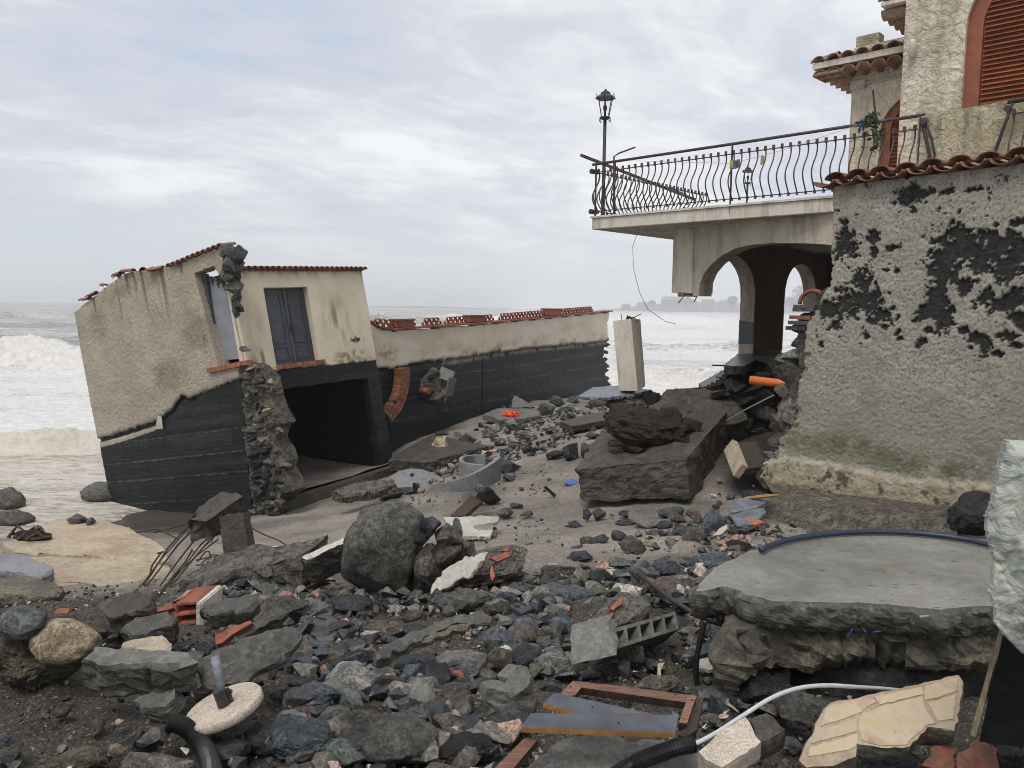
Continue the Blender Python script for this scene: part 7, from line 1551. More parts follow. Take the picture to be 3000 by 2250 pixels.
MB().tube([pl['b'], pl['b'] + np.array([.12, 0, .06]), pl['b'] + np.array([.2, 0, .10])], .008, 5).tube([pl['a'] * .5 + pl['b'] * .5, pl['a'] * .5 + pl['b'] * .5 + np.array([-.02, 0, .12])], .008, 5).add('rebar', M['rebar'], t)
o = slab('broken_floor', Z5([(1050, 484), (1135, 412), (1240, 420), (1270, 412), (1600, 395), (1760, 380), (1760, 450), (1500, 475), (1420, 492), (1370, 488), (1250, 452), (1170, 490), (1100, 492)]), G(*z5(1250, 440), 3.18), (0, 0, 1), .17, M['lava'], 'broken edge of the brown tiled loggia floor beside the arcade', 'floor', edge=.03); two_mats(o, M['tile_floor'], (0, 0, 1))
o = slab('broken_floor', Z5([(880, 605), (970, 555), (1040, 513), (1120, 530), (1065, 590), (990, 605), (900, 628)]), P(*z5(1000, 570), 17.2), (-.20, -.06, .97), .16, M['lava'], 'slanting piece of brown tiled floor below the loggia', 'floor', edge=.03); two_mats(o, M['tile_floor'], (-.2, -.06, .97))
slab('broken_floor', Z5([(730, 652), (830, 640), (890, 628), (880, 640), (870, 660), (740, 672)]), P(*z5(800, 655), 16.8), (0, -.05, 1), .36, M['concrete_wet'], 'dark block of broken floor at the lower end of the tiled floor', 'floor', edge=.03)
for k, (a_, b_, Y_, l) in enumerate((((970, 487), (1070, 489), 17.6, 'thin red-brown strip sticking out from the loggia floor, upper one'), ((710, 650), (885, 634), 16.7, 'thin red-brown strip sticking out from the broken floor, lower one'))):
    o = MB().bar(P(*z5(*a_), Y_), P(*z5(*b_), Y_ + .1), .1, .03).add('floor_strip', M['tile_floor']); tag(o, l, 'strip')
for k, (x0, x1, y0, y1, l) in enumerate([(985, 1035, 520, 560, 'left loose brown floor tile on the slanting floor piece'), (1040, 1100, 528, 548, 'right loose brown floor tile on the slanting floor piece')]):
    slab('floor_tile', Z5([(x0, y1), (x0 + 40, y0), (x1 + 15, y0 + 4), (x1 - 10, y1 + 2)]), P(*z5(x0, y1), 17.0), (-.2, -.06, .97), .02, M['tile_floor'], l, 'tile', edge=.002)
o = MB().lathe(P(*z5(1210, 582), 13.3), [(.055, 0), (.07, 0), (.07, 1.2), (.055, 1.2)], 16, unit(P(*z5(1390, 602), 13.1) - P(*z5(1210, 582), 13.3))).add('orange_pipe', M['orange_plastic'], None, True); tag(o, 'bright orange drain pipe stub under the loggia floor', 'pipe')
o = MB().tube([P(*z5(1060, 845), 13.8), P(*z5(1180, 775), 13.2), P(*z5(1365, 680), 12.3)], .010, 5).add('thin_cable', M['grey_plastic']); tag(o, 'thin grey cable stretched through the dark hollow', 'cable')
beam('cream_plank', P(*z5(1085, 1010), 12.6), P(*z5(1150, 1175), 11.9), .10, .24, M['plaster_ochre'], (0, 1, .3), .004, None, 'cream plank standing in the dark hollow behind the foundation block', 'plank', 1, 2)
beam('brown_board', P(*z5(1150, 1000), 12.9), P(*z5(1215, 1165), 12.2), .06, .5, M['wood_dark'], (1, .2, .3), .004, None, 'dark brown board behind the cream plank in the hollow', 'board', 1, 2)
block_px('footing_beam', f4, [(395, 345), (1330, 470), (1330, 640), (325, 475)], [10.9, 8.75, 8.4, 10.6], (.5, .7, 0), M['brown'], 'dark stone footing beam lying under the flaking wall', 'beam', 5, .06, 9)
big_rock('footing_lump', P(2880, 1505, 8.7), (.36, .4, .24), (0, 0, .2), M['lava'], 88, .7, .2, 10, 4, 'dark lump under the right part of the flaking wall', 'rubble')
slab('slate_sheet', Z5([(1060, 1405), (1180, 1340), (1330, 1318), (1310, 1372), (1200, 1420), (1090, 1442)]), ghit(*z5(1190, 1440), .18), (-.1, -.25, .95), .03, M['slate'], 'large wet slate sheet left of the footing beam', 'slate')
slab('slate_sheet', Z5([(1075, 1462), (1180, 1432), (1300, 1410), (1320, 1440), (1240, 1500), (1130, 1520)]), ghit(*z5(1200, 1520), .12), (.05, -.3, .95), .04, M['slate'], 'grey-green slate piece below the large slate sheet', 'slate')
slab('white_tile', Z5([(965, 1598), (1010, 1545), (1060, 1518), (1064, 1545), (1030, 1580)]), ghit(*z5(1010, 1605), .1), (-.2, -.5, .8), .03, M['plaster_white'], 'pale pointed tile shard among the cobbles by the footing beam', 'tile', edge=.003)
o = MB().tube([P(*z5(1185, 1350), 10.6), P(*z5(1260, 1342), 10.5), P(*z5(1390, 1328), 10.3)], [.02, .03, .022], 6).add('broken_stick', M['wood_raw']); tag(o, 'yellow broken stick lying on the slate sheet', 'stick')
slab('brick_scrap', Z5([(1175, 1490), (1240, 1480), (1300, 1500), (1240, 1520)]), ghit(*z5(1240, 1520), .12), (0, -.3, .95), .06, M['brick'], 'reddish brick piece at the left tip of the footing beam', 'brick', edge=.01)
slab('white_tile', L3([(1265, 1035), (1330, 1020), (1450, 1050), (1385, 1100), (1260, 1085)]), ghit(*f3(1350, 1095), .10), (0, -.2, 1), .03, M['plaster_white'], 'white stone tile lying under the great slab corner', 'tile', edge=.004)
slab('grey_plank', L3([(1365, 1130), (1460, 1040), (1525, 1018), (1535, 1035), (1400, 1140)]), ghit(*f3(1440, 1140), .15), (.1, -.4, .9), .04, M['slate'], 'dark grey strip beside the white stone tile', 'strip', edge=.004)
slab('slate_sheet', L3([(1165, 1020), (1220, 960), (1360, 930), (1370, 965), (1290, 1010)]), ghit(*f3(1270, 1020), .08), (0, -.2, 1), .03, M['slate'], 'wet slate piece behind the white stone tile', 'slate', edge=.004)
slab('tile_shard', L3([(1028, 1140), (1032, 1060), (1068, 1062), (1045, 1140)]), ghit(*f3(1040, 1145), .08), (.1, -.8, .5), .02, M['plaster_ochre'], 'small upright cream shard right of the upright stone', 'tile', edge=.002)

# ---- middle distance
slab('apron_slab', Z2([(330, 1175), (370, 1145), (500, 1072), (640, 1000), (820, 1045), (1020, 1078), (900, 1110), (700, 1165), (640, 1182), (560, 1190), (380, 1172)]), G(*z2(600, 1120), .60), (-.06, -.05, 1), .30, M['concrete_olive'], 'broken concrete apron at the foot of the black wall', 'slab', edge=.03)
slab('ledge_slab', Z2([(-60, 1395), (60, 1350), (170, 1325), (360, 1312), (366, 1342), (220, 1392), (0, 1425)]), ghit(*z2(150, 1430), .3), (.05, -.4, .9), .2, M['masonry'], 'rough broken ledge lying in front of the shed cellar', 'masonry', edge=.05)
slab('flat_plate', Z2([(985, 862), (1080, 822), (1365, 815), (1380, 870), (1250, 890), (1100, 896)]), ghit(*z2(1180, 900), .2), (.03, -.1, 1), .16, M['concrete'], 'pale concrete plate beside the orange net in the far rubble', 'slab', edge=.02)
slab('flat_plate', Z2([(1525, 912), (1700, 868), (1872, 832), (1862, 852), (1840, 900), (1600, 945)]), ghit(*z2(1700, 960), .2), (0, -.06, 1), .16, M['concrete_olive'], 'wet concrete plate at the far left of the foundation block', 'slab', edge=.02)
slab('white_shard', Z2([(1185, 815), (1188, 760), (1205, 730), (1260, 760), (1345, 812)]), ghit(*z2(1260, 825), .2), (.15, -.85, .4), .12, M['concrete'], 'pale triangular concrete shard standing in front of the black wall', 'concrete', edge=.01)
# well ring pieces
c = ghit(*z2(500, 1372), .0)
aR = c + np.array([0, 0, .05]); NR = unit([0, -.62, .78])
t = thing('well_lid_half', c, 'half-round grey concrete well lid with a hole, lying on the sand', 'well lid')
pts_ = [onplane(*z2(*p), aR, NR) for p in [(312, 1332), (340, 1290), (400, 1252), (480, 1236), (560, 1242), (640, 1268), (700, 1300), (712, 1315), (650, 1360), (520, 1372), (380, 1372)]]
MB().prism(pts_, -NR * .09).add('lid', M['ring'], t, bevel=.01)
hc = onplane(*z2(490, 1284), aR, NR); MB().lathe(hc + NR * .002, [(.05, 0), (.05, .003)], 14, NR).add('hole', M['black'], t)  # black disc on the lid, painted as the dark inside of its hole
def strip(pxs, Ys, h, th, name, parent):
    b_ = spline([P(*z2(*p), Y) for p, Y in zip(pxs, Ys)], 22); V = []
    for i, p in enumerate(b_):
        d = unit((b_[min(i + 1, 21)] - b_[max(i - 1, 0)]) * np.array([1, 1, 0])); n_ = np.array([-d[1], d[0], 0]); hh = h[0] + (h[1] - h[0]) * i / 21
        V += [p, p + n_ * th, p + n_ * th + EZ * hh, p + EZ * hh]
    Fc = []
    for i in range(21):
        for j in range(4): Fc.append((i * 4 + j, i * 4 + (j + 1) % 4, i * 4 + 4 + (j + 1) % 4, i * 4 + 4 + j))
    Fc += [(0, 1, 2, 3), (84, 85, 86, 87)]; return MB().put(V, Fc).add(name, M['ring'], parent)
t = thing('well_ring', ghit(*z2(900, 1390)), 'broken curved grey concrete well ring half buried in the sand', 'well ring')
strip([(640, 1392), (760, 1405), (900, 1392), (1020, 1362), (1110, 1320)], [13.1, 12.9, 12.95, 13.2, 13.7], (.10, .42), .07, 'ring_wall', t)
strip([(1010, 1262), (920, 1262), (840, 1275), (815, 1300), (850, 1330), (985, 1350)], [15.2, 15.3, 15.0, 14.5, 14.1, 13.9], (.34, .34), .07, 'ring_wall', t)
# orange net, twig, small bits
V, Fc = rock_verts(91, 4, .1, .45, 3); V = V * (1 + .5 * vnoise(V * 9, 3))[:, None]
c = ghit(*z2(1178, 925)); s = depth_of(c) / F * .4219; o = add('orange_net', V * np.array([62 * s, 62 * s, 45 * s]) + c + np.array([0, .1, 38 * s]), Fc, M['net']); tag(o, 'bright orange crumpled net in the far rubble', 'net')
t = thing('dead_branch', ghit(*z2(1340, 1155)), 'thin dark branch sticking out of the sand in the middle distance', 'branch')
MB().tube([ghit(*z2(1340, 1155), .0), ghit(*z2(1290, 1100), .25), ghit(*z2(1215, 1028), .45)], [.022, .018, .008], 6).add('branch', M['wood_dark'], t)
MB().tube([ghit(*z2(1290, 1100), .25), ghit(*z2(1270, 1125), .1)], [.012, .006], 5).add('twig', M['wood_dark'], t)
o = MB().bar(ghit(*z2(1412, 1365), .22), ghit(*z2(1482, 1428), .02), .05, .05).add('metal_bar', M['iron']); tag(o, 'short dark metal bar stuck in the sand in the middle', 'bar')
o = slab('blue_rag', Z2([(1548, 1335), (1570, 1318), (1620, 1312), (1640, 1330), (1600, 1345)]), ghit(*z2(1595, 1345), .04), (0, -.1, 1), .03, M['peg_blue'], 'flat blue-grey rag on the sand left of the foundation block', 'rag')
# ================================================================ stones
def R2(x0, y0, x1, y1, m, st, l, roll=0.0, lift=0.0): rock(f2(x0, y0) + f2(x1, y1), m, st, l, None, roll, lift)
def R3(x0, y0, x1, y1, m, st, l, roll=0.0, lift=0.0): rock(f3(x0, y0) + f3(x1, y1), m, st, l, None, roll, lift)
def R1(x0, y0, x1, y1, m, st, l, roll=0.0, lift=0.0): rock(f1(x0, y0) + f1(x1, y1), m, st, l, None, roll, lift)
def RZ2(x0, y0, x1, y1, m, st, l, roll=0.0, lift=0.0): rock(z2(x0, y0) + z2(x1, y1), m, st, l, None, roll, lift)
for a in [
 (390, 640, 525, 712, 'green', 'a', 'long flat grey stone on the sand left of the great boulder', .2), (415, 695, 730, 815, 'basalt', 'm', 'broad dark rock at the foot of the great boulder'), (455, 818, 590, 925, 'blue', 'r', 'round dark cobble below the broad dark rock'),
 (600, 818, 830, 932, 'brown', 'a', 'layered brown-grey rock below the great boulder'), (840, 742, 965, 852, 'brown', 'r', 'brown rounded stone under the great boulder'), (828, 822, 962, 918, 'basalt', 'r', 'dark stone under the brown rounded stone'),
 (1020, 668, 1352, 792, 'rough', 'm', 'long grey rock in front of the plastered chunk', -.05), (1358, 608, 1532, 722, 'pale', 'a', 'pale broken rock right of the plastered chunk'), (1688, 588, 1932, 732, 'blue', 'r', 'large smooth blue-grey stone right of the rusty bar', -.1),
 (1528, 650, 1692, 716, 'blue', 'r', 'flat grey stone just left of the large blue-grey stone'), (1548, 754, 1667, 842, 'pale', 'a', 'pale stone below the large blue-grey stone'), (1668, 768, 1802, 838, 'basalt', 'r', 'small dark stone below the large blue-grey stone'),
 (1455, 793, 1607, 975, 'blue', 'r', 'upright dark egg-shaped stone left of the solid block', .15), (1303, 848, 1482, 1015, 'blue', 'r', 'rounded blue-grey stone left of the upright egg-shaped one'), (1318, 968, 1472, 1142, 'brown', 'a', 'brown angular stone below the rounded blue-grey stone', -.3),
 (1428, 948, 1622, 1142, 'basalt', 'a', 'sharp dark shard left of the pale concrete chunk', -.4), (1600, 848, 1732, 992, 'masonry', 'a', 'brown chunk with a red speck left of the solid block'), (1598, 983, 1802, 1178, 'pale', 'm', 'pale concrete chunk left below the solid block'),
 (1018, 976, 1312, 1182, 'pale', 'm', 'big pale brown rounded rock below the layered slab', -.1), (998, 1143, 1262, 1335, 'brown', 'm', 'brown rock with pale top below the big pale rock'), (808, 973, 1042, 1172, 'basalt', 'm', 'dark boulder left of the big pale rock'),
 (958, 1023, 1062, 1122, 'pale', 'a', 'small pale stone between dark boulder and big pale rock'), (658, 1108, 832, 1275, 'brown', 'a', 'dark brown angular rock left of the dark boulder', -.5), (578, 1098, 742, 1182, 'blue', 'r', 'flat dark blue stone behind the brown angular rock'),
 (768, 1183, 962, 1302, 'green', 'm', 'green-grey rock below the dark brown angular rock', -.2), (828, 1208, 1002, 1318, 'pink', 'm', 'pinkish brown rock left of the brown rock with pale top', -.3), (418, 1163, 582, 1295, 'pale', 'a', 'white-grey angular rock in the left middle rubble'),
 (408, 1268, 592, 1375, 'basalt', 'a', 'dark rock under the white-grey angular one'), (298, 1143, 472, 1270, 'basalt', 'm', 'dark rock left of the white-grey angular one', -.3), (68, 1338, 422, 1645, 'blue', 'm', 'large blue-grey boulder at the bottom left of centre', -.25),
 (528, 1283, 792, 1475, 'lava', 'm', 'long pitted black rock above the round speckled boulder', -.5), (598, 1333, 1032, 1700, 'rough', 'r', 'large round speckled boulder at the bottom centre'), (368, 1468, 622, 1690, 'green', 'a', 'dark greenish angular rock left of the round speckled boulder'),
 (398, 1398, 492, 1485, 'pale', 'm', 'pale stone between the blue-grey boulder and the greenish rock'), (1028, 1338, 1292, 1535, 'brown', 'm', 'rough brown rock right of the round speckled boulder', -.4), (1248, 1278, 1572, 1525, 'green', 'm', 'grey-green boulder left of the window frame', -.2),
 (998, 1448, 1402, 1700, 'lava', 'a', 'large black angular boulder at the bottom centre', -.2), (1308, 1428, 1455, 1562, 'tan', 'm', 'striped tan stone under the window frame', .5), (968, 1348, 1082, 1455, 'pink', 'm', 'small purplish stone right of the round boulder top', .5),
 (228, 928, 402, 1025, 'blue', 'm', 'shiny blue-grey stone at the end of the dark slanting slab'), (188, 993, 322, 1105, 'basalt', 'm', 'dark stone below the shiny blue-grey one'), (488, 966, 692, 1135, 'lava', 'a', 'jagged black rock left of the layered slab'), (278, 976, 512, 1092, 'brown', 'a', 'flat brown rock left of the jagged black rock', -.3),
 (718, 893, 818, 963, 'blue', 'r', 'small blue stone at the left end of the layered slab'), (488, 918, 572, 982, 'rough', 'r', 'small grey stone above the jagged black rock'), (198, 1268, 412, 1395, 'pink', 'm', 'dark purplish rock above the large blue-grey boulder', -.3),
 (1640, 478, 1822, 605, 'rough', 'a', 'dark square stone on the sand right of the plastered chunk'), (1778, 408, 1925, 505, 'basalt', 'm', 'dark mound-shaped stone above the dark square one', .1),
 (1660, 990, 1700, 1020, 'terracotta', 'a', 'tiny red brick bit on the pale concrete chunk'), (1130, 1098, 1200, 1152, 'terracotta', 'a', 'small red brick bit on the brown rock with pale top', 0, .3), (605, 1245, 650, 1302, 'terracotta', 'a', 'small red brick bit by the white-grey angular rock'),
 (222, 1098, 272, 1138, 'tan', 'r', 'small yellow pebble left of the jagged black rock'), (690, 918, 725, 955, 'terracotta', 'a', 'red brick bit at the left end of the layered slab')]:
    R2(*a)
for a in [
 (735, 453, 872, 522, 'green', 'm', 'grey stone in front of the dark mound-shaped one'), (778, 513, 892, 622, 'basalt', 'r', 'round black stone at the top end of the rusty pipe'), (908, 513, 1032, 592, 'blue', 'm', 'bluish stone behind the rusty pipe'), (983, 558, 1202, 735, 'pink', 'm', 'pinkish brown boulder under the rusty pipe'),
 (833, 603, 922, 658, 'blue', 'r', 'small light blue stone left of the rusty pipe', -.3), (638, 678, 742, 762, 'basalt', 'm', 'dark stone left of the brick-faced chunk'), (798, 328, 962, 455, 'rough', 'a', 'grey angular stone in the middle of the cobbles', -.3), (943, 343, 1032, 412, 'tan', 'a', 'bright cream-yellow stone among the cobbles'),
 (768, 298, 847, 372, 'basalt', 'r', 'round black cobble left of the grey angular stone'), (628, 328, 742, 402, 'basalt', 'r', 'black cobble at the left end of the cobbles', -.3), (793, 228, 897, 287, 'basalt', 'r', 'flat black cobble behind the round black one'), (898, 223, 1032, 302, 'pale', 'r', 'pale flat grey cobble under the foundation block', -.15),
 (1038, 158, 1172, 237, 'blue', 'r', 'bluish stone at the foot of the foundation block', -.1), (1083, 198, 1182, 267, 'brown', 'a', 'brownish stone right of the pale flat cobble'), (1193, 173, 1302, 267, 'pink', 'm', 'rough pink stone left of the big egg-shaped cobble'), (1283, 193, 1407, 345, 'blue', 'r', 'big dark egg-shaped cobble near the slate sheet', .3),
 (1173, 273, 1302, 400, 'brown', 'r', 'dark brown round stone below the big egg-shaped cobble'), (1108, 268, 1202, 352, 'basalt', 'r', 'dark cobble left of the dark brown round stone'), (1453, 253, 1572, 332, 'green', 'a', 'flat greenish stone right of the pale pointed tile'), (1028, 238, 1112, 302, 'basalt', 'r', 'dark cobble behind the pale flat one'),
 (598, 178, 652, 252, 'basalt', 'm', 'dark stone on the sand left of the cobbles, left of a pair', .4), (653, 178, 727, 242, 'brown', 'm', 'brown stone on the sand left of the cobbles, right of a pair'), (518, 243, 602, 302, 'basalt', 'a', 'small black stone alone on the sand'), (1250, 428, 1432, 535, 'blue', 'a', 'bluish angular stone behind the great slab edge'),
 (1138, 463, 1262, 514, 'green', 'r', 'long green-grey cobble left of the great slab', -.2), (1008, 458, 1172, 565, 'basalt', 'm', 'dark stone under the long green-grey cobble'), (1428, 348, 1552, 435, 'soil', 'm', 'dark brown lump above the great slab edge'), (833, 938, 952, 1118, 'masonry', 'a', 'upright brown-grey stone in front of the hollow block', .1),
 (568, 1088, 692, 1172, 'rough', 'r', 'grey stone above the window frame, right of a pair'), (478, 1103, 592, 1190, 'blue', 'r', 'bluish stone above the window frame, left of a pair'), (358, 1173, 472, 1285, 'lava', 'a', 'pitted black stone at the left corner of the window frame'), (1498, 1113, 1790, 1345, 'lava', 'm', 'black boulder in the shade under the great slab'),
 (888, 1143, 1152, 1255, 'brown', 'a', 'flat dark brown rock behind the window frame'), (1278, 1198, 1502, 1302, 'rough', 'm', 'grey rough rock right of the window frame'), (1278, 1338, 1432, 1442, 'brown', 'a', 'brown rock beside the right end of the window frame'), (940, 1020, 1060, 1110, 'brown', 'm', 'brown stone right of the upright stone'), (700, 1060, 850, 1160, 'basalt', 'm', 'dark stone below the hollow block'),
 (1145, 515, 1180, 545, 'terracotta', 'a', 'small orange brick bit left of the great slab'), (710, 425, 772, 445, 'terracotta', 'a', 'flat orange brick bit on the sand among the cobbles'), (552, 490, 630, 548, 'tan', 'a', 'yellow broken stone beside the dark square one'), (1090, 940, 1130, 975, 'terracotta', 'a', 'red brick bit right of the hollow block'), (1700, 1270, 1830, 1420, 'brown', 'a', 'brown rock behind the grey block')]:
    R3(*a)
rock(f4(445, 1265) + f4(745, 1565), 'rough', 'a', 'grey square boulder under the grey conduit arch', None, .4)
rock(f4(1108, 1455) + f4(1345, 1570), 'masonry', 'a', 'dark rubble lump lying on the corner of the paving slab', None, 0, .12)
rock(f4(1500, 1480) + f4(1700, 1700), 'basalt', 'm', 'dark rock in the bottom right corner')
rock(f4(860, 1540) + f4(1120, 1680), 'basalt', 'a', 'black rock under the broken edge of the paving slab')
rock(f4(280, 1195) + f4(500, 1400), 'lava', 'm', 'dark rounded rock behind the pebbled block')
for a in [(1208, 1448, 1452, 1648, 'lava', 'm', 'black pitted rock right of the black corrugated hose'), (248, 1558, 605, 1720, 'conglomerate', 'm', 'tan grey rock at the bottom edge on the left'), (728, 1598, 1100, 1730, 'masonry', 'm', 'rough grey rock at the bottom edge left of the hose'), (628, 1518, 718, 1608, 'tan', 'a', 'small tan stone on the gravel at the lower left'),
          (978, 648, 1095, 735, 'rough', 'r', 'grey round stone left under the stony wall chunk'), (1308, 758, 1405, 825, 'rough', 'r', 'dark round stone right of the upright hollow brick'), (0, 1450, 60, 1520, 'blue', 'r', 'small blue-grey stone at the lower left edge'), (-40, 1550, 140, 1640, 'conglomerate', 'm', 'sandy lump at the lower left edge'),
          (920, 870, 1010, 1000, 'masonry', 'a', 'grey stone against the left side of the upright hollow brick'), (1120, 940, 1240, 1050, 'basalt', 'a', 'dark stone below the upright hollow brick', -.4), (1850, 640, 1960, 712, 'rough', 'm', 'flat stone on the sand left of the broad dark rock', .3), (1000, 1180, 1100, 1270, 'green', 'a', 'greenish stone left of the parasol pipe'), (560, 690, 680, 800, 'rough', 'm', 'grey lump at the left end of the olive concrete lump'), (500, 810, 690, 960, 'conglomerate', 'm', 'gravelly brown lump behind the thick concrete slab'), (540, 700, 640, 780, 'masonry', 'm', 'stony lump on the gravel crest')]:
    R1(*a)
for a, l in (((400, 55, 660, 165), 'grey rock washed by the sea left of the shed foot'), ((-80, 62, 88, 205), 'upper wet rock at the left edge in the surf'), ((-80, 205, 128, 300), 'lower wet rock at the left edge in the surf')):
    x0, y0 = f1(a[0], a[1]); x1, y1 = f1(a[2], a[3]); c = G((x0 + x1) / 2, y1 - 10, SEA); s = depth_of(c) / F; w = (x1 - x0) * s; h = (y1 - y0) * s
    big_rock('rock', c + np.array([0, .4 * w, h * .25]), (w * .52, w * .45, h * .62), (.0, .1, .2), M['rough'], 333 + a[0], .5, .15, 9, 4, l)
for a in [(618, 1018, 748, 1165, 'tan', 'a', 'tan square block on the concrete apron'), (743, 828, 842, 884, 'tan', 'm', 'tan block on top of the far rubble by the black wall'), (1028, 928, 1102, 1002, 'pale', 'r', 'pale round stone below the orange net'), (1133, 903, 1247, 990, 'pale', 'm', 'grey rounded block right below the orange net', .5),
          (1078, 1173, 1242, 1285, 'basalt', 'm', 'wet black rock right of the well ring'), (1058, 1023, 1137, 1090, 'blue', 'r', 'blue-grey cobble above the wet black rock'), (1403, 1108, 1552, 1195, 'soil', 'm', 'brown earthy lump on the sand left of the foundation block'), (1543, 1058, 1652, 1195, 'basalt', 'a', 'dark angular rock right of the brown earthy lump', .4),
          (1368, 788, 1502, 885, 'masonry', 'a', 'brown chunk right of the orange net'), (1438, 733, 1547, 818, 'blue', 'm', 'bluish stone at the black wall, left of a pair'), (1573, 733, 1652, 805, 'rough', 'm', 'grey stone at the black wall, right of a pair'), (818, 998, 932, 1085, 'basalt', 'm', 'shiny black stone right of the tan square block'),
          (538, 1033, 632, 1112, 'basalt', 'm', 'dark stone left of the tan square block'), (628, 973, 742, 1022, 'brown', 'm', 'dark flat stone behind the tan square block'), (1218, 983, 1372, 1035, 'pale', 'a', 'grey broken block on the sand below the orange net'), (1173, 1468, 1262, 1522, 'basalt', 'a', 'small dark stone behind the white board, upper'), (1088, 1508, 1192, 1595, 'rough', 'm', 'grey stone right of the brown lump'),
          (1248, 1523, 1332, 1580, 'basalt', 'm', 'dark small stone right of the white board'), (1498, 813, 1572, 875, 'green', 'm', 'dark green stone right of the brown chunk'), (930, 1360, 1095, 1520, 'soil', 'm', 'brown lump behind the white board'), (920, 1335, 1005, 1420, 'blue', 'a', 'blue-grey stones on top of the brown lump', 0, .4), (1650, 1060, 1760, 1180, 'blue', 'a', 'bluish rock against the foundation block'), (1690, 980, 1810, 1040, 'basalt', 'a', 'dark rock behind the foundation block'),
          (1720, 755, 1830, 820, 'rough', 'r', 'grey stone below the dark wet plate'), (1120, 1265, 1215, 1335, 'rough', 'm', 'grey stone below the wet black rock'), (960, 1158, 1020, 1200, 'basalt', 'r', 'small dark stone inside the well ring'), (250, 1410, 420, 1460, 'basalt', 'm', 'dark stones under the rough broken ledge'), (420, 1365, 520, 1410, 'basalt', 'r', 'dark stone in front of the half-round lid')]:
    RZ2(*a)

# ---- smaller stones, each its own thing; look-alikes of one patch share a label
rs = np.random.RandomState(17)
def sample(poly, n):
    poly = np.array(poly, float); lo, hi = poly.min(0), poly.max(0); out = []
    while len(out) < n:
        p = lo + rs.rand(2) * (hi - lo)
        if inpoly(np.array([p[0]]), np.array([p[1]]), [tuple(q) for q in poly])[0]: out.append(p)
    return out
ZONES = [('cobbles', [(1690, 1480), (2000, 1500), (2200, 1440), (2330, 1560), (2150, 1690), (1950, 1740), (1760, 1690), (1640, 1620)], 40, (.05, .13), ['basalt', 'blue', 'basalt', 'green', 'brown', 'pale', 'basalt'], 'small wet cobble in the cobble patch between foundation block and great slab', 'cobbles before the foundation block'),
         ('far', [(1230, 1290), (1330, 1220), (1480, 1185), (1760, 1165), (1790, 1215), (1690, 1330), (1560, 1265), (1440, 1290), (1330, 1310)], 46, (.07, .19), ['basalt', 'brown', 'blue', 'rough', 'masonry', 'pale', 'basalt'], 'small stone in the far rubble heap along the black wall', 'stones of the far rubble heap'),
         ('front', [(900, 1790), (1300, 1770), (1560, 1740), (1900, 1860), (1900, 1960), (1600, 2000), (1330, 2230), (760, 2230), (830, 2000)], 140, (.06, .18), ['basalt', 'brown', 'blue', 'green', 'rough', 'blue', 'pale', 'concrete', 'masonry', 'concrete'], 'small stone wedged in the front rubble left of the window frame', 'small stones in the front rubble'),
         ('right', [(1980, 1900), (2250, 1960), (2400, 2020), (2250, 2180), (2080, 2100), (1990, 2000)], 16, (.05, .13), ['lava', 'basalt', 'brown', 'rough'], 'small dark stone in the shade under the great slab', 'stones in the shade under the great slab'),
         ('left', [(0, 2030), (400, 2080), (620, 2140), (600, 2240), (0, 2240)], 8, (.03, .08), ['brown', 'conglomerate', 'rough', 'tan'], 'small brown stone on the gravel at the bottom left', 'small stones on the left gravel')]
COLW = dict(concrete='pale grey', basalt='black', blue='blue-grey', green='green-grey', brown='brown', pale='pale', rough='grey', lava='pitted black', masonry='rough brown', conglomerate='sandy brown', tan='tan')
def px_of(p):
    v = np.asarray(p) - CAM; w = v @ fw; return np.array([1500 + F * (v @ RT) / w, 1125 - F * (v @ UP) / w])
import re
_cut = re.compile(r" (on|in|at|below|left|right|behind|under|of|above|against|among|with|by|beside|between|washed|just|near|standing|lying|resting|leaning|alone|set|touching|slanting|half|sticking) ")
heads = {}
for o_ in list(col.objects):
    if o_.parent is None and o_.get('category') and o_.get('label') and o_ in WL:
        hd = _cut.split(o_['label'])[0]
        heads.setdefault(hd, []).append(o_)
HERO = [(hd, px_of(WL[l_[0]])) for hd, l_ in heads.items() if len(l_) == 1 and 3 <= len(hd.split()) <= 6]
USED = set()
KEEP_OUT = [(560, 1990, 800, 2170), (1530, 1985, 2070, 2250), (2330, 1970, 2840, 2260), (2040, 2090, 2320, 2260), (470, 2080, 660, 2260), (1670, 1780, 2010, 1960), (1090, 1790, 1450, 1950), (0, 1800, 310, 2010), (510, 1760, 740, 1900), (590, 1830, 880, 2010)]
def kept_out(x, y): return any(a_ < x < c_ and b_ < y < d_ for a_, b_, c_, d_ in KEEP_OUT)
def unique_label(colour, shape, p, fallback):
    q = px_of(p); cand = sorted(HERO, key=lambda h: np.hypot(*(h[1] - q)))[:7]
    for size in ('small', 'little'):
        for hd, hp in cand:
            d = q - hp
            if np.hypot(*d) > 190: continue
            rel = ('right of' if d[0] > 0 else 'left of') if abs(d[0]) > abs(d[1]) else ('below' if d[1] > 0 else 'above')
            l_ = '%s %s %s %s the %s' % (size, colour, shape, rel, hd)
            if size == 'small' and l_ not in USED and len(l_.split()) <= 16: USED.add(l_); return l_
    return fallback
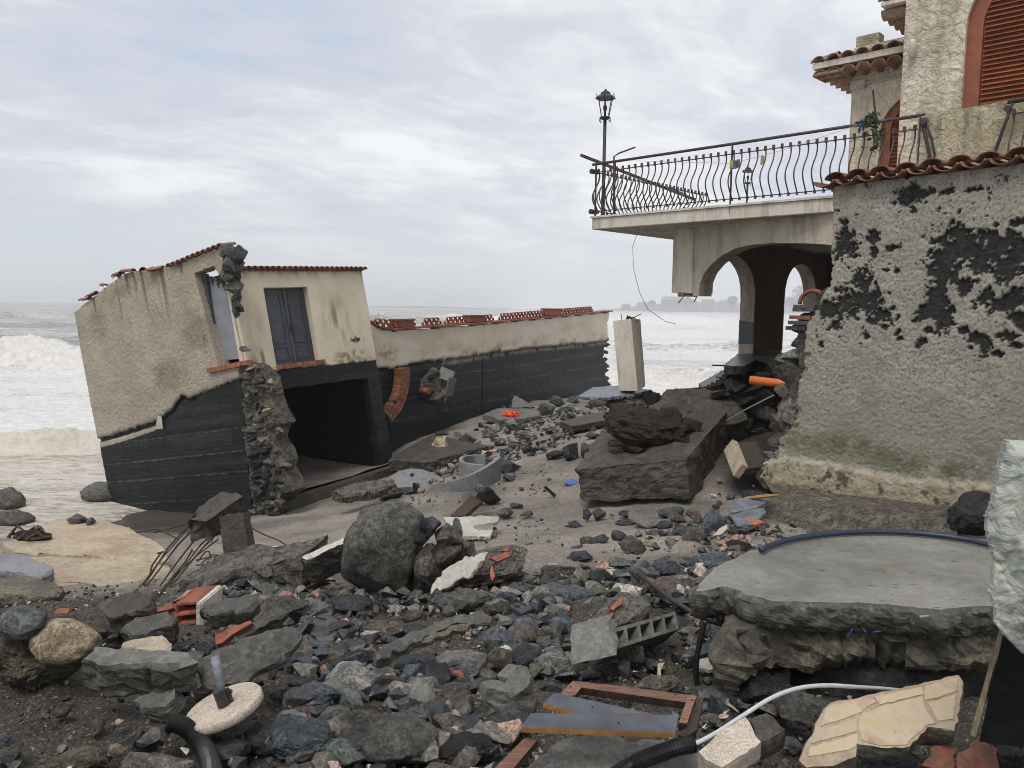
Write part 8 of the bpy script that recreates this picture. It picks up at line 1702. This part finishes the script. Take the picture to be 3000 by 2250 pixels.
for zn, poly, n, (s0, s1), ms, lab, grp in ZONES:
    for (x, y) in sample(poly, n):
        if kept_out(x, y): continue
        g_ = ghit(x, y); s = s0 + (s1 - s0) * rs.rand() ** 1.6; rd = rs.rand() < .15; me = (ROUND[rs.randint(9)] if rd else ANG[rs.randint(12)]); mk = ms[rs.randint(len(ms))]
        h = np.array([s, s * rs.uniform(.6, .95), s * rs.uniform(.45, .75)])
        o = place_rock('cobble', me, g_ + np.array([0, 0, h[2] * rs.uniform(.2, .75)]), h, (rs.uniform(-.4, .4), rs.uniform(-.4, .4), rs.uniform(0, 6.3)), M[mk]); tag(o, unique_label(COLW[mk], 'rounded stone' if rd else 'angular stone', g_, lab), 'stone', grp)

# ---- uncountable: gravel and rubble fill
def pebble_mat():
    n = NT('pebbles'); v = n.attr('tone'); c = n.ramp(v, [(0.0, (0.009, 0.010, 0.011)), (0.35, (0.024, 0.027, 0.031)), (0.58, (0.045, 0.045, 0.042)), (0.74, (0.072, 0.062, 0.047)), (0.85, (0.13, 0.12, 0.10)), (0.93, (0.36, 0.34, 0.30)), (0.97, (0.24, 0.09, 0.05)), (1.0, (0.45, 0.42, 0.37))])
    c = n.mix(1.0, c, n.ramp(n.noise(32, 7, .75), [(.38, .45), (.5, 1.), (.64, 2.2)]), 'MULTIPLY'); return n.done(c, n.ramp(v, [(0., .22), (1., .75)]), n.bump(n.noise(70, 4, .6), .5, .006), .5)
M['pebble'] = pebble_mat()
def fill(name, pts, sizes, tones, sub, label, seed):
    base = [hull(1200 + seed * 20 + k, 9 + k % 6, 1 if k % 3 == 0 else 0, .05) for k in range(12)]; VV = []; FF = []; TT = []; nb = 0
    r = np.random.RandomState(seed)
    for i, (p, s, t_) in enumerate(zip(pts, sizes, tones)):
        R_ = euler_m(r.uniform(-.5, .5), r.uniform(-.5, .5), r.uniform(0, 6.3)); bV, Fb = base[r.randint(12)]; B = (bV * np.array([s * r.uniform(.9, 1.25), s * r.uniform(.65, 1), s * r.uniform(.45, .85)])) @ R_.T
        VV.append(B + p); FF.append(Fb + nb); nb += len(bV); TT.append(np.full(len(bV), t_))
    o = add(name, np.concatenate(VV), np.concatenate(FF), M['pebble'], None, False); attr(o, 'tone', np.concatenate(TT)); tag(o, label, None, None, 'stuff')
def field(poly, n, s0, s1, pw, lift):
    P_, S_, T_ = [], [], []
    for (x, y) in sample(poly, n):
        g_ = ghit(x, y); s = s0 + (s1 - s0) * rs.rand() ** pw; P_.append(g_ + np.array([0, 0, s * lift * rs.rand()])); S_.append(s); T_.append(rs.rand())
    return P_, S_, T_
def world_field(n, x0, x1, y0, y1, s0, s1, pw, lift, dens):
    x = rs.uniform(x0, x1, n * 4); y = rs.uniform(y0, y1, n * 4); k = rs.rand(n * 4) < dens(x, y); x, y = x[k][:n], y[k][:n]
    s = s0 + (s1 - s0) * rs.rand(len(x)) ** pw; z = gz(x, y) + s * lift * rs.rand(len(x)) + .02
    pp = np.stack([x, y, z], 1); ko = np.array([s_ > .04 and kept_out(*px_of(q)) for q, s_ in zip(pp, s)], bool)
    return pp[~ko], s[~ko], rs.rand(int((~ko).sum()))
nz2 = lambda x, y, sc, sd: fbm(xyz(x / sc, y / sc), 3, sd)
# middle-size fill in the front rubble
d1 = lambda x, y: np.clip(sstep(-3.2, -2.0, x + .10 * (y - 5) - 1.5 * sstep(5.6, 4.4, y)) * sstep(2.2, 1.0, x - .28 * (y - 4)) * sstep(8.6, 7.0, y) + .35 * nz2(x, y, .8, 3), 0, 1)
fill('rubble_fill', *world_field(3600, -3.2, 3.6, 2.4, 8.8, .018, .11, 1.9, .7, d1), 2, 'loose small rubble packed between the rocks in the foreground', 5)
d2 = lambda x, y: np.clip(.55 + .9 * nz2(x, y, 1.0, 4), 0.05, 1) * sstep(9.5, 7.0, y)
fill('gravel', *world_field(4200, -5.0, 4.8, 2.3, 9.5, .008, .03, 2.0, .6, d2), 1, 'dark wet gravel strewn over the foreground', 6)
d3 = lambda x, y: np.clip(.12 + 1.0 * nz2(x, y, 1.6, 7), 0.0, 1)
fill('beach_pebbles', *world_field(900, -3.5, 5.0, 9.0, 17.0, .012, .055, 2.2, .5, d3), 1, 'scattered pebbles on the sand of the beach', 7)
d4 = lambda x, y: np.clip(1 - np.abs((y - 20.0) - (x - 0.2) * 1.55) / 3.2, 0, 1) * sstep(15.5, 17.5, y)
fill('heap_fill', *world_field(700, -2.5, 4.5, 15, 26, .03, .11, 1.5, 1.2, d4), 2, 'loose rubble of the heap along the black wall', 8)
d5 = lambda x, y: np.clip(1.0 - np.hypot((x - 2.6) / 1.5, (y - 9.2) / 1.6), 0, 1)
fill('cobble_fill', *world_field(420, .8, 4.4, 7.2, 11.2, .02, .07, 1.5, 1.0, d5), 2, 'small dark pebbles between the cobbles by the great slab', 9)

def flat_chips(n, x0, x1, y0, y1, dens, label):
    pp, s_, t_ = world_field(n, x0, x1, y0, y1, .02, .07, 1.8, 1.6, dens); t_ = np.where(t_ < .45, t_ * .8 + .1, .82 + .18 * (t_ - .45) / .55)
    base = [hull(3300 + k, 9, 0) for k in range(8)]; r = np.random.RandomState(4); VV, FF, TT, nb = [], [], [], 0
    for p, q, tt in zip(pp, s_, t_):
        bV, Fb = base[r.randint(8)]; long_ = 2.6 if r.rand() < .3 else 1.0
        B = (bV * np.array([q * long_ ** .8, q * .7 / long_, q * .16])) @ euler_m(r.uniform(-.7, .7), r.uniform(-.7, .7), r.uniform(0, 6.3)).T
        VV.append(B + p + np.array([0, 0, .02])); FF.append(Fb + nb); nb += len(bV); TT.append(np.full(len(bV), tt))
    o = add('debris_chips', np.concatenate(VV), np.concatenate(FF), M['pebble']); attr(o, 'tone', np.concatenate(TT)); tag(o, label, None, None, 'stuff')
flat_chips(420, -4.2, 4.0, 2.4, 9.0, d2, 'splinters and chips of plaster, tile and slate strewn in the rubble')
